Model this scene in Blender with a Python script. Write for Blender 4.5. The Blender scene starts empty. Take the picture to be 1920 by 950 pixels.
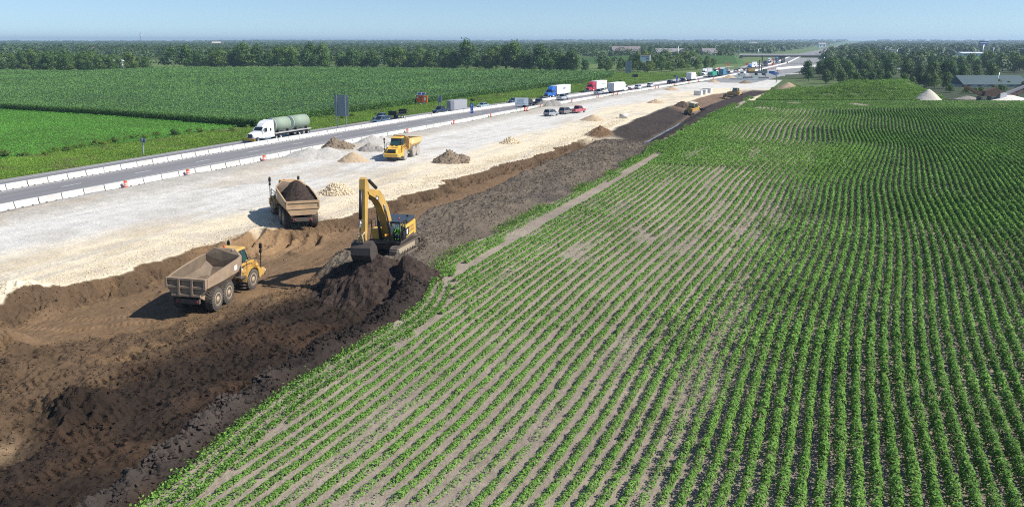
import bpy, math, random
import numpy as np
from mathutils import Vector, Matrix

scene = bpy.context.scene
COL = scene.collection
random.seed(7)
RNG = np.random.default_rng(11)
R = math.radians

# ---------------------------------------------------------------- camera, sky, sun, exposure
CAM_H = 19.2
PITCH = R(12.152)
YAW = R(21.357)
FOC = 1500.0                                   # focal length in pixels of a 1920 wide frame
cam = bpy.data.cameras.new('camera')
camo = bpy.data.objects.new('camera', cam)
COL.objects.link(camo)
cam.sensor_width = 36.0
cam.lens = 36.0 * FOC / 1920.0
cam.shift_y = -75.0 / 1920.0
cam.clip_start = 0.5
cam.clip_end = 30000
camo.location = (0, 0, CAM_H)
camo.rotation_euler = (R(90) - PITCH, 0, YAW)
scene.camera = camo

SUN_EL = R(43)
SUN_DIR = Vector((0.972, 0.16, 0)).normalized()   # horizontal direction towards the sun
world = bpy.data.worlds.new('World')
scene.world = world
world.use_nodes = True
wn = world.node_tree
bg = wn.nodes['Background']
sky = wn.nodes.new('ShaderNodeTexSky')
sky.sky_type = 'NISHITA'
sky.sun_disc = False
sky.sun_elevation = SUN_EL
sky.sun_rotation = math.atan2(SUN_DIR.x, SUN_DIR.y)
sky.altitude = 300
sky.air_density = 1.0
sky.dust_density = 0.2
sky.ozone_density = 4.5
tc = wn.nodes.new('ShaderNodeTexCoord')
va = wn.nodes.new('ShaderNodeVectorMath'); va.operation = 'ADD'; va.inputs[1].default_value = (0, 0, 0.055)
wn.links.new(tc.outputs['Generated'], va.inputs[0]); wn.links.new(va.outputs[0], sky.inputs['Vector'])
wn.links.new(sky.outputs['Color'], bg.inputs['Color'])
bg.inputs['Strength'].default_value = 0.098
sl = bpy.data.lights.new('sun', 'SUN')
slo = bpy.data.objects.new('sun', sl)
COL.objects.link(slo)
sl.energy = 5.0
sl.angle = R(0.53)
sl.color = (1.0, 0.955, 0.89)
sv = Vector((SUN_DIR.x * math.cos(SUN_EL), SUN_DIR.y * math.cos(SUN_EL), math.sin(SUN_EL)))
slo.rotation_euler = sv.to_track_quat('Z', 'Y').to_euler()
slo.location = (40, 0, 80)
scene.view_settings.view_transform = 'Standard'
scene.view_settings.look = 'None'
scene.view_settings.gamma = 1.0
scene.view_settings.exposure = 0.48
scene.cycles.volume_bounces = 0
scene.cycles.max_bounces = 6
scene.cycles.pixel_filter_type = 'BLACKMAN_HARRIS'
scene.cycles.filter_width = 1.1
scene.cycles.use_denoising = False
scene.cycles.transparent_max_bounces = 12
scene.cycles.volume_step_rate = 4.0


def ground_at(px, py, z=0.0):
    """world x, y of the spot on level z that was surveyed at photo pixel px, py"""
    a = (px - 960) / FOC
    b = (400 - py) / FOC
    cp, sp = math.cos(PITCH), math.sin(PITCH)
    t = (z - CAM_H) / (-sp + b * cp)
    d = (cp + b * sp) * t
    r = a * t
    return (r * math.cos(YAW) - d * math.sin(YAW), d * math.cos(YAW) + r * math.sin(YAW))



def to_pixel(x, y, z=0.0):
    r = x * math.cos(YAW) + y * math.sin(YAW); d = -x * math.sin(YAW) + y * math.cos(YAW); z = z - CAM_H
    dep = d * math.cos(PITCH) - z * math.sin(PITCH); up = d * math.sin(PITCH) + z * math.cos(PITCH)
    return 960 + FOC * r / dep, 400 - FOC * up / dep


# ---------------------------------------------------------------- noise
def _hash(ix, iy, seed):
    n = (ix.astype(np.int64) * 374761393 + iy.astype(np.int64) * 668265263 + seed * 982451653) & 0xffffffff
    n = ((n ^ (n >> 13)) * 1274126177) & 0xffffffff
    n = ((n ^ (n >> 16)) * 2246822519) & 0xffffffff
    return ((n ^ (n >> 15)) & 0xffff) / 65535.0


def vnoise(x, y, seed=0):
    x = np.asarray(x, float); y = np.asarray(y, float)
    x, y = np.broadcast_arrays(x, y)
    ix = np.floor(x); iy = np.floor(y)
    fx = x - ix; fy = y - iy
    fx = fx * fx * (3 - 2 * fx); fy = fy * fy * (3 - 2 * fy)
    a = _hash(ix, iy, seed); b = _hash(ix + 1, iy, seed)
    c = _hash(ix, iy + 1, seed); d = _hash(ix + 1, iy + 1, seed)
    return (a + (b - a) * fx) * (1 - fy) + (c + (d - c) * fx) * fy


def fbm(x, y, s, octv=4, seed=0, gain=0.5):
    """about -1 .. 1; s = size in metres of the largest lump"""
    x = np.asarray(x, float) / s; y = np.asarray(y, float) / s
    t = 0; amp = 1; tot = 0
    for o in range(octv):
        t = t + amp * (vnoise(x, y, seed + o * 17) * 2 - 1)
        tot += amp; amp *= gain
        x = x * 2.03 + 5.1; y = y * 2.03 - 3.7
    return t / tot


def sstep(a, b, x):
    t = np.clip((x - a) / (b - a), 0, 1)
    return t * t * (3 - 2 * t)


# ---------------------------------------------------------------- mesh helpers
def setp(o, **k):
    for a, b in k.items():
        if b is not None:
            o[a] = b
    return o


def link(name, me, parent=None, mats=()):
    for m in mats:
        me.materials.append(m)
    o = bpy.data.objects.new(name, me)
    COL.objects.link(o)
    if parent:
        o.parent = parent
    return o


def np_mesh(name, V, F, smooth=False, mi=None):
    """V n x 3, F m x k (all faces the same number of corners)"""
    V = np.ascontiguousarray(V, dtype=np.float32); F = np.ascontiguousarray(F, dtype=np.int32)
    me = bpy.data.meshes.new(name)
    m, k = F.shape
    me.vertices.add(len(V)); me.vertices.foreach_set('co', V.ravel())
    me.loops.add(m * k); me.loops.foreach_set('vertex_index', F.ravel())
    me.polygons.add(m); me.polygons.foreach_set('loop_start', np.arange(m, dtype=np.int32) * k)
    me.polygons.foreach_set('use_smooth', np.full(m, bool(smooth)))
    if mi is not None:
        me.polygons.foreach_set('material_index', np.ascontiguousarray(mi, dtype=np.int32))
    me.update(calc_edges=True)
    return me


def leaf_mesh(name, P, N, size, aspect=0.62, smooth=False):
    """one rhombic leaf per point; N normals, size scalar or per point"""
    n = len(P)
    N = N / (np.linalg.norm(N, axis=1, keepdims=True) + 1e-9)
    rnd = RNG.normal(size=(n, 3))
    T = np.cross(N, rnd); T /= (np.linalg.norm(T, axis=1, keepdims=True) + 1e-9)
    B = np.cross(N, T)
    s = (np.ones(n) * size)[:, None] * RNG.uniform(0.7, 1.25, (n, 1))
    V = np.empty((n, 4, 3))
    V[:, 0] = P - T * s * 0.5
    V[:, 1] = P - B * s * 0.5 * aspect + N * s * 0.08
    V[:, 2] = P + T * s * 0.5
    V[:, 3] = P + B * s * 0.5 * aspect + N * s * 0.08
    return np_mesh(name, V.reshape(-1, 3), np.arange(n * 4).reshape(-1, 4), smooth)


class MB:
    """collects simple shapes into ONE mesh"""
    def __init__(self):
        self.v = []; self.f = []; self.m = []; self.s = []

    def add(self, vs, fs, m=0, smooth=False, M=None):
        o = len(self.v)
        for p in vs:
            p = Vector(p)
            self.v.append(tuple(M @ p) if M is not None else tuple(p))
        for f in fs:
            self.f.append([i + o for i in f]); self.m.append(m); self.s.append(smooth)
        return self

    def box(self, x0, x1, y0, y1, z0, z1, m=0, M=None):
        v = [(x0, y0, z0), (x1, y0, z0), (x1, y1, z0), (x0, y1, z0), (x0, y0, z1), (x1, y0, z1), (x1, y1, z1), (x0, y1, z1)]
        f = [(3, 2, 1, 0), (4, 5, 6, 7), (0, 1, 5, 4), (1, 2, 6, 5), (2, 3, 7, 6), (3, 0, 4, 7)]
        return self.add(v, f, m, M=M)

    def prism(self, prof, x0, x1, m=0, axis='x', M=None):
        """prof = closed list of (a, b), extruded from x0 to x1 (axis x: a=y, b=z; axis y: a=x, b=z; axis z: a=x, b=y)"""
        n = len(prof)
        def p(a, b, t):
            return (t, a, b) if axis == 'x' else (a, t, b) if axis == 'y' else (a, b, t)
        v = [p(a, b, x0) for a, b in prof] + [p(a, b, x1) for a, b in prof]
        f = [(i, (i + 1) % n, n + (i + 1) % n, n + i) for i in range(n)] + [tuple(range(n))[::-1], tuple(range(n, 2 * n))]
        return self.add(v, f, m, M=M)

    def loft(self, rings, m=0, caps=True, smooth=False, M=None, closed=True):
        n = len(rings[0]); v = [p for r in rings for p in r]; f = []
        for k in range(len(rings) - 1):
            for i in range(n if closed else n - 1):
                j = (i + 1) % n
                f.append((k * n + i, k * n + j, (k + 1) * n + j, (k + 1) * n + i))
        if caps:
            f.append(tuple(range(n))[::-1]); f.append(tuple((len(rings) - 1) * n + i for i in range(n)))
        return self.add(v, f, m, smooth, M)

    def tube(self, p0, p1, r0, r1=None, n=10, m=0, caps=True, smooth=True, M=None):
        r1 = r0 if r1 is None else r1
        p0 = Vector(p0); p1 = Vector(p1); d = (p1 - p0).normalized()
        u = d.orthogonal().normalized(); w = d.cross(u)
        rings = [[tuple(c + u * r * math.cos(2 * math.pi * i / n) + w * r * math.sin(2 * math.pi * i / n)) for i in range(n)]
                 for c, r in ((p0, r0), (p1, r1))]
        o = len(self.f)
        self.loft(rings, m, caps, smooth, M)
        if caps:
            self.s[-1] = False; self.s[-2] = False
        return self

    def lathe(self, prof, c=(0, 0, 0), axis='x', n=20, m=0, smooth=True, M=None):
        """prof = list of (t along axis, radius)"""
        rings = []
        for t, r in prof:
            ring = []
            for i in range(n):
                a = 2 * math.pi * i / n
                q = (t, r * math.cos(a), r * math.sin(a)) if axis == 'x' else (r * math.cos(a), r * math.sin(a), t) if axis == 'z' else (r * math.sin(a), t, r * math.cos(a))
                ring.append((c[0] + q[0], c[1] + q[1], c[2] + q[2]))
            rings.append(ring)
        return self.loft(rings, m, True, smooth, M)

    def blob(self, c, r, m=0, jit=0.12, sub=1, flat=1.0, seed=0):
        rr = random.Random(seed)
        import bmesh
        bm = bmesh.new(); bmesh.ops.create_icosphere(bm, subdivisions=sub + 1, radius=1)
        vs = [(c[0] + v.co.x * r * (1 + rr.uniform(-jit, jit)), c[1] + v.co.y * r * (1 + rr.uniform(-jit, jit)), c[2] + v.co.z * r * flat * (1 + rr.uniform(-jit, jit))) for v in bm.verts]
        fs = [[v.index for v in f.verts] for f in bm.faces]
        bm.free()
        return self.add(vs, fs, m, True)

    def build(self, name, mats, parent=None, bevel=0.0):
        me = bpy.data.meshes.new(name)
        me.from_pydata(self.v, [], self.f)
        me.polygons.foreach_set('material_index', self.m)
        me.polygons.foreach_set('use_smooth', self.s)
        me.update()
        if not isinstance(mats, (list, tuple)):
            mats = [mats]
        o = link(name, me, parent, mats)
        if bevel:
            b = o.modifiers.new('bevel', 'BEVEL'); b.width = bevel; b.segments = 2; b.limit_method = 'ANGLE'; b.angle_limit = R(40)
        return o


def thing(name, label, cat, loc=(0, 0, 0), rotz=0.0, group=None, scale=1.0):
    o = bpy.data.objects.new(name, None)
    COL.objects.link(o)
    o.empty_display_size = 0.3
    o.location = loc; o.rotation_euler = (0, 0, rotz)
    if scale != 1.0:
        o.scale = (scale,) * 3
    return setp(o, label=label, category=cat, group=group)


def tag(o, label, cat, group=None):
    return setp(o, label=label, category=cat, group=group)


def copy_tree(o, parent=None):
    c = o.copy(); COL.objects.link(c); c.parent = parent
    for ch in list(o.children):
        copy_tree(ch, c)
    return c


def face(hx, hy):
    return math.atan2(-hx, hy)


# ---------------------------------------------------------------- materials
def _mat(name):
    m = bpy.data.materials.new(name); m.use_nodes = True
    nt = m.node_tree; b = nt.nodes['Principled BSDF']
    return m, nt, b


def _mix(nt, fac, a, b, mode='MIX'):
    n = nt.nodes.new('ShaderNodeMix'); n.data_type = 'RGBA'; n.blend_type = mode
    for s, v in ((0, fac), (6, a), (7, b)):
        if hasattr(v, 'default_value') or hasattr(v, 'is_output'):
            nt.links.new(v, n.inputs[s])
        else:
            n.inputs[s].default_value = v if s == 0 else (*v[:3], 1)
    return n.outputs[2]


def _noise(nt, scale, detail=4, vec=None, rough=0.55):
    n = nt.nodes.new('ShaderNodeTexNoise'); n.inputs['Scale'].default_value = scale
    n.inputs['Detail'].default_value = detail; n.inputs['Roughness'].default_value = rough
    if vec is not None:
        nt.links.new(vec, n.inputs['Vector'])
    return n.outputs[0]


def _ramp(nt, fac, stops):
    n = nt.nodes.new('ShaderNodeValToRGB')
    e = n.color_ramp.elements
    while len(e) < len(stops):
        e.new(0.5)
    for i, (p, c) in enumerate(stops):
        e[i].position = p; e[i].color = (c, c, c, 1) if isinstance(c, (int, float)) else (*c[:3], 1)
    nt.links.new(fac, n.inputs[0])
    return n.outputs[0]


def _coord(nt, which='Object'):
    return nt.nodes.new('ShaderNodeTexCoord').outputs[which]


_MATS = {}


def M(name, rgb, rough=0.6, metal=0.0, var=0.12, scale=5.0, dust=0.0, coat=0.0, bump=0.0, dustcol=(0.36, 0.28, 0.19), spec=0.5):
    if name in _MATS:
        return _MATS[name]
    m, nt, b = _mat(name)
    co = _coord(nt)
    n = _noise(nt, scale, 5, co)
    v = _ramp(nt, n, [(0.3, 1 - var), (0.7, 1.0)])
    c = _mix(nt, 1.0, rgb, v, 'MULTIPLY')
    if dust:
        n2 = _noise(nt, scale * 0.45, 6, co, 0.7)
        f = _ramp(nt, n2, [(0.42 - 0.25 * dust, dust * 0.25), (0.75 - 0.2 * dust, min(1, dust * 1.25))])
        c = _mix(nt, f, c, dustcol)
    nt.links.new(c, b.inputs['Base Color'])
    b.inputs['Roughness'].default_value = min(1, rough + 0.35 * dust)
    b.inputs['Metallic'].default_value = metal * (1 - dust)
    b.inputs['Coat Weight'].default_value = coat
    b.inputs['Specular IOR Level'].default_value = spec
    if bump:
        bn = nt.nodes.new('ShaderNodeBump'); bn.inputs['Strength'].default_value = bump; bn.inputs['Distance'].default_value = 0.03
        nt.links.new(_noise(nt, scale * 4, 5, co), bn.inputs['Height']); nt.links.new(bn.outputs[0], b.inputs['Normal'])
    _MATS[name] = m
    return m


def leaf_mat(name, dark, light, big=0.04, trans=0.3, rough=0.55, patch=None, spec=0.35):
    m, nt, b = _mat(name)
    g = nt.nodes.new('ShaderNodeNewGeometry')
    c = _mix(nt, g.outputs['Random Per Island'], dark, light)
    n = _noise(nt, big, 4, g.outputs['Position'])
    v = _ramp(nt, n, [(0.3, 0.72), (0.7, 1.15)])
    c = _mix(nt, 1.0, c, v, 'MULTIPLY')
    if patch:
        c = _mix(nt, _ramp(nt, _noise(nt, big * 2.3, 3, g.outputs['Position']), [(0.5, 0.0), (0.68, 0.7)]), c, patch)
    oi = nt.nodes.new('ShaderNodeObjectInfo')
    v2 = _ramp(nt, oi.outputs['Random'], [(0.0, (0.78, 0.82, 0.85)), (0.5, (1, 1, 1)), (1.0, (1.25, 1.12, 0.8))])
    c = _mix(nt, 1.0, c, v2, 'MULTIPLY')
    nt.links.new(c, b.inputs['Base Color'])
    b.inputs['Roughness'].default_value = rough
    b.inputs['Specular IOR Level'].default_value = spec
    if trans:
        t = nt.nodes.new('ShaderNodeBsdfTranslucent'); nt.links.new(c, t.inputs[0])
        mx = nt.nodes.new('ShaderNodeMixShader'); mx.inputs[0].default_value = trans
        nt.links.new(b.outputs[0], mx.inputs[1]); nt.links.new(t.outputs[0], mx.inputs[2])
        nt.links.new(mx.outputs[0], nt.nodes['Material Output'].inputs[0])
    return m

# ================================================================ THE LIE OF THE LAND
# everything runs along +Y (the motorway); lines are x as a function of y
def curve(pts):
    ys = np.array([p[0] for p in pts], float); xs = np.array([p[1] for p in pts], float)
    yy = np.arange(-300, 9000, 1.0); xx = np.interp(yy, ys, xs)
    k = np.ones(9) / 9.0
    xp = np.pad(xx, 4, mode='edge'); xx = np.convolve(xp, k, 'valid')
    return lambda y: np.interp(y, yy, xx)


BAR_A = curve([(0, -99.6), (71, -99.6), (119, -98.6), (150, -96.8), (183, -94.8), (209, -91.4), (238, -87.4), (284, -81.6), (343, -75.0), (448, -62.5), (560, -54), (760, -46), (1021, -46.5), (1790, -20), (2485, 0), (4067, 70), (9000, 400)])
BAR_B = curve([(0, -87.9), (62, -87.7), (76, -87.0), (97, -85.6), (138, -83.9), (176, -81.2), (221, -78.6), (260, -74.6), (288, -71.3), (327, -66.6), (387, -59.8), (437, -54.0), (560, -44), (760, -35), (1021, -35), (1790, -8), (2485, 12), (4067, 82), (9000, 412)])
CREAM = curve([(0, -58), (40, -57), (51, -54.5), (60, -55.3), (66, -54.6), (69, -52.4), (72.5, -49.9), (80, -50.2), (87, -49.8), (102, -49), (129, -46.8), (165, -44.6), (200, -45.6), (240, -46), (253, -44.5), (300, -41.5), (330, -36), (380, -30), (430, -25), (9000, -25)])
LANE_R = curve([(0, -54), (36, -51.3), (42, -44.6), (50, -42.2), (59.5, -41.2), (67, -41), (80, -41.6), (86, -41.4), (117, -42), (144, -41.4), (160, -42), (9000, -42)])
FIELD = curve([(0, -25.2), (22, -25.4), (33, -27.2), (40, -26.9), (51, -26.6), (57, -29.6), (62, -31.2), (78, -30.5), (104, -29.6), (129, -28.9), (152, -29.6), (200, -28.4), (285, -24.5), (330, -20), (9000, -20)])
FIELD_TOP = lambda x: 274.6 + (x + 18.7) * 0.39


def mound(x, y, cx, cy, rx, ry, h, sharp=1.0):
    d = np.sqrt(((x - cx) / rx) ** 2 + ((y - cy) / ry) ** 2)
    return h * np.clip(1 - d, 0, None) ** sharp if sharp != 1.0 else h * np.clip(1 - d, 0, None)


TRACKS = [  # tread prints: polyline, width, pitch
    ([(-37.0, 22), (-35.0, 33), (-33.4, 47)], 0.7), ([(-34.4, 22), (-32.4, 33), (-31.2, 47)], 0.7),
    ([(-45, 30), (-41.5, 40), (-37, 52)], 0.7), ([(-42.6, 29), (-39, 39), (-34.6, 51)], 0.7),
    ([(-40, 34), (-36, 38), (-30.5, 45)], 0.6), ([(-56, 40.5), (-50, 42.5), (-46, 47), (-43.8, 56), (-43.6, 75), (-44, 100)], 0.8),
    ([(-56, 38.5), (-50, 40), (-44.5, 45.4), (-41.9, 54)], 0.8),
]


RUTS = [[(-51.3, 67.2), (-50.2, 65.0), (-49.6, 61.5)], [(-49.3, 69.2), (-47.9, 66.6), (-47.5, 63.6)], [(-53.6, 65.5), (-52.6, 62.0), (-52.8, 59.5)]]
PADS = [(-45.0, 48.9, -1.25, 3.2, 6.2, 14.4), (-53.7, 71.7, -0.28, 3.0, 4.8, 46.3), (-66.0, 117.8, 0.02, 3, 6, 8), (-36.45, 62.7, 0.10, 3.2, 4.2, 0)]


def seg_dist(x, y, pts):
    best = np.full(x.shape, 1e9); along = np.zeros(x.shape); acc = 0
    for (ax, ay), (bx, by) in zip(pts[:-1], pts[1:]):
        L = math.hypot(bx - ax, by - ay)
        t = np.clip(((x - ax) * (bx - ax) + (y - ay) * (by - ay)) / L ** 2, 0, 1)
        d = np.hypot(x - ax - t * (bx - ax), y - ay - t * (by - ay))
        m = d < best
        best = np.where(m, d, best); along = np.where(m, acc + t * L, along); acc += L
    return best, along


def row_shift(k, y):
    """sideways drift of the soybean rows with distance"""
    e = np.interp(y, [0, 110, 160, 190, 300], [0, 1.2, 3.4, 3.6, 6.0])
    mid = np.interp(y, [0, 120, 165, 195, 300], [0, 6.2, 10.0, 10.3, 13.2])
    r = (y - 30) * .048 + 1.6
    w1 = sstep(-28, -8, k); w2 = sstep(-4, 12, k)
    b = e * (1 - w1) + mid * w1
    b = b * (1 - w2) + r * w2
    return b + 0.28 * np.sin(y / 11.0 + k * 0.05) * sstep(0, 60, y) + 0.5 * fbm(y * 0 + k * .2, y, 26, 2, 5)


def land(x, y, want_col=False):
    x = np.asarray(x, float); y = np.asarray(y, float)
    A = BAR_A(y); B = BAR_B(y)
    n_big = fbm(x, y, 9, 4, 1); n_mid = fbm(x, y, 2.2, 4, 2); n_fine = fbm(x, y, 0.7, 3, 3)
    site = sstep(20, 24, y + 4) * 1.0
    far = sstep(330, 345, y)
    C = CREAM(y) + fbm(x * .3, y, 5, 3, 9) * 1.2 + np.where((y > 34) & (y < 158), 1.9 * (0.28 - np.abs(fbm(x * 0.15, y, 4.2, 4, 8, 0.6))) * sstep(34, 40, y), 0)
    Lr = LANE_R(y) + fbm(x * .4, y, 6, 3, 10) * 0.5
    Fe = FIELD(y) + fbm(x * .4, y, 2.5, 3, 12) * 0.35
    h = np.zeros(x.shape)
    # --- cut: lane and, nearer than the digger, the whole pit
    near = 1 - sstep(55, 61, y + 2.0 * vnoise(x * .4, y * .4, 4))
    bank_w = 1.5 + 2.6 * np.exp(-((y - 63) / 7.5) ** 2)
    in_cut = sstep(0, 1, (x - C) / bank_w)
    lane_end = 1 - sstep(150, 163, y)
    depth = 1.3 + 0.2 * near
    out_r = np.where(near > 0.5, sstep(0, 1, (x - (Fe - 3.4)) / 1.5), sstep(0, 1, (x - Lr) / 1.4))
    out_r = sstep(0, 1, (x - (Fe - 3.2)) / 1.6) * near + sstep(0, 1, (x - Lr) / 1.4) * (1 - near)
    cut = in_cut * (1 - out_r) * lane_end
    h -= depth * cut
    # spoil berm beside the field
    berm = sstep(0, 1, (x - Lr) / 2.2) * (1 - sstep(-3.5, -0.3, x - Fe)) * (1 - near) * (1 - sstep(146, 158, y))
    h += berm * (0.70 + 0.5 * n_big)
    wind = np.exp(-((x - Fe + 1.7) / 1.15) ** 2) * near
    h += wind * (0.55 + 0.5 * n_big)
    # --- dark embankment beyond
    D0 = CREAM(y) + 0.8 + fbm(x * .3, y, 9, 3, 13) * 0.9
    emb = sstep(0, 1.2, x - D0) * (1 - sstep(-0.4, 0.6, x - Fe)) * sstep(152, 164, y + (x + 38) * 0.9) * (1 - sstep(322, 345, y))
    stream = -34.4 - np.clip((y - 200) / 50, 0, 1) * 2.2 + np.clip((y - 255) / 60, 0, 1) * 5
    dip = np.clip(1 - np.abs(x - stream) / np.where(x < stream, 9.5, 4.0), 0, 1)
    h += emb * (0.25 - 1.75 * dip)
    # --- the heaps that belong to the dug ground
    cl = np.abs(fbm(x, y, 1.3, 4, 21, 0.6))
    rough_heaps = (mound(x, y, -38.2, 29.8, 3.6, 2.8, 1.5) + mound(x, y, -36.6, 30.6, 1.6, 1.3, .7) + mound(x, y, -41.5, 26.5, 3.5, 2.4, .9) + mound(x, y, -52.0, 35.2, 3.2, 2.6, 1.5)
                   + mound(x, y, -57.5, 41.5, 3.8, 3.0, 1.0) + mound(x, y, -47.5, 33, 3.5, 2.6, .7) + mound(x, y, -44.2, 164, 3.0, 5.0, 1.5)
                   + mound(x, y, -40.8, 77, 1.6, 10, .35))
    h += rough_heaps * (1 + 0.35 * n_mid + .9 * (0.3 - cl))
    # clay ramp under the loaded truck with its two deep ruts
    ms = (x > -56) & (x < -43) & (y > 55) & (y < 75)
    if ms.any():
        dr = np.full(x.shape, 9.0)
        for pts in RUTS:
            d_, al_ = seg_dist(x[ms], y[ms], pts); dr[ms] = np.minimum(dr[ms], d_)
        h -= 1.25 * np.exp(-(dr / 0.42) ** 4) * (0.6 + 0.4 * n_mid)
        h += 0.25 * np.exp(-((dr - .75) / 0.35) ** 2)
    # loose roughness
    dug = np.clip(cut + wind + emb * .5 + berm * .75, 0, 1) * (1 - far)
    laneband = cut * (1 - near * sstep(0, 1, (x - Lr + 0.5) / 1.5))
    smooth_lane = np.clip(laneband * sstep(1.2, 2.6, x - C), 0, 1) * 0.8
    cl = np.abs(fbm(x, y, 1.3, 4, 21, 0.6))
    n_x = fbm(x, y, 0.42, 2, 33)
    xr_ = x * .985 + y * .174; yr_ = -x * .174 + y * .985
    drag = 0.3 - np.abs(fbm(xr_ * 1.0, yr_ * .33, 0.9, 3, 34, .6))
    h += dug * (1 - smooth_lane) * .22 * drag
    h += dug * (1 - smooth_lane) * (0.26 * n_mid + 0.42 * (0.3 - cl) + 0.16 * n_fine + 0.09 * n_x) * (1 + .9 * wind) + dug * smooth_lane * .025 * n_x
    h += 0.035 * n_mid * (1 - dug)
    bankband = np.clip(in_cut * (1 - sstep(1.0, 1.25, (x - C) / bank_w)), 0, 1) * lane_end
    h += bankband * (0.6 * (0.3 - cl) + 0.12 * n_x)
    for pts, w in TRACKS:
        x0 = min(p[0] for p in pts) - 1.5; x1 = max(p[0] for p in pts) + 1.5; y0 = min(p[1] for p in pts) - 1.5; y1 = max(p[1] for p in pts) + 1.5
        ms = (x > x0) & (x < x1) & (y > y0) & (y < y1)
        if not ms.any():
            continue
        d, al = seg_dist(x[ms], y[ms], pts)
        band = (1 - sstep(w * .38, w * .55, d)) * (0.55 + 0.45 * vnoise(x[ms] * .35, y[ms] * .35, 31))
        h[ms] += band * ((-0.07 + 0.036 * np.sign(np.sin(al * 2 * math.pi / 0.42))) if w > .75 else (-0.10 + 0.085 * np.sign(np.sin(al * 2 * math.pi / 0.46))))
    for px_, py_, pz_, wx_, wy_, a_ in PADS:
        ms = (np.abs(x - px_) < 9) & (np.abs(y - py_) < 9)
        if ms.any():
            ca_, sa_ = math.cos(R(a_)), math.sin(R(a_)); dx_ = x[ms] - px_; dy_ = y[ms] - py_
            q = np.hypot((dx_ * ca_ + dy_ * sa_) / wx_, (-dx_ * sa_ + dy_ * ca_) / wy_)
            w_ = 1 - sstep(.62, 1.0, q)
            h[ms] = h[ms] * (1 - w_) + (pz_ + .05 * n_fine[ms]) * w_
    # --- gravel apron by the barrier and ridges on the stone surface
    apron = sstep(0.6, 1.4, x - B) * (1 - sstep(4.0, 9.5, x - B)) * (1 - far)
    h += apron * (0.35 + 0.25 * n_big)
    h += sstep(1.0, 6.0, x - B) * (1 - in_cut) * (1 - far) * 0.05 * n_big
    
    # cross ridges of stone at the rim of the cut
    rim = np.exp(-((x - C + 1.6) / 1.3) ** 2) * (1 - far) * (y < 150)
    h += rim * (0.05 * np.abs(n_mid) + 0.06 * np.abs(n_fine))
    # --- verge, fields
    verge = sstep(8.2, 10.5, A - x) * (1 - far)
    h -= verge * 0.25 * (1 - sstep(14, 24, A - x))
    grassy = sstep(8.2, 8.8, A - x)
    # --- grass mound beyond the field
    gx = (x - 4) * 0.93
    my = y - FIELD_TOP(x)
    mh = np.interp(x, [-22, -14, -4, 6, 22, 27, 33.5, 36], [0, 1.2, 1.8, 4.6, 5.3, 4.9, 0.4, 0])
    prof = sstep(9, 24, my) * (1 - sstep(34, 60, my)) * (y > 250)
    h += mh * prof * (1 + 0.10 * fbm(x, y, 5, 3, 40))
    h += np.clip(mound(x, y, -14.5, 333, 7, 9, 3.6), 0, None)
    # --- rising country far away
    d = np.hypot(x, y)
    h += sstep(1500, 4200, d) * (3 + 6 * fbm(x, y, 900, 3, 50)) + sstep(3200, 5600, d) * (10 + 10 * fbm(x, y, 1500, 3, 51))
    if not want_col:
        return h
    # ------------------------------------------------ what the ground is made of
    col = np.zeros(x.shape + (3,))
    def lay(w, c, v=0.12, nz=None):
        nonlocal col
        nn = n_mid if nz is None else nz
        c = np.array(c)[None, :] * (1 + v * nn)[:, None]
        col = col * (1 - w[:, None]) + c * w[:, None]
    one = np.ones(x.shape)
    lay(one, (0.055, 0.075, 0.03), 0.25)                                   # country: grass
    # worksite
    onsite = (x > B) & (x < 0) & (y < 430)
    lay(onsite * 1.0, (0.60, 0.578, 0.525), 0.08)                            # pale grey crushed stone
    cream = sstep(-15.5, -9.5, x - C + 5.0 * fbm(x, y, 16, 3, 60)) * onsite * (y < 345)
    lay(cream, (0.70, 0.60, 0.43), 0.10)
    lay(np.clip(apron * 1.2, 0, 1) * onsite, (0.43, 0.40, 0.345), 0.14)
    grit = sstep(0.15, 0.5, fbm(x, y, 7, 4, 61)) * onsite * 0.5
    lay(grit, (0.42, 0.385, 0.33), 0.1)
    stain = sstep(0.28, 0.55, fbm(x * .5, y * .18, 3.0, 4, 62)) * onsite * 0.45
    lay(stain, (0.44, 0.36, 0.25), 0.1)
    ruts_ = sstep(.15, .5, fbm(x * 1.6, y * .045, 1.6, 3, 72)) * onsite * .38
    lay(ruts_, (0.44, 0.42, 0.385), 0.08)
    for pl in ([(-67, 112), (-63.5, 96), (-58.5, 82), (-56, 76)], [(-64, 20), (-64.5, 60), (-66.5, 110), (-64, 160), (-58, 240), (-48, 330)], [(-73, 20), (-73, 90), (-71.5, 140), (-66, 200), (-58, 300)], [(-60, 30), (-62, 70), (-60, 120), (-56, 170), (-51, 240)], [(-80, 60), (-74, 90), (-66, 125), (-60, 160)]):
        for dxo in (-1.15, 1.15):
            ms = onsite & (y > 15) & (y < 340)
            d_, al_ = seg_dist(x[ms] - dxo - .35 * fbm(x[ms] * 0, y[ms], 14, 2, 73), y[ms], pl)
            w_ = np.zeros(x.shape); w_[ms] = np.exp(-(d_ / .42) ** 2) * (.25 + .75 * vnoise(x[ms] * .05, al_ * .12, 74))
            lay(w_ * .5, (0.455, 0.42, 0.36), 0.06)
    lay((x - B < 1.6) * (x > B) * (y < 450) * 1.0, (0.15, 0.145, 0.14), 0.1)      # shoulder strip outside barrier
    weeds = sstep(0.1, 0.35, fbm(x, y, 6, 3, 63)) * np.exp(-((x - B - 1.1) / .7) ** 2) * onsite * (y > 130)
    lay(weeds * 0.8, (0.10, 0.14, 0.05), 0.3)
    lay(rim * 0.55 * onsite, (0.50, 0.43, 0.33), 0.12)
    # cut
    dm = sstep(0.02, 0.10, in_cut + .03 * n_mid) * lane_end * (x < Fe) * (1 - out_r * (1 - near))
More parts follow.
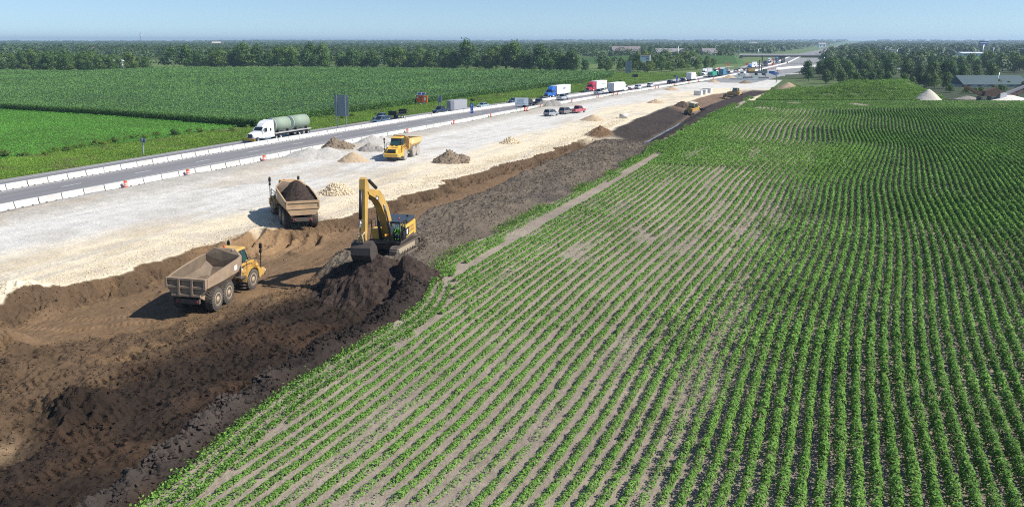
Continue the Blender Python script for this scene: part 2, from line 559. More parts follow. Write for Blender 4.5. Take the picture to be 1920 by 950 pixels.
    lay(dm, (0.096, 0.062, 0.035), 0.42)
    lanec = np.clip(smooth_lane / 0.8, 0, 1) * (1 - near * sstep(-0.3, 1.2, x - Lr))
    lay(lanec * 0.85, (0.185, 0.118, 0.064), 0.16)
    clay = np.exp(-((y - 63.5) / 6.5) ** 2) * sstep(-.6, .8, x - C) * (1 - sstep(4.2, 6.5, x - C)) * (y < 75)
    lay(np.clip(clay, 0, 1) * 0.9, (0.27, 0.170, 0.088), 0.28)
    tan = sstep(0.05, 0.4, fbm(x, y, 3.4, 4, 64)) * dm * (y < 60) * (x < -44 + (y - 25) * 0.15)
    lay(tan * 0.6, (0.18, 0.112, 0.056), 0.28)
    corner = dm * (1 - sstep(25.5, 28.5, y + .5 * n_mid)) * sstep(-43, -40, -x - 80 + 0 * x) * 0
    pale = np.exp(-(((x + 36.5) / 2.4) ** 2 + ((y - 25.2) / 1.0) ** 2)) * (1 + .4 * n_mid)
    lay(np.clip(pale, 0, 1) * .8, (0.34, 0.24, 0.14), 0.2)
    # dark humus in the pit on the field side
    dk = near * sstep(-1.2, 2.0, x - (-40.6 + 0.0 * y) + 3.2 * fbm(x, y, 5, 4, 65) - np.interp(y, [20, 30, 40, 48, 58], [3.4, 1.2, -1.0, 0.0, 1.0])) * (x < Fe)
    lay(dk, (0.025, 0.0165, 0.0110), 0.5)
    redd = sstep(0.0, 0.45, fbm(x, y, 4.5, 4, 66)) * dk
    lay(redd * 0.6, (0.062, 0.036, 0.020), 0.35)
    lay(np.clip(wind * 1.3, 0, 1) * (x < Fe), (0.055, 0.043, 0.036), 0.4)
    lay(np.clip(wind * 1.3, 0, 1) * (x < Fe) * sstep(32, 38, y), (0.022, 0.016, 0.013), 0.4)
    pile_c = sstep(0.0, 0.3, mound(x, y, -34.2, 55.5, 6.2, 4.6, 1.0) + .12 * n_mid)
    lay(pile_c * (x < Fe) * 1.0, (0.032, 0.024, 0.020), 0.35)
    # grey topsoil berm
    bm_ = sstep(-.1, .5, x - Lr) * (x < Fe) * (1 - near) * (1 - sstep(150, 160, y)) * (y > 50)
    lay(bm_, (0.122, 0.098, 0.072), 0.3)
    lay(bm_ * sstep(0.1, 0.45, fbm(x, y * .35, 4, 4, 67)) * .75, (0.075, 0.062, 0.052), 0.3)
    lay(bm_ * np.exp(-((x - Lr - .8) / .8) ** 2) * .7, (0.065, 0.05, 0.042), 0.35)
    # dark embankment
    lay(emb, (0.040, 0.030, 0.024), 0.4)
    brown = emb * sstep(228, 244, y + (x + 38) * 1.2) * (x < stream + 2.0 - np.clip((y - 250) / 40, 0, 1) * 3)
    lay(brown, (0.165, 0.110, 0.072), 0.18)
    lay(emb * np.exp(-((x - stream) / 0.8) ** 2) * 0.6, (0.17, 0.13, 0.09), 0.3)
    lay(np.clip(mound(x, y, -44.2, 163, 3.4, 5.5, 3.0), 0, 1), (0.14, 0.085, 0.045), 0.3)
    # bean field soil
    fld = (x > Fe) & (y < FIELD_TOP(x) + 4)
    lay(fld * 1.0, (0.30, 0.25, 0.195), 0.14)
    lay(fld * sstep(.0, .5, fbm(x, y, 14, 3, 70)) * .5, (0.22, 0.18, 0.145), 0.1)
    edge = np.exp(-((y - FIELD_TOP(x) - 2.5) / 2.4) ** 2) * (x > -24) * (x < 120)
    lay(edge * .8, (0.13, 0.11, 0.09), 0.3)
    back = (x > -22) * (y > FIELD_TOP(x) + 3) * (y < 450)
    lay(back * 1.0, (0.075, 0.115, 0.032), 0.35)
    lay(sstep(0.3, 0.6, fbm(x, y, 4, 3, 71)) * back * .6, (0.22, 0.18, 0.13), 0.2)
    lay(np.clip(mound(x, y, -15.5, 331, 5, 6, 2.2), 0, 1) * 1.0, (0.33, 0.25, 0.165), 0.2)
    yard = sstep(33, 36, x) * (y > FIELD_TOP(x) + 3) * (y < 400)
    lay(yard, (0.045, 0.06, 0.028), 0.3)
    # beyond the worksite: interchange ground
    ic = (y > 395 + 6 * n_big) & (y < 1000) & (x > B) & (x < B + 26)
    lay(ic * 1.0, (0.25, 0.25, 0.245), 0.15)
    # left side
    lv = (x < A - 8)
    lay(lv * 1.0, (0.11, 0.16, 0.045), 0.3)
    lay(lv * np.exp(-((A - 8.9 - x) / .7) ** 2) * .7, (0.27, 0.22, 0.13), 0.2)
    return h, np.clip(col, 0.005, 0.9), dict(emb=emb, stream=stream)


def h1(x, y):
    return float(land(np.array([x]), np.array([y]))[0])


# ---------------------------------------------------------------- ground sheet
def ticks(knots):
    """knots: list of (pos, step at pos); steps change linearly in between"""
    t = [knots[0][0]]
    for (a, sa), (b, sb) in zip(knots[:-1], knots[1:]):
        while t[-1] < b - 1e-6:
            f = (t[-1] - a) / (b - a)
            t.append(t[-1] + sa + (sb - sa) * max(0, min(1, f)))
        t[-1] = b
    return np.array(t)


xt = ticks([(-9000, 600), (-1200, 200), (-400, 30), (-125, 5), (-108, 1.4), (-90, .5), (-66, .34), (-60, .11), (-26, .11), (-22, .5), (20, 1.2), (70, 3), (300, 20), (1200, 200), (9000, 600)])
yt = ticks([(-400, 60), (0, 12), (9, .5), (12, .10), (21, .085), (60, .11), (90, .22), (160, .5), (300, 1.0), (420, 2.5), (900, 20), (3000, 160), (12000, 600)])
GX, GY = np.meshgrid(xt, yt)
gx, gy = GX.ravel(), GY.ravel()
gz, gcol, info = land(gx, gy, True)
nx, ny = len(xt), len(yt)
print('ground grid', nx, ny, nx * ny)
ii = (np.arange(ny - 1)[:, None] * nx + np.arange(nx - 1)[None, :]).ravel()
me = np_mesh('ground', np.stack([gx, gy, gz], 1), np.stack([ii, ii + 1, ii + nx + 1, ii + nx], 1), True)
fx, fy = gx[ii], gy[ii]
me.polygons.foreach_set('use_smooth', ~((fx > CREAM(fy) - 1.2) & (fx < FIELD(fy) + .2) & (fy > 10) & (fy < 330)))
ca = me.color_attributes.new('soil', 'FLOAT_COLOR', 'POINT')
ca.data.foreach_set('color', np.concatenate([gcol, np.ones((len(gcol), 1))], 1).astype(np.float32).ravel())
mt, nt, b = _mat('ground_soil')
at = nt.nodes.new('ShaderNodeAttribute'); at.attribute_name = 'soil'
geo = nt.nodes.new('ShaderNodeNewGeometry')
n1 = _noise(nt, 3.0, 8, geo.outputs['Position'], 0.7)
n2 = _noise(nt, 0.55, 5, geo.outputs['Position'], 0.6)
c = _mix(nt, 1.0, at.outputs['Color'], _ramp(nt, n1, [(0.25, 0.70), (0.75, 1.25)]), 'MULTIPLY')
c = _mix(nt, 1.0, c, _ramp(nt, n2, [(0.3, 0.86), (0.7, 1.10)]), 'MULTIPLY')
nt.links.new(c, b.inputs['Base Color'])
b.inputs['Roughness'].default_value = 0.92
b.inputs['Specular IOR Level'].default_value = 0.2
bp = nt.nodes.new('ShaderNodeBump'); bp.inputs['Strength'].default_value = 0.9; bp.inputs['Distance'].default_value = 0.14
nt.links.new(n1, bp.inputs['Height']); nt.links.new(bp.outputs[0], b.inputs['Normal'])
ground = link('ground', me, None, [mt])
setp(ground, kind='structure')
del GX, GY

# ---------------------------------------------------------------- ditch water
def ribbon(fl, fr, ys, z=0.004, follow=True):
    ys = np.asarray(ys, float)
    L = fl(ys); Rr = fr(ys); n = len(ys)
    if callable(z):
        zl, zr = z(L, ys), z(Rr, ys)
    else:
        zl = zr = np.full(n, z)
    V = np.concatenate([np.stack([L, ys, zl], 1), np.stack([Rr, ys, zr], 1)])
    i = np.arange(n - 1)
    return V, np.stack([i, i + n, i + n + 1, i + 1], 1)


stream_x = lambda y: -34.4 - np.clip((y - 200) / 50, 0, 1) * 2.2 + np.clip((y - 255) / 60, 0, 1) * 5
ys = np.arange(160, 262, 0.7)
wv = 0.12 + 0.30 * np.abs(fbm(ys, ys * 0, 5, 3, 80)) + 0.9 * np.exp(-((ys - 163) / 3) ** 2)
wgap = sstep(.0, .15, fbm(ys, ys * 0 + 4, 13, 2, 81))
V, F = ribbon(lambda y: stream_x(y) - wv * wgap, lambda y: stream_x(y) + wv * wgap, ys, 0)
zz = land(V[:, 0] * 0 + stream_x(V[:, 1]), V[:, 1]); V[:, 2] = np.convolve(np.pad(zz, 3, mode='edge'), np.ones(7) / 7, 'valid') + 0.09
mw, nt, b = _mat('ditch_water')
b.inputs['Base Color'].default_value = (0.16, 0.18, 0.20, 1); b.inputs['Roughness'].default_value = 0.12
o = link('ditch_water', np_mesh('ditch_water', V, F), None, [mw]); setp(o, kind='structure')

# ---------------------------------------------------------------- motorway
def road_mat(name, base, tone=0.16):
    m, nt, b = _mat(name)
    g = nt.nodes.new('ShaderNodeNewGeometry')
    mp = nt.nodes.new('ShaderNodeMapping'); mp.inputs['Scale'].default_value = (1, 0.04, 1)
    nt.links.new(g.outputs['Position'], mp.inputs['Vector'])
    st = _noise(nt, 0.9, 5, mp.outputs[0])
    fine = _noise(nt, 14, 4, g.outputs['Position'])
    c = _mix(nt, 1.0, base, _ramp(nt, st, [(0.3, 1 - tone), (0.7, 1 + tone)]), 'MULTIPLY')
    c = _mix(nt, 1.0, c, _ramp(nt, fine, [(0.3, 0.9), (0.7, 1.08)]), 'MULTIPLY')
    nt.links.new(c, b.inputs['Base Color']); b.inputs['Roughness'].default_value = 0.8
    return m


asphalt = road_mat('asphalt', (0.185, 0.18, 0.18))
shoulder_m = road_mat('worn_shoulder', (0.25, 0.24, 0.225))
concrete_m = M('concrete', (0.60, 0.58, 0.54), 0.85, var=0.22, scale=1.2)
paint_m = M('road_paint', (0.72, 0.72, 0.70), 0.6, var=0.2, scale=3)
yR = np.concatenate([np.arange(-120, 800, 4.0), np.arange(800, 3400, 40.0)])
zroad = lambda x, y: np.maximum(land(x, y), 0) * (np.hypot(x, y) > 1400) + 0.09


def sheet(name, fl, fr, ys, dz, mat, kind='structure'):
    V, F = ribbon(fl, fr, ys, lambda x, y: zroad(x, y) + dz)
    o = link(name, np_mesh(name, V, F), None, [mat]); setp(o, kind=kind)
    return o


sheet('shoulder', lambda y: BAR_A(y) - 8.2, lambda y: BAR_B(y) + 1.0, yR, 0.0, shoulder_m)
sheet('road', lambda y: BAR_A(y) - 6.9, lambda y: BAR_A(y) + 8.6, yR, 0.006, asphalt)


def marking(name, off, w, ys, dz=0.012, dash=None, off_from=BAR_A):
    Vs = []; Fs = []; nvt = 0
    if dash:
        segs = [(s, s + 3.05) for s in np.arange(ys[0] + dash, ys[-1], 12.2)]
    else:
        segs = [(a, b_) for a, b_ in zip(ys[:-1], ys[1:])]
    for a, b_ in segs:
        yy = np.array([a, b_]); X = off_from(yy) + off
        zz = zroad(X, yy) + dz
        Vs += [(X[0] - w / 2, a, zz[0]), (X[0] + w / 2, a, zz[0]), (X[1] + w / 2, b_, zz[1]), (X[1] - w / 2, b_, zz[1])]
        Fs.append([nvt, nvt + 1, nvt + 2, nvt + 3]); nvt += 4
    o = link(name, np_mesh(name, np.array(Vs), np.array(Fs)), None, [paint_m]); setp(o, kind='structure')


ym = np.arange(-40, 760, 4.0)
marking('road_marking', 4.75, 0.17, ym, dash=118.6 - 112 + 0.0)
marking('road_marking', 8.35, 0.14, ym)
marking('road_marking', 1.1, 0.13, ym)
marking('road_marking', -6.6, 0.15, ym)
marking('road_marking', -0.75, 0.13, ym)

# ================================================================ CROPS AND WILD GROWTH
def cyl_lat(x, y):
    """view corridor margin: how far right of the camera line still matters"""
    return x


# ---- soybean rows on the right: one carpet nobody could count
bean_m = leaf_mat('bean_leaf', (0.075, 0.18, 0.026), (0.235, 0.42, 0.075), big=0.09, trans=0.14, rough=0.6, spec=0.15)
bean_far_m = bean_m


def bean_rows():
    P = []; S = []; Nn = []
    ks = np.arange(-40.5, 75, 0.76)
    for kk in ks:
        # sample along the row, density falls with distance
        ys = []
        seg = [(13.0, 48, 310, .125), (48, 80, 190, .16), (80, 130, 115, .20), (130, 275, 85, .235)]
        for a, b_, dens, sz in seg:
            n = int((b_ - a) * dens)
            yy = RNG.uniform(a, b_, n)
            # cheap cull: outside the view wedge (with a margin for a side step)
            xx = kk + row_shift(np.full(n, kk), yy)
            keep = (xx < yy * 0.30 + 9) & (xx > FIELD(yy) + 0.15 + 1.95 * (yy < 56) + 0.25 * fbm(yy, yy * 0 + kk, 3, 2, 91))
            keep &= (yy < FIELD_TOP(xx) - 34 + 3 * 0)
            # bare lane beside the strip, tractor wheelings and thin patches
            lc = np.interp(yy, [48, 52, 60, 80, 104, 129, 140], [-27.4, -27.2, -28.1, -27.8, -27.1, -26.7, -26.6]); lane = (yy > 48) & (yy < 138) & (np.abs(xx - lc + .18 * fbm(yy, yy * 0, 6, 2, 100)) < .62)
            keep &= ~lane
            yy = yy[keep]; xx = xx[keep]
            if not len(yy):
                continue
            vig = sstep(-17, 6, xx - (yy - 30) * .02) * 0.75 + 0.25          # vigour: left thin, right tall
            vig = np.clip(vig + 0.36 * fbm(xx, yy, 17, 3, 92) + .18 * fbm(xx * 2, yy, 1.6, 3, 99), 0.18, 1.2)
            vig = np.where(yy > 125, np.clip(np.maximum(vig, .55) + .2, 0, 1), vig)
            stand = fbm(xx * 1.2, yy, 4.2, 3, 93) + 0.5 * fbm(xx, yy, 22, 2, 94)
            thin = sstep(-0.75, -0.35, stand + vig * 1.0 - 0.18)
            plant = sstep(.18, .62, vnoise(yy * 4.2, yy * 0 + kk * 7.7, 140)); streak = sstep(.12, .5, fbm(xx * 1.1, yy * .13, 2.0, 3, 142)) * sstep(4, -10, xx - (yy - 30) * .03) * (yy < 150)
            thin = thin * np.where(yy < 95, 0.42 + 0.58 * plant, 1.0) * (1 - .75 * streak)
            kp = RNG.random(len(yy)) < np.clip(thin, 0.05, 1) * (0.7 + 0.3 * vig)
            yy = yy[kp]; xx = xx[kp]; vig = vig[kp]
            # plants sit every 12 cm or so: clump slightly
            m = len(yy); plant = plant[kp]
            hw = (0.14 + 0.13 * vig) * np.interp(yy, [60, 150], [1, .80]) * np.clip(1 + (row_shift(np.full(len(yy), kk + 1.0), yy) - row_shift(np.full(len(yy), kk), yy)), .7, 1.6)
            hh = (0.17 + 0.52 * vig) * (.8 + .3 * plant) + .06 * fbm(xx * 2, yy, .5, 2, 98)
            ang = RNG.uniform(0.05, math.pi - 0.05, m)
            rad = RNG.uniform(0.35, 1.0, m) ** 0.6
            wob = 0.22 * fbm(xx * 3, yy, 0.8, 2, 95)
            dx = np.cos(ang) * rad * hw * (1 + wob * 2) + 0.05 * fbm(xx, yy, 1.1, 2, 96)
            dz = np.sin(ang) * rad * hh * (1 + wob)
            P.append(np.stack([xx + dx, yy, 0.03 + dz], 1))
            Nn.append(np.stack([np.cos(ang) * 0.8, np.zeros(m), np.sin(ang) * .9 + .25], 1) + RNG.normal(0, .32, (m, 3)))
            S.append(np.full(m, sz) * (0.85 + 0.3 * vig))
    # the first rows keep to the edge of the dug ground
    for off in (.20, .95, 1.70):
        n = 47 * 170; yy = RNG.uniform(13, 60, n); xx = FIELD(yy) + off + RNG.normal(0, .105, n)
        kp = (fbm(yy * .8, yy * 0 + off, 3, 3, 141) > -.6) & (RNG.random(n) < .35 + .65 * sstep(.2, .6, vnoise(yy * 3.5, yy * 0 + off * 9, 143)))
        yy, xx = yy[kp], xx[kp]; m = len(yy)
        P.append(np.stack([xx, yy, .04 + np.abs(RNG.normal(0, .20, m))], 1)); Nn.append(RNG.normal(0, .5, (m, 3)) + [0, 0, 1]); S.append(np.full(m, .14))
    # headland: rows running across at the far end
    for j, off in enumerate(np.arange(1.0, 34, 0.9)):
        n = 3400
        xx = RNG.uniform(-24, 130, n)
        yy = FIELD_TOP(xx) - off
        keep = (xx > FIELD(yy) + .2) & (xx < yy * .30 + 9) & (fbm(xx, yy, 9, 3, 97) > -0.55 + 0.25 * (RNG.random(n) - .5) + 0.35 * (np.abs(xx + 2) < 17) * (off > 8))
        xx = xx[keep]; yy = yy[keep]; m = len(xx)
        P.append(np.stack([xx, yy + RNG.normal(0, .16, m), RNG.uniform(.05, .38, m)], 1))
        Nn.append(np.stack([np.zeros(m), np.zeros(m), np.ones(m)], 1) + RNG.normal(0, .5, (m, 3)))
        S.append(np.full(m, .32))
    P = np.concatenate(P); Nn = np.concatenate(Nn); S = np.concatenate(S)
    P[:, 2] += land(P[:, 0], P[:, 1])
    print('bean leaves', len(P))
    return link('soybean_rows', leaf_mesh('soybean_rows', P, Nn, S), None, [bean_m])


setp(bean_rows(), kind='stuff', label='rows of young green soybean plants on pale soil', category='crop')

# ---- tall corn on the left
FRONT = [(-330, 170.5), (-219.7, 160.5), (-174.9, 156.6), (-129.6, 148.4), (-119.5, 147.0)]


def corn_right(y):     # where the corn meets the verge
    return np.interp(y, [147, 170, 203, 225, 286, 360, 420, 474, 520], [-119.5, -121.5, -118.5, -117.5, -112, -106, -108, -120, -132])


def corn_back(x):
    return np.interp(x, [-700, -560, -482, -430, -424, -418, -290, -132], [345, 350, 356, 361, 418, 440, 478, 472])


def corn_front(x):
    xs = [p[0] for p in FRONT]; return np.interp(x, xs, [p[1] for p in FRONT])


corn_m = leaf_mat('corn_leaf', (0.014, 0.075, 0.026), (0.16, 0.32, 0.105), big=0.03, trans=0.2, rough=0.6, spec=0.2)
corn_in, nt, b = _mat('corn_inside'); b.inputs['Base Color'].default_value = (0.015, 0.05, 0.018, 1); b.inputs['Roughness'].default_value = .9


def corn():
    n = 900000
    u = RNG.random(n)
    y = 147 + (u ** 1.9) * (480 - 147)
    x = RNG.uniform(-700, -104, n)
    hi = (x < corn_right(y) - .3) & (y > corn_front(x)) & (y < corn_back(x) - 2) & (x > -1.5 * y - 20)
    x = x[hi]; y = y[hi]
    top = 2.05 + 0.14 * fbm(x, y, 12, 3, 101) + 0.12 * fbm(x, y, 1.1, 2, 102)
    edge = np.minimum(np.minimum(y - corn_front(x), corn_right(y) - x) / 1.2, 1)
    z = top - np.abs(RNG.normal(0, .38, len(x)))
    z = np.where(RNG.random(len(x)) < .35 * (edge < 1), RNG.uniform(.1, 2.0, len(x)), z)
    s = 0.31 + 0.0016 * (y - 147)
    N = np.stack([RNG.normal(0.25, .6, len(x)), RNG.normal(0, .6, len(x)), np.abs(RNG.normal(.75, .35, len(x)))], 1)
    # a dense front face of blades
    m = 60000
    xf = RNG.uniform(-330, -119, m); yf = corn_front(xf) + RNG.uniform(-.25, .8, m)
    xr = None
    m2 = 60000
    yr = 147 + RNG.random(m2) ** 1.4 * 320; xr = corn_right(yr) + RNG.uniform(-.8, .3, m2)
    X = np.concatenate([x, xf, xr]); Y = np.concatenate([y, yf, yr]); Z = np.concatenate([z, RNG.uniform(.05, 2.05, m), RNG.uniform(.05, 2.05, m2)])
    S = np.concatenate([s, np.full(m, .30), 0.3 + .0016 * (yr - 147)])
    N = np.concatenate([N, RNG.normal(0, 1, (m, 3)) + [0, -.3, .2], RNG.normal(0, 1, (m2, 3)) + [.4, 0, .2]])
    Z = Z + land(X, Y)
    print('corn leaves', len(X))
    o = link('corn_crop', leaf_mesh('corn_crop', np.stack([X, Y, Z], 1), N, S, 0.45), None, [corn_m])
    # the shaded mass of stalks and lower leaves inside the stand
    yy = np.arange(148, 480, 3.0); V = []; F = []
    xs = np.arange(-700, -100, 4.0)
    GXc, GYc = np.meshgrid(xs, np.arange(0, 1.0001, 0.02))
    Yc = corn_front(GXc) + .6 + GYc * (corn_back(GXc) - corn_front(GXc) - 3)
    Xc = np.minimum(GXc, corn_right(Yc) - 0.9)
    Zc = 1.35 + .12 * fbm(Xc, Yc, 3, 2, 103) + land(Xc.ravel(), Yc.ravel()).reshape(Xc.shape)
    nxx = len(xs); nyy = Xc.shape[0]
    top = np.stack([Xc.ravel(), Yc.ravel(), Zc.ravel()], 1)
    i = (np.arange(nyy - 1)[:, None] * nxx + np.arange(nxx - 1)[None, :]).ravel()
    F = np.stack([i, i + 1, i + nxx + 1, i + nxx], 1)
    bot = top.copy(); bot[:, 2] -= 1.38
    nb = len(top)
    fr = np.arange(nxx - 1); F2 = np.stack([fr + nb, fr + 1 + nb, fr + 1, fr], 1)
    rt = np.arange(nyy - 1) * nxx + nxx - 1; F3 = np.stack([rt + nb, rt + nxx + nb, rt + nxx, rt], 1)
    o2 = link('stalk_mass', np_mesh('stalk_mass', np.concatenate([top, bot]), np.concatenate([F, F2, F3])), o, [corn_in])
    return o


setp(corn(), kind='stuff', label='tall blue green corn filling the field beyond the road', category='crop')

# ---- low bright soybean field, verge grass and weeds on the left
low_m = leaf_mat('low_bean_leaf', (0.06, 0.21, 0.02), (0.15, 0.40, 0.045), big=0.05, trans=.25)
verge_m = leaf_mat('verge_blade', (0.09, 0.22, 0.028), (0.25, 0.40, 0.07), big=0.07, trans=.3, patch=(0.18, 0.19, 0.09))


def low_field():
    n = 560000
    x = RNG.uniform(-330, -117, n); y = 60 + RNG.random(n) ** 1.0 * 110
    k = (y < corn_front(x) - .5) & (x < -124.5 + 2.2 * fbm(x * 0, y, 14, 2, 110) - np.clip(100 - y, 0, 40) * .12) & (x > -1.5 * y - 20)
    x = x[k]; y = y[k]
    z = np.abs(RNG.normal(.30, .09, len(x))) + .06 * fbm(x, y, 2.4, 3, 111) + land(x, y)
    return link('bean_carpet', leaf_mesh('bean_carpet', np.stack([x, y, z], 1), np.array([[0.1, 0, 1.0]]) + RNG.normal(0, .35, (len(x), 3)), .25), None, [low_m])


setp(low_field(), kind='stuff', label='bright green soybean carpet left of the verge', category='crop')


def grass_patch(name, x, y, h, s, mat, lab):
    z = land(x, y) + RNG.random(len(x)) * h
    N = RNG.normal(0, 1, (len(x), 3)) * [1, 1, .6] + [0, 0, .5]
    o = link(name, leaf_mesh(name, np.stack([x, y, z], 1), N, s, .35), None, [mat])
    return setp(o, kind='stuff', label=lab, category='grass')


n = 520000
y = 55 + RNG.random(n) ** 1.7 * 440
A_ = BAR_A(y)
wid = np.interp(y, [55, 147, 200, 300, 480], [19, 14, 17, 26, 52])
x = A_ - 8.7 - RNG.random(n) * (wid + 1)
k = ~((y > corn_front(x)) & (x < corn_right(y)))
x = x[k]; y = y[k]
grass_patch('verge_grass', x, y, .28 + .22 * sstep(0, .5, fbm(x, y, 5, 3, 120)), .20 + .0011 * (y - 55), verge_m, 'rough grass verge with weeds along the motorway')

mound_m = leaf_mat('mound_weed', (0.07, 0.185, 0.024), (0.29, 0.46, 0.08), big=0.12, trans=.3)
n = 150000
x = RNG.uniform(-23, 37, n); y = FIELD_TOP(x) + 5 + RNG.random(n) ** 1.2 * 75
bare = fbm(x, y, 5, 3, 122)
k = (bare < .48) & ~((mound(x, y, -15.5, 331, 4.2, 5.5, 1) > .05)) & (x > -22 + (y - 285) * .02)
x = x[k]; y = y[k]
grass_patch('mound_grass', x, y, .35 + .8 * sstep(.1, .6, fbm(x, y, 2.6, 3, 123)), .55, mound_m, 'weedy green cover on the long earth mound beyond the field')
# ragged weeds along the field edge
n = 14000
y = RNG.uniform(52, 300, n); x = FIELD(y) + RNG.normal(.25, .45, n)
k = fbm(x * .5, y, 5, 3, 124) > .05
grass_patch('edge_weeds', x[k], y[k], .6, .22 + .001 * y[k], mound_m, 'patchy weeds along the rim of the dark embankment')
n = 5000
y = RNG.uniform(125, 420, n); x = BAR_B(y) + 1.0 + np.abs(RNG.normal(0, .5, n))
k = fbm(x * .2, y, 9, 3, 125) > .1
grass_patch('barrier_weeds', x[k], y[k], .25, .22, verge_m, 'thin weeds at the foot of the right barrier')

# ---- clods and stones
def rocks(name, x, y, s, mats_, lab, cat, mi=None):
    n = len(x)
    _, cc, _i = land(x, y, True)
    base = np.array([(1, 0, 0), (-1, 0, 0), (0, 1, 0), (0, -1, 0), (0, 0, 1), (0, 0, -1)], float)
    tri = np.array([(0, 2, 4), (2, 1, 4), (1, 3, 4), (3, 0, 4), (2, 0, 5), (1, 2, 5), (3, 1, 5), (0, 3, 5)])
    jit = RNG.uniform(.55, 1.15, (n, 6, 1))
    V = base[None] * jit + RNG.normal(0, .22, (n, 6, 3))
    a = RNG.uniform(0, 6.28, n); ca, sa = np.cos(a), np.sin(a)
    X = V[..., 0] * ca[:, None] - V[..., 1] * sa[:, None]; Y = V[..., 0] * sa[:, None] + V[..., 1] * ca[:, None]
    V = np.stack([X, Y, V[..., 2] * .8], 2) * (s * .5)[:, None, None]
    V += np.stack([x, y, land(x, y) + s * .18], 1)[:, None]
    F = (tri[None] + (np.arange(n) * 6)[:, None, None]).reshape(-1, 3)
    me_ = np_mesh(name, V.reshape(-1, 3), F)
    ca_ = me_.color_attributes.new('soil', 'FLOAT_COLOR', 'POINT')
    cc = cc * RNG.uniform(.75, 1.35, (n, 1))
    ca_.data.foreach_set('color', np.repeat(np.concatenate([cc, np.ones((n, 1))], 1), 6, 0).astype(np.float32).ravel())
    o = link(name, me_, None, mats_)
    return setp(o, kind='stuff', label=lab, category=cat)


def clod_mat(name, a_, b_):
    m, nt, b = _mat(name)
    g = nt.nodes.new('ShaderNodeNewGeometry')
    nt.links.new(_mix(nt, g.outputs['Random Per Island'], a_, b_), b.inputs['Base Color'])
    b.inputs['Roughness'].default_value = .95; b.inputs['Specular IOR Level'].default_value = .15
    return m


clod_brown = clod_mat('clod_brown', (0.10, 0.06, 0.032), (0.24, 0.155, 0.085))
clod_dark = clod_mat('clod_dark', (0.028, 0.020, 0.017), (0.10, 0.078, 0.065))
stone_cream = clod_mat('stone_cream', (0.50, 0.40, 0.25), (0.80, 0.70, 0.50))

n = 90000
y = 13 + RNG.random(n) ** 1.6 * 147; x = RNG.uniform(-62, -25, n)
C_ = CREAM(y); F_ = FIELD(y)
w = (x > C_ - .3) & (x < F_ - .2)
smooth = (x > C_ + 2.2) & (x < LANE_R(y) - .5) & (y > 34)
keep = w & (~smooth | (RNG.random(n) < .06)) & (fbm(x, y, 3.5, 3, 130) > RNG.uniform(-.7, .45, n))
x = x[keep]; y = y[keep]
s = np.abs(RNG.normal(0, .055, len(x))) + .04 + .0007 * y
dark = (x > LANE_R(y) + .3) | ((y < 60) & (x > -40.5 + 2.4 * fbm(x, y, 5, 3, 65)))
rocks('brown_clods', x[~dark], y[~dark], s[~dark], [mt], 'brown clods of clay scattered over the dug ground', 'soil')
rocks('dark_clods', x[dark], y[dark], s[dark] * 1.1, [mt], 'dark clods of topsoil in the pit and along the field', 'soil')
n = 2600
y = RNG.uniform(22, 60, n); x = np.where(RNG.random(n) < .55, FIELD(y) - 1.7 + RNG.normal(0, .7, n), RNG.uniform(-58, -28, n))
q = np.exp(-(((x + 38) / 4) ** 2 + ((y - 30) / 3.5) ** 2)) + np.exp(-((x - FIELD(y) + 1.7) / 1.0) ** 2) + .25 * (fbm(x, y, 4, 3, 144) > .1)
k = (RNG.random(n) < q) & (x < FIELD(y) - .4) & ~((x > -50) & (x < LANE_R(y) - .8) & (y > 38))
rocks('large_clods', x[k], y[k], RNG.uniform(.16, .42, k.sum()), [mt], 'larger broken clods on the pit heaps and along the topsoil ridge', 'soil')
n = 11000
y = 30 + RNG.random(n) ** 1.3 * 170; x = CREAM(y) - np.abs(RNG.normal(1.4, 1.9, n)) - .5
k = fbm(x, y, 4, 3, 131) > RNG.uniform(-.6, .4, n)
x = x[k]; y = y[k]
rocks('cream_stones', x, y, .04 + np.abs(RNG.normal(0, .05, len(x))) + .0006 * y, [stone_cream], 'loose cream limestone along the rim of the cut', 'stone')

# ================================================================ TREES
def crown_pts(rr, h, w, n, lobes, low=.12):
    """leaf points gathered in many small clumps over several lobes"""
    L = []
    for i in range(lobes):
        a = rr.uniform(0, 6.28); q = rr.uniform(0, 1) ** .6
        zz = rr.uniform(low + .12, .93)
        env = math.sin(min(1, (zz - low) / (1 - low) * 1.12 + .10) * math.pi) ** .55
        L.append((math.cos(a) * q * w * .34 * env, math.sin(a) * q * w * .34 * env, zz * h - .06 * h, rr.uniform(.14, .26) * w, rr.uniform(.10, .19) * h))
    P = []; N = []
    per = n // lobes
    for cx, cy, cz, rw, rh in L:
        cl = rr.integers(0, 10 ** 6)
        d = RNG.normal(size=(per, 3)); d /= np.linalg.norm(d, axis=1, keepdims=True)
        bump = 1 + .38 * (vnoise(np.arctan2(d[:, 1], d[:, 0]) * 2.2 + cl, d[:, 2] * 3.1, 7) - .5) * 2
        r = RNG.uniform(.62, 1.0, per) ** .5 * bump
        P.append(np.stack([cx + d[:, 0] * rw * r, cy + d[:, 1] * rw * r, cz + d[:, 2] * rh * r], 1)); N.append(d + RNG.normal(0, .35, d.shape) + [0, 0, .25])
    P = np.concatenate(P); N = np.concatenate(N)
    k = P[:, 2] > low * h * .35
    return P[k], N[k]


bark = M('bark', (0.16, 0.13, 0.10), .9, var=.3, scale=4)
tree_m = leaf_mat('tree_leaf', (0.022, 0.070, 0.012), (0.115, 0.22, 0.040), big=.06, trans=.22, rough=.55)
tree_m2 = leaf_mat('tree_leaf_pale', (0.045, 0.11, 0.018), (0.18, 0.28, 0.055), big=.06, trans=.25, rough=.55)


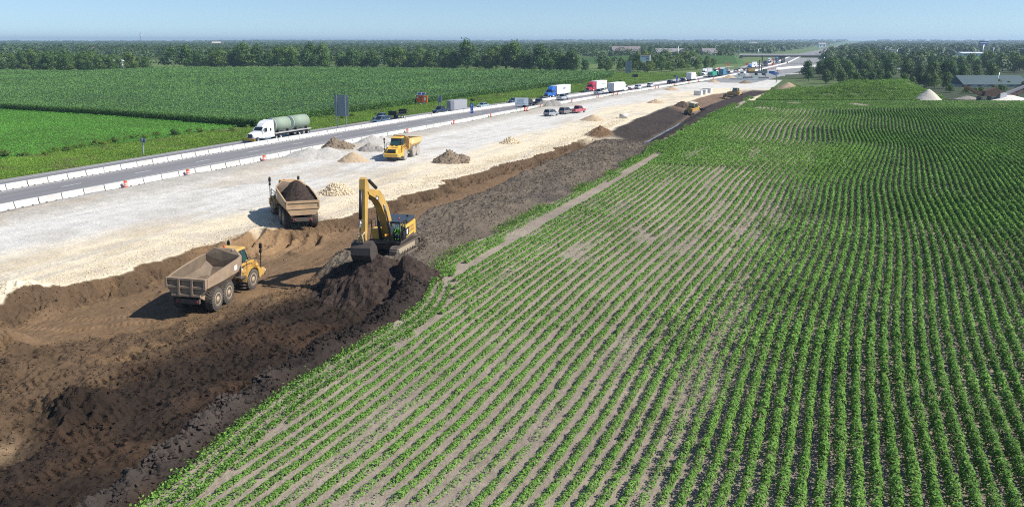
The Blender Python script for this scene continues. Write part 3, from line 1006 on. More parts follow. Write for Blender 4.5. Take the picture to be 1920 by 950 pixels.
def make_tree(name, h, w, n, lobes, ls, mat, seed):
    rr = np.random.default_rng(seed)
    t = thing(name, 'tree', 'tree')
    P, N = crown_pts(rr, h, w, n, lobes)
    link('crown', leaf_mesh('crown', P, N, ls, .7), t, [mat])
    m = MB(); m.tube((0, 0, -.4), (.05 * w * .2, 0, h * .55), .035 * h * .6, .012 * h, 8)
    for i in range(5):
        a = rr.uniform(0, 6.28); z0 = h * rr.uniform(.18, .42)
        m.tube((0, 0, z0), (math.cos(a) * w * .28, math.sin(a) * w * .28, z0 + h * .28), .012 * h, .004 * h, 6)
    m.build('trunk', bark, t)
    return t


protos = [make_tree('broadleaf_tree', 15, 13, 2600, 26, .85, tree_m, 1), make_tree('broadleaf_tree', 13.5, 12, 2300, 22, .85, tree_m, 2),
          make_tree('broadleaf_tree', 16.5, 12.5, 2700, 26, .9, tree_m, 3), make_tree('broadleaf_tree', 12, 11, 2000, 18, .8, tree_m2, 4),
          make_tree('broadleaf_tree', 17, 15, 3000, 30, .9, tree_m2, 5)]
used = set()
HUE = ['dark green', 'mid green', 'deep green', 'pale green', 'broad light green']


def put_tree(i, x, y, sc, label, group, sx=1.0, sz=1.0):
    src = protos[i]
    if i not in used:
        o = src; used.add(i)
    else:
        o = copy_tree(src)
    o.location = (x, y, h1(x, y)); o.rotation_euler = (0, 0, random.uniform(0, 6.28)); o.scale = (sc * sx, sc * sx, sc * sz)
    tag(o, label, 'tree', group)
    return o


def bases(pts, step, jitter, rows, gap):
    """spots along a polyline of ground points"""
    out = []
    for (ax, ay), (bx, by) in zip(pts[:-1], pts[1:]):
        L = math.hypot(bx - ax, by - ay); nn = max(1, int(L / step))
        ux, uy = (bx - ax) / L, (by - ay) / L
        for r_ in range(rows):
            for i in range(nn):
                t = (i + .5 * (r_ % 2) + random.uniform(-.25, .25)) * step
                out.append((ax + ux * t + random.uniform(-jitter, jitter) - uy * gap * r_, ay + uy * t + random.uniform(-jitter, jitter) + ux * gap * r_, r_))
    return out


# front hedge of the woods beyond the corn: the tree line the photo shows as one wall
cnt = 0
TL1 = [ground_at(-60, 134), ground_at(60, 136), ground_at(160, 137.5), ground_at(285, 132)]
for x, y, r_ in bases(TL1, 8.5, 1.5, 4, 10):
    x2, y2 = x, y + 5
    put_tree(random.choice([0, 1, 2, 3, 4]), x2, y2, random.uniform(.62, .80) + .03 * r_, 'leafy tree in the wood at the left end of the corn field', 'trees of the left wood', sz=random.uniform(.85, 1.1)); cnt += 1
TL2 = [ground_at(318, 130), ground_at(500, 130.3), ground_at(700, 131), ground_at(900, 133.5), ground_at(1108, 138)]
for x, y, r_ in bases(TL2, 8.2, 2.2, 2, 9):
    put_tree(random.choice([0, 1, 2, 0, 2, 4]), x, y + 5, random.choice([.68, .82, .9, 1.0, 1.08, 1.2]) * (1.0 if y < 460 else 1.0), 'dark leafy tree in the long tree line behind the corn', 'tree line behind the corn', sx=1.0, sz=random.uniform(.85, 1.12)); cnt += 1
# woods right of the tree line, beside the motorway
TR = [ground_at(1120, 134), ground_at(1200, 137), ground_at(1250, 136), ground_at(1300, 132), ground_at(1345, 125)]
for x, y, r_ in bases(TR, 10, 2, 3, 14):
    put_tree(random.choice([1, 3, 3, 4]), x, y + 6 + r_ * 6, random.uniform(.5, .68) + .08 * r_, 'leafy tree in the copse beside the motorway bend', 'copse beside the motorway'); cnt += 1
# woods on the right, behind the mound and the yard
RW = [ground_at(1512, 152), ground_at(1600, 155), ground_at(1700, 158), ground_at(1810, 163)]
for x, y, r_ in bases(RW, 8, 2.5, 4, 15):
    put_tree(random.choice([0, 0, 2, 1]), x, y + 22, random.uniform(.55, .78), 'dark tree in the wood behind the grass mound', 'wood behind the grass mound'); cnt += 1
RW2 = [ground_at(1600, 132), ground_at(1700, 136), ground_at(1800, 135), ground_at(1900, 137), ground_at(2040, 138)]
for x, y, r_ in bases(RW2, 11, 3, 4, 16):
    put_tree(random.choice([0, 2, 1, 4]), x, y, random.uniform(.62, .86), 'dark tree in the wood beyond the green roofed building', 'wood beyond the yard'); cnt += 1
for px, py, sc in ((1537, 146, .62), (1562, 150, .55), (1516, 152, .42)):
    x, y = ground_at(px, py)
    put_tree(0, x, y, sc, {1537: 'round dark tree standing alone at the left end of the right wood', 1562: 'dark tree just right of the round lone tree', 1516: 'small dark tree left of the round lone tree'}[px], None); cnt += 1
for x, y, r_ in bases([ground_at(1560, 158), ground_at(1640, 163), ground_at(1720, 168), ground_at(1800, 170)], 6.5, 2, 2, 9):
    put_tree(random.choice([0, 1, 3]), x, y + 4, random.uniform(.40, .56), 'shadowed tree at the foot of the wood behind the grass mound', 'front of the wood behind the mound'); cnt += 1
for x, y, r_ in bases([ground_at(1800, 176), ground_at(1990, 175)], 5, 1.5, 2, 7):
    put_tree(random.choice([0, 3]), x, y, random.uniform(.15, .24), 'low shrub in the green belt behind the yard machinery', 'shrubs behind the yard machinery', sx=1.6); cnt += 1
for x, y, r_ in bases([ground_at(1800, 160), ground_at(1920, 162), ground_at(1990, 162)], 6, 1.2, 1, 8):
    put_tree(3, x, y - 6, random.uniform(.20, .28), 'low leafy tree in the hedge before the long green roofed building', 'hedge before the yard building', sx=1.5); cnt += 1
print('trees', cnt)

# ---- the country beyond: one far wooded mass
def far_wood():
    P = []; N = []; S = []
    n = 15000
    th = RNG.uniform(R(-62), R(22), n); d = 560 * (11.0) ** (RNG.random(n) ** .9)
    x = np.sin(th) * d; y = np.cos(th) * d
    cover = fbm(x, y, 260, 4, 140)
    hw = np.abs(x - (BAR_A(y) + 6)) > 34 + y * .006
    big = (x > 40) & (y < 1200)
    right_site = (x > -110) & (x < 330) & (y > 560) & (y < 1150) & (cover < .25)
    k = (cover > -.20 - .25 * (d > 1500)) & hw & ~right_site & ~((x < -100) & (x > -420) & (y < 520)) & ~((x > -250) & (x < -50) & (y < 800) & (y > 560) & (cover < .1))
    x = x[k]; y = y[k]; d = d[k]
    z0 = land(x, y)
    for i in range(len(x)):
        pass
    m = len(x)
    hgt = RNG.uniform(8, 15, m); wid = RNG.uniform(8, 13, m) * np.clip(d / 1500, 1, 2.6)
    per = np.where(d < 1100, 150, np.where(d < 2200, 60, 26))
    idx = np.repeat(np.arange(m), per)
    t = len(idx)
    dv = RNG.normal(size=(t, 3)); dv /= np.linalg.norm(dv, axis=1, keepdims=True); dv[:, 2] = np.abs(dv[:, 2]) * 1.2 - .25
    bump = 1 + .35 * (vnoise(np.arctan2(dv[:, 1], dv[:, 0]) * 1.6 + idx * 3.3, dv[:, 2] * 3, 9) - .5) * 2
    P = np.stack([x[idx] + dv[:, 0] * wid[idx] * .5 * bump, y[idx] + dv[:, 1] * wid[idx] * .5 * bump, z0[idx] + hgt[idx] * (.5 + .5 * dv[:, 2] * bump)], 1)
    S = np.where(d[idx] < 1100, 1.5, np.where(d[idx] < 2200, 2.8, 5.0)) * RNG.uniform(.8, 1.2, t)
    print('far wood leaves', t)
    return link('far_woods', leaf_mesh('far_woods', P, dv + [0, 0, .3], S, .75), None, [far_m])


far_m = leaf_mat('far_leaf', (0.025, 0.062, 0.018), (0.085, 0.145, 0.040), big=.008, trans=0)
setp(far_wood(), kind='stuff', label='wooded country stretching to the horizon', category='woods')

# ---- bushes on the verge
def make_bush(seed, mat):
    rr = np.random.default_rng(seed)
    t = thing('bush', 'bush', 'bush')
    P, N = crown_pts(rr, 1.9, 2.8, 1500, 12, low=.02)
    P[:, 2] = np.abs(P[:, 2])
    link('foliage', leaf_mesh('foliage', P, N, .22, .7), t, [mat])
    m = MB()
    for i in range(5):
        a = rr.uniform(0, 6.28); m.tube((0, 0, -.1), (math.cos(a) * .8, math.sin(a) * .8, 1.1), .04, .02, 5)
    m.build('stem', bark, t)
    return t


weed_m = leaf_mat('weed_bush', (0.07, 0.16, 0.02), (0.21, 0.33, 0.05), big=.1, trans=.3)
bb = [make_bush(1, weed_m), make_bush(2, weed_m), make_bush(3, tree_m)]
bused = set()
blist = [(328, 256, 2, 1.0, 'round dark bush standing alone by the low soybean field'), (495, 182 + 28, 2, .7, 'small dark shrub at the foot of the corn')]
for px, py, i, sc, lab in blist[:1]:
    o = bb[i]; bused.add(i); x, y = ground_at(px, py); o.location = (x, y, h1(x, y)); o.scale = (sc,) * 3; tag(o, lab, 'bush')
vl = []
for px in list(range(2, 60, 16)) + list(range(80, 290, 13)) + [300, 352, 372, 395, 432, 470, 640, 665, 700, 760, 890, 930, 965, 1000, 1035, 1068, 1100, 1130, 1160, 1240, 1262, 1290, 1310]:
    py = np.interp(px, [0, 60, 250, 330, 430, 640, 800, 1000, 1130, 1330], [292, 296, 262, 254, 248, 222, 207, 167, 157, 141])
    vl.append((px + random.uniform(-6, 6), py + random.uniform(-3, 3)))
for j, (px, py) in enumerate(vl):
    i = j % 2
    o = bb[i] if i not in bused else copy_tree(bb[i]); bused.add(i)
    x, y = ground_at(px, py); o.location = (x, y, h1(x, y)); s_ = random.uniform(.35, .75); o.scale = (s_ * 1.3, s_ * 1.3, s_); o.rotation_euler = (0, 0, random.uniform(0, 6))
    tag(o, 'low yellow green bush in the ragged hedge between verge and crops', 'bush', 'bushes along the verge')

# ================================================================ STREET FURNITURE, BUILDINGS, HEAPS
def road_dir(y, f=BAR_A):
    dx = float(f(y + 2) - f(y - 2)); L = math.hypot(dx, 4)
    return dx / L, 4 / L


def ray_xy(px, dist):
    """ground spot at forward distance dist (m, along the view) in the direction of column px"""
    a = (px - 960) / FOC
    d = dist; r = a * d / math.cos(PITCH) * 1.0
    return (r * math.cos(YAW) - d * math.sin(YAW), d * math.cos(YAW) + r * math.sin(YAW))


def z_at(py, x, y):
    """height that is seen at photo row py above ground spot x, y"""
    d = -x * math.sin(YAW) + y * math.cos(YAW)
    b = (400 - py) / FOC
    cp, sp = math.cos(PITCH), math.sin(PITCH)
    t = d / (cp + b * sp)
    return CAM_H + t * (-sp + b * cp)


# ---- concrete barriers: one movable segment each
def barrier_mesh():
    m = MB()
    up = [(-.27, .10), (.27, .10), (.27, .19), (.14, .34), (.085, .81), (-.085, .81), (-.14, .34), (-.27, .19)]
    m.prism(up, -1.46, 1.46, axis='y')
    for a, b_ in ((-1.46, -.78), (-.50, .50), (.78, 1.46)):
        m.prism([(-.27, 0), (.27, 0), (.27, .0995), (-.27, .0995)], a, b_, axis='y')
    me = m.build('concrete_barrier', concrete_b).data
    bpy.data.objects.remove(bpy.data.objects['concrete_barrier'])
    return me


concrete_b, nt, b = _mat('barrier_concrete')
oi = nt.nodes.new('ShaderNodeObjectInfo'); co = _coord(nt)
c = _mix(nt, _noise(nt, 2.2, 6, co, .7), (0.42, 0.40, 0.36), (0.74, 0.72, 0.68))
c = _mix(nt, 1.0, c, _ramp(nt, oi.outputs['Random'], [(0, .80), (1, 1.12)]), 'MULTIPLY')
nt.links.new(c, b.inputs['Base Color']); b.inputs['Roughness'].default_value = .9
bme = barrier_mesh()
nb = 0
for f, nm, y0, y1, lab, grp in ((BAR_A, 'A', 40, 478, 'pale concrete barrier segment in the row between the two carriageways', 'concrete barriers between the carriageways'),
                               (BAR_B, 'B', 40, 478, 'weathered concrete barrier segment in the row beside the stone surface', 'concrete barriers beside the stone surface')):
    y = y0 + (0.0 if nm == 'A' else 1.2)
    while y < y1:
        dx, dy = road_dir(y, f)
        o = bpy.data.objects.new('concrete_barrier', bme); COL.objects.link(o)
        o.location = (float(f(y)) + random.uniform(-.02, .02), y, 0.085); o.rotation_euler = (0, 0, face(dx, dy) + random.uniform(-.008, .008))
        tag(o, lab, 'barrier', grp)
        y += 3.05 * dy; nb += 1
# the hundreds further on, one run
m = MB()
for f in (BAR_A, BAR_B):
    y = 480.0
    while y < 1050:
        x = float(f(y)); dx, dy = road_dir(y, f)
        m.prism([(-.28, 0), (.28, 0), (.28, .2), (.09, .85), (-.09, .85), (-.28, .2)], -4.4, 4.4, axis='y', M=Matrix.Translation((x, y, .08)) @ Matrix.Rotation(face(dx, dy), 4, 'Z'))
        y += 9 * dy
o = m.build('distant_barriers', concrete_b); setp(o, kind='stuff', label='far run of pale barriers towards the overpass', category='barrier')
print('barriers', nb)

# ---- drums
orange_m = M('drum_orange', (0.80, 0.085, 0.025), .5, var=.15)
white_m = M('white_band', (0.82, 0.82, 0.80), .4, var=.06)
rubber = M('rubber', (0.022, 0.022, 0.023), .85, var=.3, scale=12)


def make_drum():
    t = thing('traffic_drum', '', 'drum')
    m = MB(); m.lathe([(.06, .29), (.30, .285), (.301, .27), (.78, .25), (.781, .235), (1.0, .23), (1.0, .05), (1.04, .05)], axis='z', n=16, m=0)
    m.build('body', orange_m, t)
    m = MB()
    for z0, r in ((.34, .275), (.60, .262)):
        m.lathe([(z0, r + .006), (z0 + .13, r + .004)], axis='z', n=16)
    m.build('band', white_m, t)
    m = MB(); m.lathe([(0, .42), (.05, .42), (.055, .3), (.09, .29)], axis='z', n=16); m.build('base', rubber, t)
    return t


drum0 = make_drum(); dfirst = True
DR = [(231, 353), (339, 330), (490, 303), (751, 250), (843, 234), (917, 221), (984, 210), (989, 210.5), (1014, 203), (1072, 193), (1116, 184.5), (1150, 180), (1158, 179), (1220, 167), (1226, 166), (1262, 161), (1282, 156.5), (1300, 153.5), (1332, 149)]
for px, py in DR:
    o = drum0 if dfirst else copy_tree(drum0); dfirst = False
    x, y = ground_at(px, py); x = max(x, float(BAR_B(y)) + .75)
    o.location = (x, y, h1(x, y)); o.rotation_euler = (random.uniform(-.04, .04), random.uniform(-.04, .04), random.uniform(0, 6))
    tag(o, 'orange and white drum standing along the right barrier', 'drum', 'drums along the right barrier')
for i, (px, py) in enumerate([(1436, 130), (1441, 129.6), (1446, 129.3), (1451, 129), (1456, 128.7), (1461, 128.4), (1466, 128), (1471, 127.6), (1476, 127.3)]):
    o = copy_tree(drum0); x, y = ground_at(px, py); o.location = (x, y, .02)
    tag(o, 'orange drum in the row closing the far ramp', 'drum', 'drums closing the far ramp')

# ---- signs
galv = M('galvanised', (0.42, 0.45, 0.47), .45, .7, var=.1)
sign_back = M('sign_back', (0.26, 0.31, 0.35), .5, .5, var=.15)
blue_s = M('sign_blue', (0.02, 0.12, 0.55), .45, var=.05)
green_s = M('sign_green', (0.01, 0.30, 0.18), .45, var=.05)
dark_s = M('dark_panel', (0.03, 0.035, 0.05), .5)
lett = M('sign_letter', (0.72, 0.75, 0.78), .5, var=0)
lett_d = M('sign_letter_dark', (0.20, 0.25, 0.33), .5, var=0)


def sign(name, label, px, py, wid, z0, z1, posts, mat=sign_back, ribs=True, rot=None, thick=.05, group=None, postmat=galv):
    x, y = ground_at(px, py); dx, dy = road_dir(y)
    t = thing(name, label, 'sign', (x, y, h1(x, y)), rot if rot is not None else face(dx, dy), group)
    m = MB(); m.box(-wid / 2, wid / 2, -thick, 0, z0, z1)
    m.build('panel', mat, t)
    if ribs:
        m = MB(); k = z0 + .2
        while k < z1 - .1:
            m.box(-wid / 2 + .05, wid / 2 - .05, -thick - .035, -thick - .002, k, k + .05); k += .45
        m.build('stiffener', galv, t)
    for q in posts:
        m = MB(); m.box(q - .09, q + .09, -thick - .20, -thick - .04, -.5, z1 if ribs else z0 + .3); m.build('post', postmat, t)
    return t


sign('road_sign', 'large grey back of a road sign on two steel posts by the corn', 642, 240, 3.4, 2.7, 7.4, (-1.05, 1.05), rot=R(6))
sign('road_sign', 'small grey sign back on one thin post in the near verge', 271, 291, 1.5, 2.35, 3.15, (0,), rot=R(-10))
sign('road_sign', 'narrow grey sign back on two posts behind the box trailer', 825, 203, 1.5, 2.0, 3.9, (-.35, .45), rot=R(6))
sign('road_sign', 'tall grey sign back with bright edge posts beside the billboard', 1178, 139, 3.6, .6, 7.6, (-1.5, 1.7), rot=R(10))
sign('message_sign', 'small dark sign panel low in the far verge', 1191, 147, 3.0, .5, 2.1, (-1, 1), mat=dark_s, ribs=False, rot=R(6))


def strokes(m, x0, z0, h, pattern, y=-.056, th=.012, w=.035):
    """tiny block letters: pattern letters drawn with bars"""
    G = {'I': [(0.5, 0, .5, 1)], 'E': [(0, 0, 0, 1), (0, 0, 1, 0), (0, .5, .8, .5), (0, 1, 1, 1)], 'L': [(0, 0, 0, 1), (0, 0, 1, 0)], 'T': [(.5, 0, .5, 1), (0, 1, 1, 1)],
         'N': [(0, 0, 0, 1), (1, 0, 1, 1), (0, 1, 1, 0)], 'O': [(0, 0, 0, 1), (1, 0, 1, 1), (0, 0, 1, 0), (0, 1, 1, 1)], '3': [(1, 0, 1, 1), (0, 0, 1, 0), (0, .5, 1, .5), (0, 1, 1, 1)],
         '1': [(.5, 0, .5, 1)], '4': [(1, 0, 1, 1), (0, .5, 1, .5), (0, .5, 0, 1)], '-': [(0, .5, 1, .5)], 'F': [(0, 0, 0, 1), (0, .5, .8, .5), (0, 1, 1, 1)]}
    lw = h * .55
    for i, ch in enumerate(pattern):
        ox = x0 + i * lw * 1.5
        for a, b_, c_, d_ in G.get(ch, []):
            p0 = Vector((ox + a * lw, y, z0 + b_ * h)); p1 = Vector((ox + c_ * lw, y, z0 + d_ * h))
            m.tube(p0, p1, w * .5, n=4, smooth=False)


def blue_mile(px, py, label, sc=1.0):
    x, y = ground_at(px, py); x = max(x, float(BAR_B(y)) + .55)
    t = thing('marker_sign', label, 'sign', (x, y, h1(x, y)), R(10), None, sc)
    m = MB(); m.box(-.38, .38, -.03, 0, 1.75, 4.15); m.build('panel', blue_s, t)
    m = MB()
    strokes(m, -.14, 3.45, .36, 'N', y=-.035, w=.07); strokes(m, -.10, 2.85, .26, '3', y=-.035, w=.06)
    strokes(m, -.26, 2.10, .40, '34', y=-.035, w=.07)
    m.build('lettering', lett, t)
    m = MB(); m.box(-.06, .06, .004, .09, -.4, 4.1); m.build('post', galv, t)


blue_mile(885, 229, 'blue mile marker sign on a grey post, the nearer one at the right barrier')
blue_mile(1250, 160, 'blue mile marker sign, the farther one at the right barrier')

# white board on three posts, seen from its written side
x, y = ground_at(978, 211)
t = thing('project_sign', 'white project board with faded blue lettering on three posts', 'sign', (x, y, h1(x, y)), R(16))
m = MB(); m.box(-1.85, 1.85, -.05, 0, 1.75, 3.75); m.build('panel', M('board_white', (.66, .74, .80), .5, var=.06), t)
m = MB(); strokes(m, -1.35, 2.35, 1.05, '1', w=.07)
for q, (z, n_) in enumerate(((3.2, 9), (2.85, 7), (2.45, 8), (2.0, 14))):
    strokes(m, -.85 if q < 3 else -1.6, z, .24, ('INLETFOLINETOF')[:n_], w=.045)
m.build('lettering', lett_d, t)
for q in (-1.45, -.2, 1.2):
    m = MB(); m.box(q - .06, q + .06, .003, .12, -.6, 3.6); m.build('post', galv, t)

# billboard
x, y = ground_at(1209, 137)
t = thing('billboard', 'white billboard with red top edge on a single dark pole', 'billboard', (x, y, 0), R(-8))
m = MB(); m.box(-3.1, 3.1, -.3, .3, 7.2, 10.6); m.box(-1.2, .2, -.32, .32, 6.2, 7.2); m.build('panel', M('bb_white', (.82, .82, .84), .5), t)
m = MB(); m.box(-3.15, 3.15, -.36, .36, 10.6, 11.0); m.build('top_edge', M('bb_red', (.55, .08, .06), .5), t)
m = MB(); m.box(.5, 2.5, -.34, -.31, 8.0, 9.1); m.box(-2.4, 2.3, -.34, -.31, 9.5, 9.9); m.build('lettering', lett_d, t)
m = MB(); m.tube((0, 0, -1), (0, 0, 7), .28, .24); m.build('pole', dark_s, t)

# orange message cabinet with solar panels
x, y = ground_at(791, 197)
t = thing('message_board', 'orange folded message board with two solar panels by the corn edge', 'message board', (x, y, h1(x, y)), R(14))
org = M('cabinet_orange', (0.78, 0.15, 0.03), .5, var=.15, scale=2)
m = MB(); m.box(-1.75, -.25, -.25, .25, .85, 2.9); m.box(-.22, .12, -.15, .25, .85, 2.9); m.box(.15, 1.75, -.30, .25, .80, 2.85); m.build('cabinet', org, t, .02)
m = MB(); m.box(.8, 1.3, -.305, -.302, 1.4, 2.3); m.box(-1.55, -1.0, -.256, -.253, 2.15, 2.45); m.build('decal', lett, t)
Mx = Matrix.Translation((-.1, 0, 3.35)) @ Matrix.Rotation(R(38), 4, 'X')
m = MB(); m.box(-1.25, 1.25, -.6, .6, -.03, .03, M=Mx); m.build('panel_frame', M('alu', (.7, .74, .78), .35, .6), t)
for s in (-1, 1):
    m = MB(); m.box(min(s * .1, s * 1.15), max(s * .1, s * 1.15), -.5, .5, .032, .04, M=Mx); m.build('solar_panel', M('pv', (.01, .02, .12), .2), t)
m = MB(); m.tube((-.1, 0, 0.6), (-.1, 0, 3.3), .07); m.box(-1.2, 1.2, -.5, .5, .45, .6); m.build('mast', galv, t)
for s in (-1, 1):
    m = MB(); m.lathe([(-.09, .2), (-.09, .3), (.09, .3), (.09, .2)], c=(s * .95, 0, .30), n=14); m.build('wheel', rubber, t)
m = MB(); m.tube((0, -.4, .52), (0, -2.2, .45), .05); m.build('drawbar', galv, t)

# ---- poles
def light_pole(px, base_py, top_py, arm, label, group='street lamps at the interchange', two=False, dist=None):
    x, y = ray_xy(px, dist) if dist else ground_at(px, base_py)
    z0 = h1(x, y); zt = z_at(top_py, x, y) - z0
    t = thing('street_lamp', label, 'street lamp', (x, y, z0), YAW, group)
    w = max(.10, .00038 * y)
    m = MB(); m.tube((0, 0, -.5), (0, 0, zt), w * 1.3, w, 8); m.build('pole', lampm, t)
    m = MB()
    for s in ((-1, 1) if two else (arm,)):
        m.tube((0, 0, zt - .1), (s * 2.0, 0, zt + .7), w * .8, w * .6, 6); m.box(min(s * 1.8, s * 3.2), max(s * 1.8, s * 3.2), -.2, .2, zt + .6, zt + .82)
    m.build('lamp_arm', lampm, t)
    return t


lampm = M('lamp_grey', (0.50, 0.56, 0.60), .45, .4)
for i, (px, bp_, tp, arm) in enumerate([(1142, 101, 86, 1), (1222, 101, 87, 1), (1271, 116, 86.5, 1), (1298, 102, 88, -1), (1302, 102, 90, 1), (1331, 104, 87, -1), (1341, 104, 87, 1), (1352, 104, 93, 1), (1421, 104, 93, 1), (1426, 104, 92, -1),
                                      (1659, 107, 89, 1), (1667, 106, 90, 1), (1681, 107, 93, 1), (1690, 107, 91, -1), (1720, 103, 88, -1), (1729, 106, 95, 1), (1756, 104, 89, -1), (1768, 107, 90, 1), (1861, 110, 90, -1), (1594, 111, 92, 1)]):
    side = 'left of the overpass' if px < 1400 else 'on the overpass road' if px < 1500 else 'right of the overpass'
    light_pole(px, bp_, tp, arm, 'pale tall lamp post ' + side, 'street lamps ' + side)
light_pole(1544, 124, 105, 1, 'pale lamp post at the white barrier right of the overpass', None)
wood = M('pole_wood', (.20, .16, .13), .9)


def util_pole(px, py, top, label):
    x, y = ground_at(px, py); z0 = h1(x, y); zt = z_at(top, x, y) - z0
    t = thing('utility_pole', label, 'utility pole', (x, y, z0), YAW)
    m = MB(); m.tube((0, 0, -1), (zt * .06, 0, zt), .19, .14, 8); m.build('pole', wood, t)
    m = MB(); m.box(zt * .06 - 1.1, zt * .06 + 1.1, -.08, .08, zt - .9, zt - .72); m.build('crossarm', wood, t)


util_pole(1455, 155, 129, 'leaning wooden utility pole at the end of the stone surface')
util_pole(1553, 108, 84, 'thin dark utility pole right of the overpass')
util_pole(1626, 118, 80, 'tall dark utility pole above the right wood')

# radio mast on the left horizon
x, y = ray_xy(295, 2400); z0 = h1(x, y); zt = z_at(60, x, y) - z0
t = thing('radio_mast', 'red and white lattice radio mast on the left horizon', 'mast', (x, y, z0), 0)
m = MB()
for k in range(3):
    a = k * 2.094; m.tube((math.cos(a) * 1.6, math.sin(a) * 1.6, 0), (math.cos(a) * .5, math.sin(a) * .5, zt), .35, .25, 5)
for i in range(14):
    z = zt * (i + 1) / 15; q = 1.6 - 1.1 * z / zt
    m.tube((q, 0, z), (-q * .5, q * .87, z + 3), .2, n=4); m.tube((-q * .5, q * .87, z), (-q * .5, -q * .87, z + 3), .2, n=4)
m.build('lattice', M('mast_grey', (.22, .24, .28), .6), t)
m = MB(); m.lathe([(zt * .72, 3.2), (zt * .76, 3.2)], axis='z', n=10); m.lathe([(zt * .80, 2.4), (zt * .82, 2.4)], axis='z', n=10); m.build('antenna_ring', M('mast_pale', (.6, .6, .62), .5), t)

# tall blue pole sign, gantry, green sign
x, y = ground_at(1841, 107); zt = z_at(77.5, x, y); zb = z_at(84, x, y)
t = thing('pole_sign', 'blue high-rise sign on a tall white pole on the right horizon', 'sign', (x, y, 0), YAW)
wd = 7.5 * y / 1500 * 1.0
m = MB(); m.box(-wd * .9, wd * .95, -.5, .5, zb, zt); m.build('panel', M('far_blue', (.02, .10, .28), .5), t)
m = MB(); m.box(-wd * .75, wd * .8, -.56, -.51, zb + 1.8, zb + 2.6); m.build('lettering', lett, t)
m = MB(); m.tube((0, 0, -1), (.4, 0, zb), .8, .7); m.build('pole', lampm, t)
x, y = ground_at(1664, 107); zt = z_at(97.5, x, y)
t = thing('guide_sign', 'green guide sign on two posts right of the overpass', 'sign', (x, y, 0), YAW)
m = MB(); m.box(-2.9, 2.9, -.1, 0, zt - 3.2, zt); m.build('panel', green_s, t)
m = MB(); m.box(-2, 1.6, -.14, -.11, zt - 1.3, zt - 1.0); m.box(-2, .6, -.14, -.11, zt - 2.2, zt - 1.9); m.build('lettering', lett, t)
for q in (-2, 2):
    m = MB(); m.box(q - .12, q + .12, .01, .2, -.5, zt); m.build('post', galv, t)
x, y = ground_at(1908, 110); zt = z_at(91, x, y)
t = thing('sign_gantry', 'pale steel gantry over the road at the right edge', 'gantry', (x, y, 0), YAW)
for q in (0, 17):
    m = MB(); m.tube((q, 0, -1), (q, 0, zt), .35, .3); m.build('upright', lampm, t)
m = MB(); m.box(-.3, 17.3, -.4, .4, zt - .9, zt); m.build('beam', lampm, t)

# ---- heaps
def heap(name, label, px, py, wid, hgt, mat, seed, peaks=((0, 0, 1.0),), rough=.1, cat='pile', depth=None, zoff=0, grp=None, stones=None, sr=.12):
    """heap whose front foot is at px, py and whose width is wid metres"""
    x, y = ground_at(px, py); dep = depth or wid * .8
    n = 56
    u = np.linspace(-1, 1, n); U, W_ = np.meshgrid(u, u)
    X = U * wid / 2 * 1.05; Y = W_ * dep / 2 * 1.05
    Z = np.zeros_like(X) - 1
    for cx, cy, a in peaks:
        d = np.hypot((X - cx * wid / 2) / (wid / 2 * (.45 + .55 * a)), (Y - cy * dep / 2) / (dep / 2 * (.45 + .55 * a)))
        Z = np.maximum(Z, (1 - d * (1 + .12 * fbm(X + seed, Y, wid * .4, 2, seed))) * hgt * a)
    Z = np.where(Z > hgt * .82, hgt * .82 + (Z - hgt * .82) * .55, Z)
    Z = Z + rough * fbm(X + seed * 3.1, Y, .9, 4, seed + 5) + rough * .5 * fbm(X, Y + seed, .35, 2, seed + 9)
    cx_, cy_ = x - math.sin(YAW) * dep * .42, y + math.cos(YAW) * dep * .42
    g = h1(cx_, cy_) + zoff
    gnd = land((cx_ + X * math.cos(YAW) - Y * math.sin(YAW)).ravel(), (cy_ + X * math.sin(YAW) + Y * math.cos(YAW)).ravel()).reshape(X.shape) - g
    Z = np.maximum(Z, -.15) + np.minimum(gnd, .4)
    V = np.stack([X.ravel(), Y.ravel(), Z.ravel()], 1)
    i = (np.arange(n - 1)[:, None] * n + np.arange(n - 1)[None, :]).ravel()
    keep = (Z.ravel()[i] > gnd.ravel()[i] - .12) | (Z.ravel()[i + n + 1] > gnd.ravel()[i + n + 1] - .12)
    i = i[keep]
    o = link(name, np_mesh(name, V, np.stack([i, i + 1, i + n + 1, i + n], 1), False), None, [mat])
    o.location = (cx_, cy_, g); o.rotation_euler = (0, 0, YAW)
    tag(o, label, cat, grp)
    if stones is not None:
        m_ = stones; k = RNG.integers(0, len(i), m_); vv = V[i[k]]
        base = np.array([(1, 0, 0), (-1, 0, 0), (0, 1, 0), (0, -1, 0), (0, 0, 1), (0, 0, -1)], float)
        tri = np.array([(0, 2, 4), (2, 1, 4), (1, 3, 4), (3, 0, 4), (2, 0, 5), (1, 2, 5), (3, 1, 5), (0, 3, 5)])
        S = np.abs(RNG.normal(sr, sr * .4, m_)) + .03
        VV = base[None] * RNG.uniform(.5, 1.1, (m_, 6, 1)) + RNG.normal(0, .2, (m_, 6, 3))
        VV = VV * S[:, None, None] + (vv + RNG.normal(0, .12, vv.shape) * [1, 1, 0])[:, None]
        s_ = link('loose_stones', np_mesh('loose_stones', VV.reshape(-1, 3), (tri[None] + (np.arange(m_) * 6)[:, None, None]).reshape(-1, 3)), o, [mat])
        setp(s_, kind='stuff')
    return o


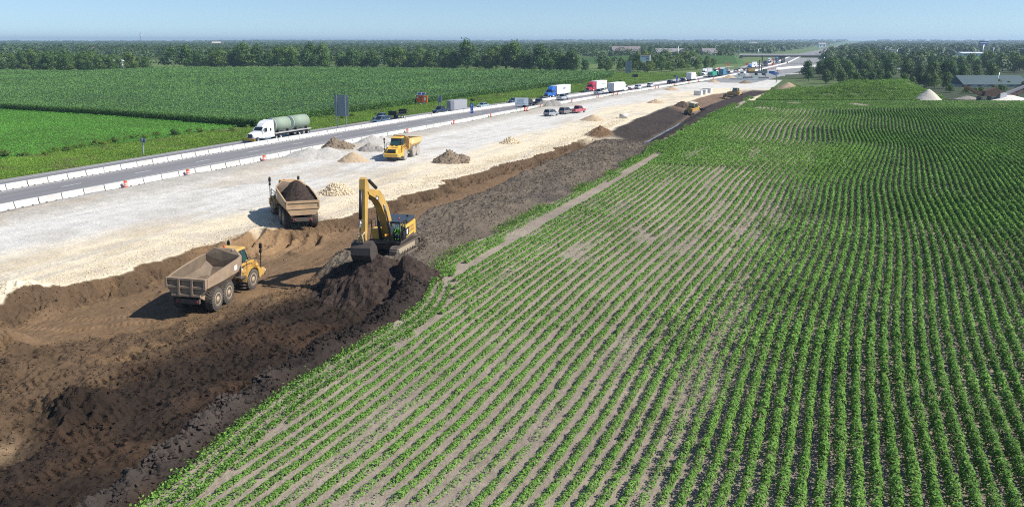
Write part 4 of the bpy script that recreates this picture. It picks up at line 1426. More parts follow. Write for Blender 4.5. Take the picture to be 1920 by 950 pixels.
def heap_mat(name, a_, b_, sc=2.5, bump=.8):
    m, nt, b = _mat(name); co = _coord(nt)
    n = _noise(nt, sc, 8, co, .75)
    nt.links.new(_mix(nt, _ramp(nt, n, [(.35, 0), (.65, 1)]), a_, b_), b.inputs['Base Color'])
    b.inputs['Roughness'].default_value = .95; b.inputs['Specular IOR Level'].default_value = .15
    bn = nt.nodes.new('ShaderNodeBump'); bn.inputs['Strength'].default_value = bump; bn.inputs['Distance'].default_value = .08
    nt.links.new(n, bn.inputs['Height']); nt.links.new(bn.outputs[0], b.inputs['Normal'])
    return m


hm_tan = heap_mat('tan_sand', (.36, .27, .17), (.48, .37, .25))
hm_brown = heap_mat('grey_brown_soil', (.12, .09, .062), (.30, .235, .165), 3.5)
hm_grey = heap_mat('grey_rubble', (.17, .155, .135), (.34, .32, .29), 2.5)
hm_pale = heap_mat('pale_grey_gravel', (.36, .34, .30), (.47, .45, .41))
hm_lime = heap_mat('cream_limestone', (.50, .40, .26), (.78, .68, .50), 6)
hm_black = heap_mat('black_topsoil', (.020, .014, .012), (.065, .046, .036), 3.5)
hm_dk = heap_mat('dark_earth', (.05, .035, .028), (.12, .085, .065), 3)
heap('sand_heap', 'smooth tan sand heap behind the loaded dump truck', 658, 305, 5.2, 1.7, hm_tan, 1)
heap('soil_heap', 'grey brown soil heap with a small paler second peak', 845, 307, 5.6, 2.2, hm_brown, 2, ((-.12, 0, 1), (.62, .1, .62)), .18, stones=260, sr=.10)
heap('limestone_heap', 'cream heap of broken limestone in the middle of the stone surface', 958, 270, 4.2, 1.3, hm_lime, 3, rough=.16, stones=900, sr=.085)
heap('limestone_heap', 'cream heap of loose limestone behind the excavator boom', 626, 366, 4.6, 1.5, hm_lime, 4, rough=.18, stones=1800, sr=.085)
heap('gravel_ridge', 'long pale gravel ridge by the barrier left of the empty truck', 592, 300, 10.5, 1.7, hm_pale, 5, ((-.3, 0, .8), (.25, .1, .9)), .1, depth=8)
heap('rubble_heap', 'dark grey rubble heap on the pale gravel ridge', 630, 283, 5.4, 1.9, hm_brown, 6, ((-.3, .1, 1), (.4, 0, .7)), .22, stones=200, sr=.10)
heap('rubble_heap', 'low grey rubble heap just left of the empty truck', 690, 285, 5.0, 1.6, hm_grey, 7, ((0, .1, .9), (.6, 0, .6)), .18)
heap('gravel_heap', 'pale grey gravel bank behind the left wheels of the empty truck', 700, 272, 7, 1.6, hm_pale, 8, ((-.1, 0, .9), (.4, .2, .8)), .1, depth=5)
heap('sand_heap', 'small tan sand heap in front of the parked red pickup', 1113, 227, 6.2, 1.5, hm_tan, 9)
heap('gravel_heap', 'low grey gravel heap behind the parked dark car', 1030, 202, 8, 2.3, hm_grey, 10, ((-.3, 0, 1), (.3, .1, .85)), .12)
heap('sand_heap', 'tan sand heap left of the first bulldozer', 1232, 194, 6.0, 1.3, hm_tan, 11)
heap('sand_heap', 'low flat topped tan heap near the barrier', 1262, 170, 6.8, 1.5, hm_tan, 12)
heap('sand_heap', 'tan heap beyond the second bulldozer', 1340, 155, 6.0, 1.4, hm_tan, 13)
heap('soil_heap', 'brown heap near the utility pole', 1399, 157, 6.0, 1.6, hm_brown, 14)
heap('soil_heap', 'small brown heap at the far end of the barrier', 1370, 147, 8, 1.7, hm_tan, 15)
heap('topsoil_pile', 'black topsoil pile under the excavator bucket', 706, 546, 9.4, 3.0, hm_black, 16, ((-.20, .1, 1), (.42, 0, .78), (-.62, .25, .6)), .40, depth=8.5, zoff=.35)
heap('topsoil_pile', 'dark earth pushed up on the far side of the first bulldozer', 1290, 198, 7.5, 2.2, hm_dk, 17, ((-.4, 0, .9), (.5, .1, .7)), .3, depth=4, zoff=-.2)
heap('gravel_heap', 'white gravel heap at the right end of the grass mound', 1748, 188.5, 8.6, 3.9, heap_mat('white_gravel', (.46, .42, .35), (.56, .52, .45)), 18, rough=.06)
heap('gravel_heap', 'low grey gravel heap in the far yard', 1822, 187, 8, 1.2, hm_grey, 19)
heap('gravel_heap', 'white gravel heap at the right edge of the photo', 1908, 190, 14, 1.9, heap_mat('white_gravel2', (.60, .55, .47), (.74, .70, .62)), 20, rough=.06)

# ---- pipes and concrete units on the surface
x, y = ground_at(1169, 221)
t = tag(MB().lathe([(-1.0, .38), (-1.0, .52), (1.0, .52), (1.0, .38)], n=18).build('concrete_pipe', concrete_m), 'short pale concrete pipe lying on the cream stone', 'pipe')
t.location = (x, y, .5); t.rotation_euler = (0, 0, YAW)
for k, (px, py, w_, label) in enumerate([(1309, 179, 2.6, 'grey concrete box unit, the nearest of three by the brown bank'), (1319, 177, 2.2, 'white concrete box unit between its two neighbours'), (1326, 174, 3.2, 'pale concrete unit farthest right by the brown bank')]):
    x, y = ground_at(px, py); m = MB()
    m.prism([(-w_ / 2, 0), (w_ / 2, 0), (w_ / 2, 1.5), (-w_ / 2, 1.5)], -1.2, -.98, axis='y'); m.box(-w_ / 2, -w_ / 2 + .2, -.98, 1.2, 0, 1.5); m.box(w_ / 2 - .2, w_ / 2, -.98, 1.2, 0, 1.5); m.box(-w_ / 2, w_ / 2, -1.2, 1.2, 1.502, 1.7)
    o = tag(m.build('concrete_unit', M('unit' + str(k), (.62, .63, .62), .85, var=.2), bevel=.02), label, 'concrete unit'); o.location = (x, y, h1(x, y)); o.rotation_euler = (0, 0, R(-8))

# ---- overpass
DL = ground_at(1392, 119); DR_ = ground_at(1538, 119)
ddx, ddy = DR_[0] - DL[0], DR_[1] - DL[1]; LD = math.hypot(ddx, ddy)
ang = math.atan2(ddy, ddx)
t = thing('overpass', 'long grey overpass on a middle pier crossing the motorway', 'bridge', (DL[0], DL[1], 0), ang)
ZD = 7.2
cgrey = M('bridge_concrete', (.34, .34, .33), .85, var=.15, scale=.5)
m = MB(); m.box(-2, LD + 2, -5.5, 5.5, ZD - .55, ZD); m.build('deck', cgrey, t)
m = MB()
for q in (-4.4, -1.5, 1.5, 4.4):
    m.box(-1, LD + 1, q - .3, q + .3, ZD - 1.6, ZD - .552)
m.build('girder', M('girder', (.07, .055, .05), .7), t)
for q in (-5.48, 5.25):
    m = MB(); m.box(-2, LD + 2, q, q + .23, ZD + .002, ZD + .85); m.build('parapet', M('parapet_concrete', (.62, .62, .60), .85), t)
m = MB()
for q in (-3.6, 0, 3.6):
    m.tube((LD * .52, q, -.5), (LD * .52, q, ZD - 2.2), .5, n=12)
m.box(LD * .52 - .7, LD * .52 + .7, -4.8, 4.8, ZD - 2.2, ZD - 1.602); m.build('pier', cgrey, t)
for q in (-1.5, LD + 1.0):
    m = MB(); m.box(q - .5, q + .5, -5.4, 5.4, ZD - 3.0, ZD - 1.602); m.build('abutment', cgrey, t)
emb_g = heap_mat('bank_grass', (.030, .075, .022), (.065, .13, .040), .5, .3)
for nm, a, b_, face_s in (('left', -150, 2, 1), ('right', LD - 2, LD + 170, -1)):
    rings = []
    for s in np.linspace(a, b_, 14):
        endd = (b_ - s) if nm == 'left' else (s - a)
        z = ZD - .62
        k = min(1, max(0.0, endd / 12.0)); zz = z * k
        far_k = 1.0 - max(0, ((a + 40 - s) / 90 if nm == 'left' else (s - (b_ - 40)) / 90))
        zz *= max(.6, far_k)
        w1_ = 6.5; w2_ = 6.5 + zz * 2.6
        rings.append([(s, -w2_, -.3), (s, -w1_, zz), (s, w1_, zz), (s, w2_, -.3)])
    m = MB(); m.loft(rings, caps=True, closed=True)
    o = m.build('embankment', emb_g); o.location = (DL[0], DL[1], 0); o.rotation_euler = (0, 0, ang); setp(o, kind='structure')
# ramps and bare ground at the interchange
pale_m = M('pale_concrete_road', (.42, .41, .39), .85, var=.15, scale=.3)


def strip(name, pts, w, z, mat):
    V = []
    for i, (x, y) in enumerate(pts):
        a = pts[max(0, i - 1)]; b_ = pts[min(len(pts) - 1, i + 1)]
        dx, dy = b_[0] - a[0], b_[1] - a[1]; L = math.hypot(dx, dy) or 1
        V += [(x - dy / L * w / 2, y + dx / L * w / 2, z), (x + dy / L * w / 2, y - dx / L * w / 2, z)]
    F = [(2 * i, 2 * i + 1, 2 * i + 3, 2 * i + 2) for i in range(len(pts) - 1)]
    o = link(name, np_mesh(name, np.array(V), np.array(F)), None, [mat]); setp(o, kind='structure'); return o


strip('ramp', [ground_at(*p) for p in ((1340, 137), (1352, 127), (1372, 125.5), (1395, 126), (1415, 122), (1440, 117), (1460, 113))], 6, .10, pale_m)
strip('ramp', [ground_at(*p) for p in ((1470, 140), (1500, 138), (1560, 135), (1640, 131), (1720, 127))], 7, .07, pale_m)
strip('ramp', [ground_at(*p) for p in ((1440, 134), (1470, 130), (1510, 126.5), (1580, 124), (1640, 121.5))], 6, .10, pale_m)
ob = MB()
pts = [ground_at(*p) for p in ((1455, 131), (1480, 128.3), (1520, 125.4), (1560, 123.4), (1587, 121.3))]
wallm = M('white_wall', (.78, .78, .76), .8, var=.08)
for (ax, ay), (bx, by) in zip(pts[:-1], pts[1:]):
    L = math.hypot(bx - ax, by - ay); ob.box(0, L, -.3, .3, 0, 1.25, M=Matrix.Translation((ax, ay, 0)) @ Matrix.Rotation(math.atan2(by - ay, bx - ax), 4, 'Z'))
tag(ob.build('ramp_wall', wallm), 'bright white barrier wall along the curved ramp', 'wall')
# striped earthworks and roads on the far hill
xx, yy = ground_at(1560, 95)
for k, (p0, p1, w_) in enumerate((((1543, 104), (1578, 87), 5), ((1553, 104), (1590, 86), 5.5), ((1566, 104), (1598, 86.5), 4.5), ((1532, 104), (1560, 91), 3.5))):
    a = ground_at(*p0); b_ = ground_at(*p1)
    q = [(a[0] + (b_[0] - a[0]) * s, a[1] + (b_[1] - a[1]) * s) for s in np.linspace(0, 1, 12)]
    V = []; F = []
    for i, (x, y) in enumerate(q):
        for s in (-1, 1):
            xs = x + s * w_ / 2 * (1 + y / 1500); V.append((xs, y, max(h1(x, y), 0) + .3 + .06 * k))
    F = [(2 * i, 2 * i + 1, 2 * i + 3, 2 * i + 2) for i in range(11)]
    o = link('far_road', np_mesh('far_road', np.array(V), np.array(F)), None, [heap_mat('far_surface' + str(k), (.16, .15, .14), (.36, .34, .32), .06, .1)]); setp(o, kind='structure')

# ---- buildings
def building(name, label, px, base_py, top_py, wid, dep, roofh, wallc, roofc, rot=None, dist=None, win=5, grp=None):
    x, y = ray_xy(px, dist) if dist else ground_at(px, base_py)
    z0 = h1(x, y); zt = z_at(top_py, x, y) - z0; zw = zt - roofh
    t = thing(name, label, 'building', (x, y, z0), YAW if rot is None else rot, grp)
    wm = M('wall_%s' % (wallc,), wallc, .8, var=.08, scale=.4); rm = M('roof_%s' % (roofc,), roofc, .7, var=.15, scale=.5)
    m = MB(); m.box(-wid / 2, wid / 2, 0, dep, -.5, zw); m.build('wall', wm, t)
    m = MB(); m.prism([(-.8, zw + .003), (dep + .8, zw + .003), (dep / 2, zt)], -wid / 2 - .6, wid / 2 + .6, axis='x'); m.build('roof', rm, t)
    for i in range(win):
        q = -wid / 2 + wid * (i + .5) / win
        m = MB(); m.box(q - wid / win * .22, q + wid / win * .22, -.06, -.003, zw * .35, zw * .8); m.build('window', dark_s, t)
    return t


gr = (.045, .085, .095)
building('yard_building', 'long low building with a grey green roof and white walls behind the yard', 1866, 163, 142.5, 27, 13, 3.6, (.55, .60, .64), gr, win=6)
building('shed', 'white metal shed half hidden in the left wood', 233, 130, 112.5, 13, 8, .8, (.8, .82, .85), (.75, .78, .82), dist=520, win=1)
building('hotel', 'long brown roofed low building behind the copse', 1166, 104, 87, 30, 14, 5, (.45, .42, .40), (.22, .19, .19), dist=880, win=7)
building('hotel', 'grey roofed long building left of the overpass bank', 1250, 104, 91, 34, 14, 4, (.50, .48, .46), (.26, .25, .25), dist=840, win=7)
building('motel', 'grey roofed building with white walls beside the lamp posts', 1316, 106, 91, 12.5, 12, 4.4, (.82, .80, .76), (.24, .22, .23), dist=790, win=3)
building('store', 'white flat store behind the right wood', 1790, 108, 98, 24, 18, 1.2, (.70, .74, .78), (.62, .68, .72), dist=900, win=4)
building('store', 'white fronted store at the overpass road', 1637, 108, 93, 18, 14, 1.2, (.66, .68, .70), (.10, .11, .14), dist=960, win=4)
for i, (px, tp, w_, dd, wc, lab) in enumerate([(429, 78.5, 26, 2600, (.85, .8, .75), 'bright house front on the left horizon, left one of a pair'), (436, 80.3, 30, 2600, (.85, .55, .45), 'reddish house on the left horizon, right one of a pair'), (489, 82.5, 26, 2200, (.8, .8, .8), 'white house far behind the long tree line'),
                                            (513, 83.5, 22, 2200, (.8, .8, .8), 'white house far behind the tree line, right of its neighbour'), (1393, 79.2, 24, 2600, (.8, .8, .82), 'small white building on the horizon left of the overpass'), (1517, 80.5, 20, 2300, (.8, .82, .85), 'pale building on the horizon above the overpass'),
                                            (205, 88.5, 16, 1300, (.5, .42, .36), 'barn in the trees left of the mast'), (977, 91, 16, 1100, (.8, .8, .8), 'white building above the long tree line')]):
    building('far_building', lab, px, 0, tp, w_, 10, 4, wc, (.35, .30, .28) if i != 0 else (.7, .6, .5), dist=dd, win=2)

# ---- stone crusher and conveyors in the far yard
rust = M('rust', (.12, .07, .045), .8, var=.35, scale=1.5)
steel = M('dark_steel', (.10, .10, .11), .6, .4)
x, y = ground_at(1855, 188)
t = thing('stone_crusher', 'rusty brown stone crusher with a raised chute in the yard', 'machine', (x, y, 0), YAW)
m = MB(); m.prism([(-2.6, 1.4), (3, 1.2), (3.8, 2.9), (1.2, 4.2), (-2.2, 3.0)], -1.2, 1.2, axis='y'); m.build('body', rust, t)
m = MB(); m.prism([(-9.5, 4.6), (-9.2, 5.1), (-3, 2.6), (-3.2, 1.4)], -.7, .7, axis='y'); m.build('chute', rust, t)
m = MB(); m.box(2.5, 4.6, -1.7, 1.7, .5, 2.4); m.build('engine_box', M('white_box', (.7, .7, .72), .6), t)
m = MB()
for q in (-3.4, 0, 3.6):
    m.box(q - .2, q + .2, -1.4, 1.4, -.3, 1.2)
m.build('leg', steel, t)
m = MB(); m.tube((1.5, 0, 4), (2.2, 0, 9), .12, n=6); m.build('mast', lampm, t)
for px, lab, dirx, gm in ((1893, 'long conveyor with dark truss at the right edge of the yard', 1, 0),):
    x, y = ground_at(px - 4, 187)
    t = thing('conveyor', lab, 'conveyor', (x, y, 0), YAW)
    m = MB(); m.prism([(-2, 1.0), (18, 9.6), (18, 10.1), (-2, 1.9)], -.6, .6, axis='y'); m.build('belt_frame', M('conv_grey', (.30, .28, .30), .7), t)
    m = MB(); m.prism([(-1, .6), (8, 4.4), (8, 4.8), (-1, 1.1)], -1.6, -1.1, axis='y'); m.build('lower_rail', M('conv_red', (.16, .06, .06), .7), t)
    for q in (3, 7, 12):
        m = MB(); m.box(q - .15, q + .15, -.5, .5, -.3, 1.6 + q * .42); m.build('support', steel, t)

# drilling rig and clutter at the interchange
x, y = ground_at(1427, 141)
t = thing('drill_rig', 'drilling rig with two tall dark masts before the overpass', 'drill rig', (x, y, 0), YAW)
m = MB(); m.box(-3, 3, -1.5, 1.5, .9, 2.3); m.box(1.2, 3, -1.5, 1.5, 2.3, 3.4); m.build('body', M('rig_green', (.10, .16, .15), .6), t)
for q in (-1.5, 1.5):
    m = MB(); m.prism([(-3, 0), (3, 0), (3.4, .5), (3, .95), (-3, .95), (-3.4, .5)], q - .35, q + .35, axis='y'); m.build('track', rubber, t)
m = MB(); m.box(-.1, .35, -.3, .3, 1, z_at(104, x, y)); m.build('mast', M('mast_brown', (.10, .06, .05), .6), t)
m = MB(); m.box(-1.6, -1.1, -.3, .3, 1, z_at(113, x, y)); m.build('mast', steel, t)
x, y = ground_at(1408, 137)
t = thing('crawler_crane', 'low yellow brown crane lying across the work area', 'crane', (x, y, 0), YAW)
m = MB(); m.box(-2, 2, -1.4, 1.4, .9, 2.6); m.build('body', M('dull_yellow', (.50, .33, .08), .6), t)
m = MB(); m.prism([(-5.5, 2.0), (5, 3.4), (5, 4.0), (-5.5, 2.6)], -.3, .3, axis='y'); m.build('boom', rust, t)
for q in (-1.4, 1.4):
    m = MB(); m.prism([(-2.5, 0), (2.5, 0), (2.9, .45), (2.5, .9), (-2.5, .9), (-2.9, .45)], q - .3, q + .3, axis='y'); m.build('track', rubber, t)
rng2 = random.Random(5)
cm = [M('clut_a', (.42, .48, .50), .7), M('clut_b', (.12, .14, .16), .7), M('clut_c', (.06, .16, .42), .6), M('clut_d', (.30, .40, .36), .7), M('clut_e', (.6, .62, .62), .7)]
CL = [(1378, 146, 3, 1.1, 0, 'bundle of steel sheets'), (1390, 144, 4.5, .9, 3, 'row of form panels'), (1402, 147, 5, .8, 1, 'row of dark steel beams'), (1416, 146, 4, 1.2, 3, 'green form panel'), (1432, 147.5, 5, .8, 1, 'stack of dark beams'), (1440, 143, 3, 1.4, 0, 'grey tool container'),
      (1447, 139, 3.4, 1.8, 2, 'blue tool container'), (1455, 141, 2.6, 1.6, 2, 'blue crate by the leaning pole'), (1463, 143, 5, .7, 4, 'pale pipe stack'), (1424, 142, 2.2, 1.2, 4, 'white site box'), (1400, 142, 2.5, 1.1, 4, 'white toolbox'), (1385, 149.5, 9, .7, 0, 'long low steel mat'), (1412, 150.5, 12, .6, 0, 'long low rebar mat')]
for px, py, w_, h_, mi_, lab in CL:
    x, y = ground_at(px, py); m = MB()
    for k in range(4):
        m.box(-w_ / 2, w_ / 2, -.7 + k * .38, -.42 + k * .38, 0, h_ * (.6 + .4 * ((k * 7) % 3) / 2))
    for k in range(3):
        q = -w_ / 2 + w_ * (k + .5) / 3; m.box(q - .06, q + .06, -.78, .9, h_ * .4, h_ * .4 + .1)
    o = m.build('site_stack', cm[mi_]); o.location = (x, y, .02); o.rotation_euler = (0, 0, YAW + rng2.uniform(-.2, .2))
    tag(o, lab + ' in the work area before the overpass', 'building material')
for px, py, z in ((1448, 127.5, 3), (1400, 127, 3), (1365, 126, 2.6), (1450, 118, 3), (1348, 136, 2.4)):
    x, y = ground_at(px, py)
    t = thing('warning_sign', {1448: 'red warning sign nearest the overpass pier', 1400: 'orange warning sign behind the crane', 1365: 'orange warning sign on the left ramp', 1450: 'red warning sign under the overpass', 1348: 'orange warning sign by the green trailer'}[px], 'sign', (x, y, 0), YAW)
    m = MB(); m.prism([(0, z - 1.6), (1.15, z - .4), (0, z + .8), (-1.15, z - .4)], -.03, .03, axis='y'); m.build('panel', orange_m, t)
    m = MB(); m.box(-.06, .06, .04, .12, 0, z - .5); m.build('post', galv, t)

# ================================================================ VEHICLES
glass_m = M('tinted_glass', (0.012, 0.018, 0.025), .08, var=0, spec=.8)
chrome = M('chrome', (.65, .66, .68), .25, .9, var=.05)
rim_m = M('wheel_rim', (.55, .55, .56), .4, .5, var=.1)
lamp_m = M('lamp_glass', (.75, .75, .72), .15, var=0)
tail_m = M('tail_lamp', (.35, .01, .01), .3, var=0)
black_m = M('black_plastic', (.02, .02, .022), .6)
plate_m = M('number_plate', (.6, .6, .6), .5)


def paint(name, rgb, coat=.6):
    return M('paint_' + name, rgb, .35, var=.05, scale=2, coat=coat)


def simple_wheel(parent, x, y, r, w, rim=rim_m):
    m = MB(); s = 1 if x > 0 else -1
    m.lathe([(-w / 2, r * .62), (-w / 2, r * .93), (-w * .38, r), (w * .38, r), (w / 2, r * .93), (w / 2, r * .62)], c=(x, y, r), n=16)
    o = m.build('wheel', rubber, parent)
    m = MB(); m.lathe([(-w / 2 - .01, r * .60), (-w / 2 + .02 if s > 0 else -w / 2 - .012, .05), (w / 2 - .02, .05), (w / 2 + .01, r * .60)], c=(x, y, r), n=12)
    m.build('rim', rim, o)
    return o


def ring(y, hw, z0, z1, ch=.10):
    return [(-hw + .05, y, z0), (-hw, y, z0 + .12), (-hw, y, z1 - ch), (-hw + ch, y, z1), (hw - ch, y, z1), (hw, y, z1 - ch), (hw, y, z0 + .12), (hw - .05, y, z0)]


def car(kind, pm, label, x, y, rz, group=None, z=None, fine=True):
    """front towards +Y"""
    t = thing({'suv': 'parked_suv' if group == 'cars parked on the stone surface' else 'suv', 'sedan': 'sedan', 'pickup': 'pickup_truck'}[kind], label, {'suv': 'car', 'sedan': 'car', 'pickup': 'pickup truck'}[kind], (x, y, (h1(x, y) if z is None else z)), rz, group)
    if kind == 'pickup':
        L2, hw, zb, zr, wr = 2.9, 1.0, 1.12, 1.9, .40
        body = [ring(-2.9, .94, .45, 1.02), ring(-2.8, hw, .40, 1.15), ring(-.75, hw, .40, 1.15), ring(.9, hw, .40, 1.15), ring(1.2, hw, .40, 1.16), ring(2.6, .97, .42, 1.08), ring(2.9, .88, .50, .95)]
        gh = [(-.75, .85, .90, 1.15), (-.55, .70, .82, zr), (.55, .70, .82, zr), (1.35, .86, .90, 1.15)]; wy = (-1.75, 1.85)
    elif kind == 'suv':
        L2, hw, zb, zr, wr = 2.4, .95, 1.05, 1.78, .37
        body = [ring(-2.4, .86, .45, .95), ring(-2.3, hw, .36, 1.05), ring(.9, hw, .34, 1.06), ring(1.3, hw, .36, 1.04), ring(2.15, .92, .40, .92), ring(2.38, .82, .45, .80)]
        gh = [(-2.32, .84, .88, 1.05), (-1.95, .70, .76, zr), (.25, .70, .78, zr), (1.25, .84, .90, 1.05)]; wy = (-1.42, 1.45)
    else:
        L2, hw, zb, zr, wr = 2.35, .90, .92, 1.45, .33
        body = [ring(-2.35, .80, .42, .85), ring(-2.2, .88, .33, .95), ring(-1.4, hw, .30, .96), ring(.9, hw, .30, .94), ring(2.0, .88, .34, .80), ring(2.35, .76, .40, .66)]
        gh = [(-1.75, .78, .84, .94), (-.95, .62, .70, zr), (.25, .62, .70, zr), (1.15, .78, .86, .93)]; wy = (-1.38, 1.40)
    m = MB(); m.loft(body)
    rings = [gh[1], gh[2]]
    m.loft([[(-a[2] + .04, a[0], zr - .012), (a[2] - .04, a[0], zr - .012), (a[1] - .08, a[0] + (.1 if a is gh[1] else -.1), zr + .06), (-a[1] + .08, a[0] + (.1 if a is gh[1] else -.1), zr + .06)] for a in rings])
    for s in (-1, 1):
        for a, b_ in ((gh[0], gh[1]), (gh[3], gh[2])):
            m.tube((s * (a[2] - .03), a[0], a[3] - .03), (s * (b_[2] - .03), b_[0], zr), .045, n=5)
        m.box(min(s * .885, s * .80) - .001, max(s * .885, s * .80), -.28 if kind != 'pickup' else -.05, -.20 if kind != 'pickup' else .03, zb, zr - .02) if kind != 'sedan' else None
    if kind == 'pickup':
        pass
    m.build('body', pm, t, .02 if fine else 0)
    # glasshouse
    m = MB()
    v = []
    for yy, wt, wb, z_ in gh:
        w = (wb if z_ < zr - .1 else wt)
        v.append((w, yy, z_))
    A, B_, C_, D_ = gh
    zl = A[3] - .02
    pts = [(-A[2] + .03, A[0] + .02, zl), (A[2] - .03, A[0] + .02, zl), (A[2] - .03, D_[0] - .02, zl), (-A[2] + .03, D_[0] - .02, zl),
           (-B_[1] - .02, B_[0], zr - .015), (B_[1] + .02, B_[0], zr - .015), (C_[1] + .02, C_[0], zr - .015), (-C_[1] - .02, C_[0], zr - .015)]
    m.add(pts, [(3, 2, 1, 0), (4, 5, 6, 7), (0, 1, 5, 4), (1, 2, 6, 5), (2, 3, 7, 6), (3, 0, 4, 7)])
    m.build('window', glass_m, t)
    if kind == 'pickup':
        m = MB(); m.box(-.78, .78, -2.75, -.95, 1.153, 1.158); m.build('bed_liner', black_m, t)
    for s in (-1, 1):
        for yy in wy:
            simple_wheel(t, s * (hw - .13), yy, wr, .26)
    if fine:
        m = MB()
        m.box(-hw + .12, -hw + .42, L2 - .10, L2 + .005, .66, .82); m.build('headlight', lamp_m, t)
        m = MB(); m.box(hw - .42, hw - .12, L2 - .10, L2 + .005, .66, .82); m.build('headlight', lamp_m, t)
        for s in (-1, 1):
            m = MB(); m.box(min(s * (hw - .25), s * (hw - .08)), max(s * (hw - .25), s * (hw - .08)), -L2 - .012, -L2 + .2, .72, .95); m.build('tail_light', tail_m, t)
        m = MB(); m.box(-.45, .45, L2 - .05, L2 + .012, .50, .68); m.build('grille', black_m, t)
        m = MB(); m.box(-.8, .8, -L2 - .06, -L2 + .1, .42, .58); m.build('bumper', chrome if kind == 'pickup' else black_m, t)
        for s in (-1, 1):
            m = MB(); m.box(min(s * hw, s * (hw + .2)), max(s * hw, s * (hw + .2)), .72, .85, 1.0, 1.18); m.build('mirror', black_m, t)
    return t


def on_road(px, py, off, f=BAR_A, back=False):
    """lane spot whose middle shows at photo column px: x from the lane offset; off along the lane is given by mid"""
    y = ground_at(px, py)[1]
    for _ in range(30):
        e = to_pixel(float(f(y)) + off, y, 1.0)[0] - px
        g = (to_pixel(float(f(y + 1)) + off, y + 1, 1.0)[0] - px) - e
        y -= max(-20, min(20, e / g))
    dx, dy = road_dir(y, f)
    return float(f(y)) + off, y, (face(dx, dy) if not back else face(-dx, -dy))


def shift(x, y, rz, d):
    return x - math.sin(rz) * d, y + math.cos(rz) * d


Z = 0.10


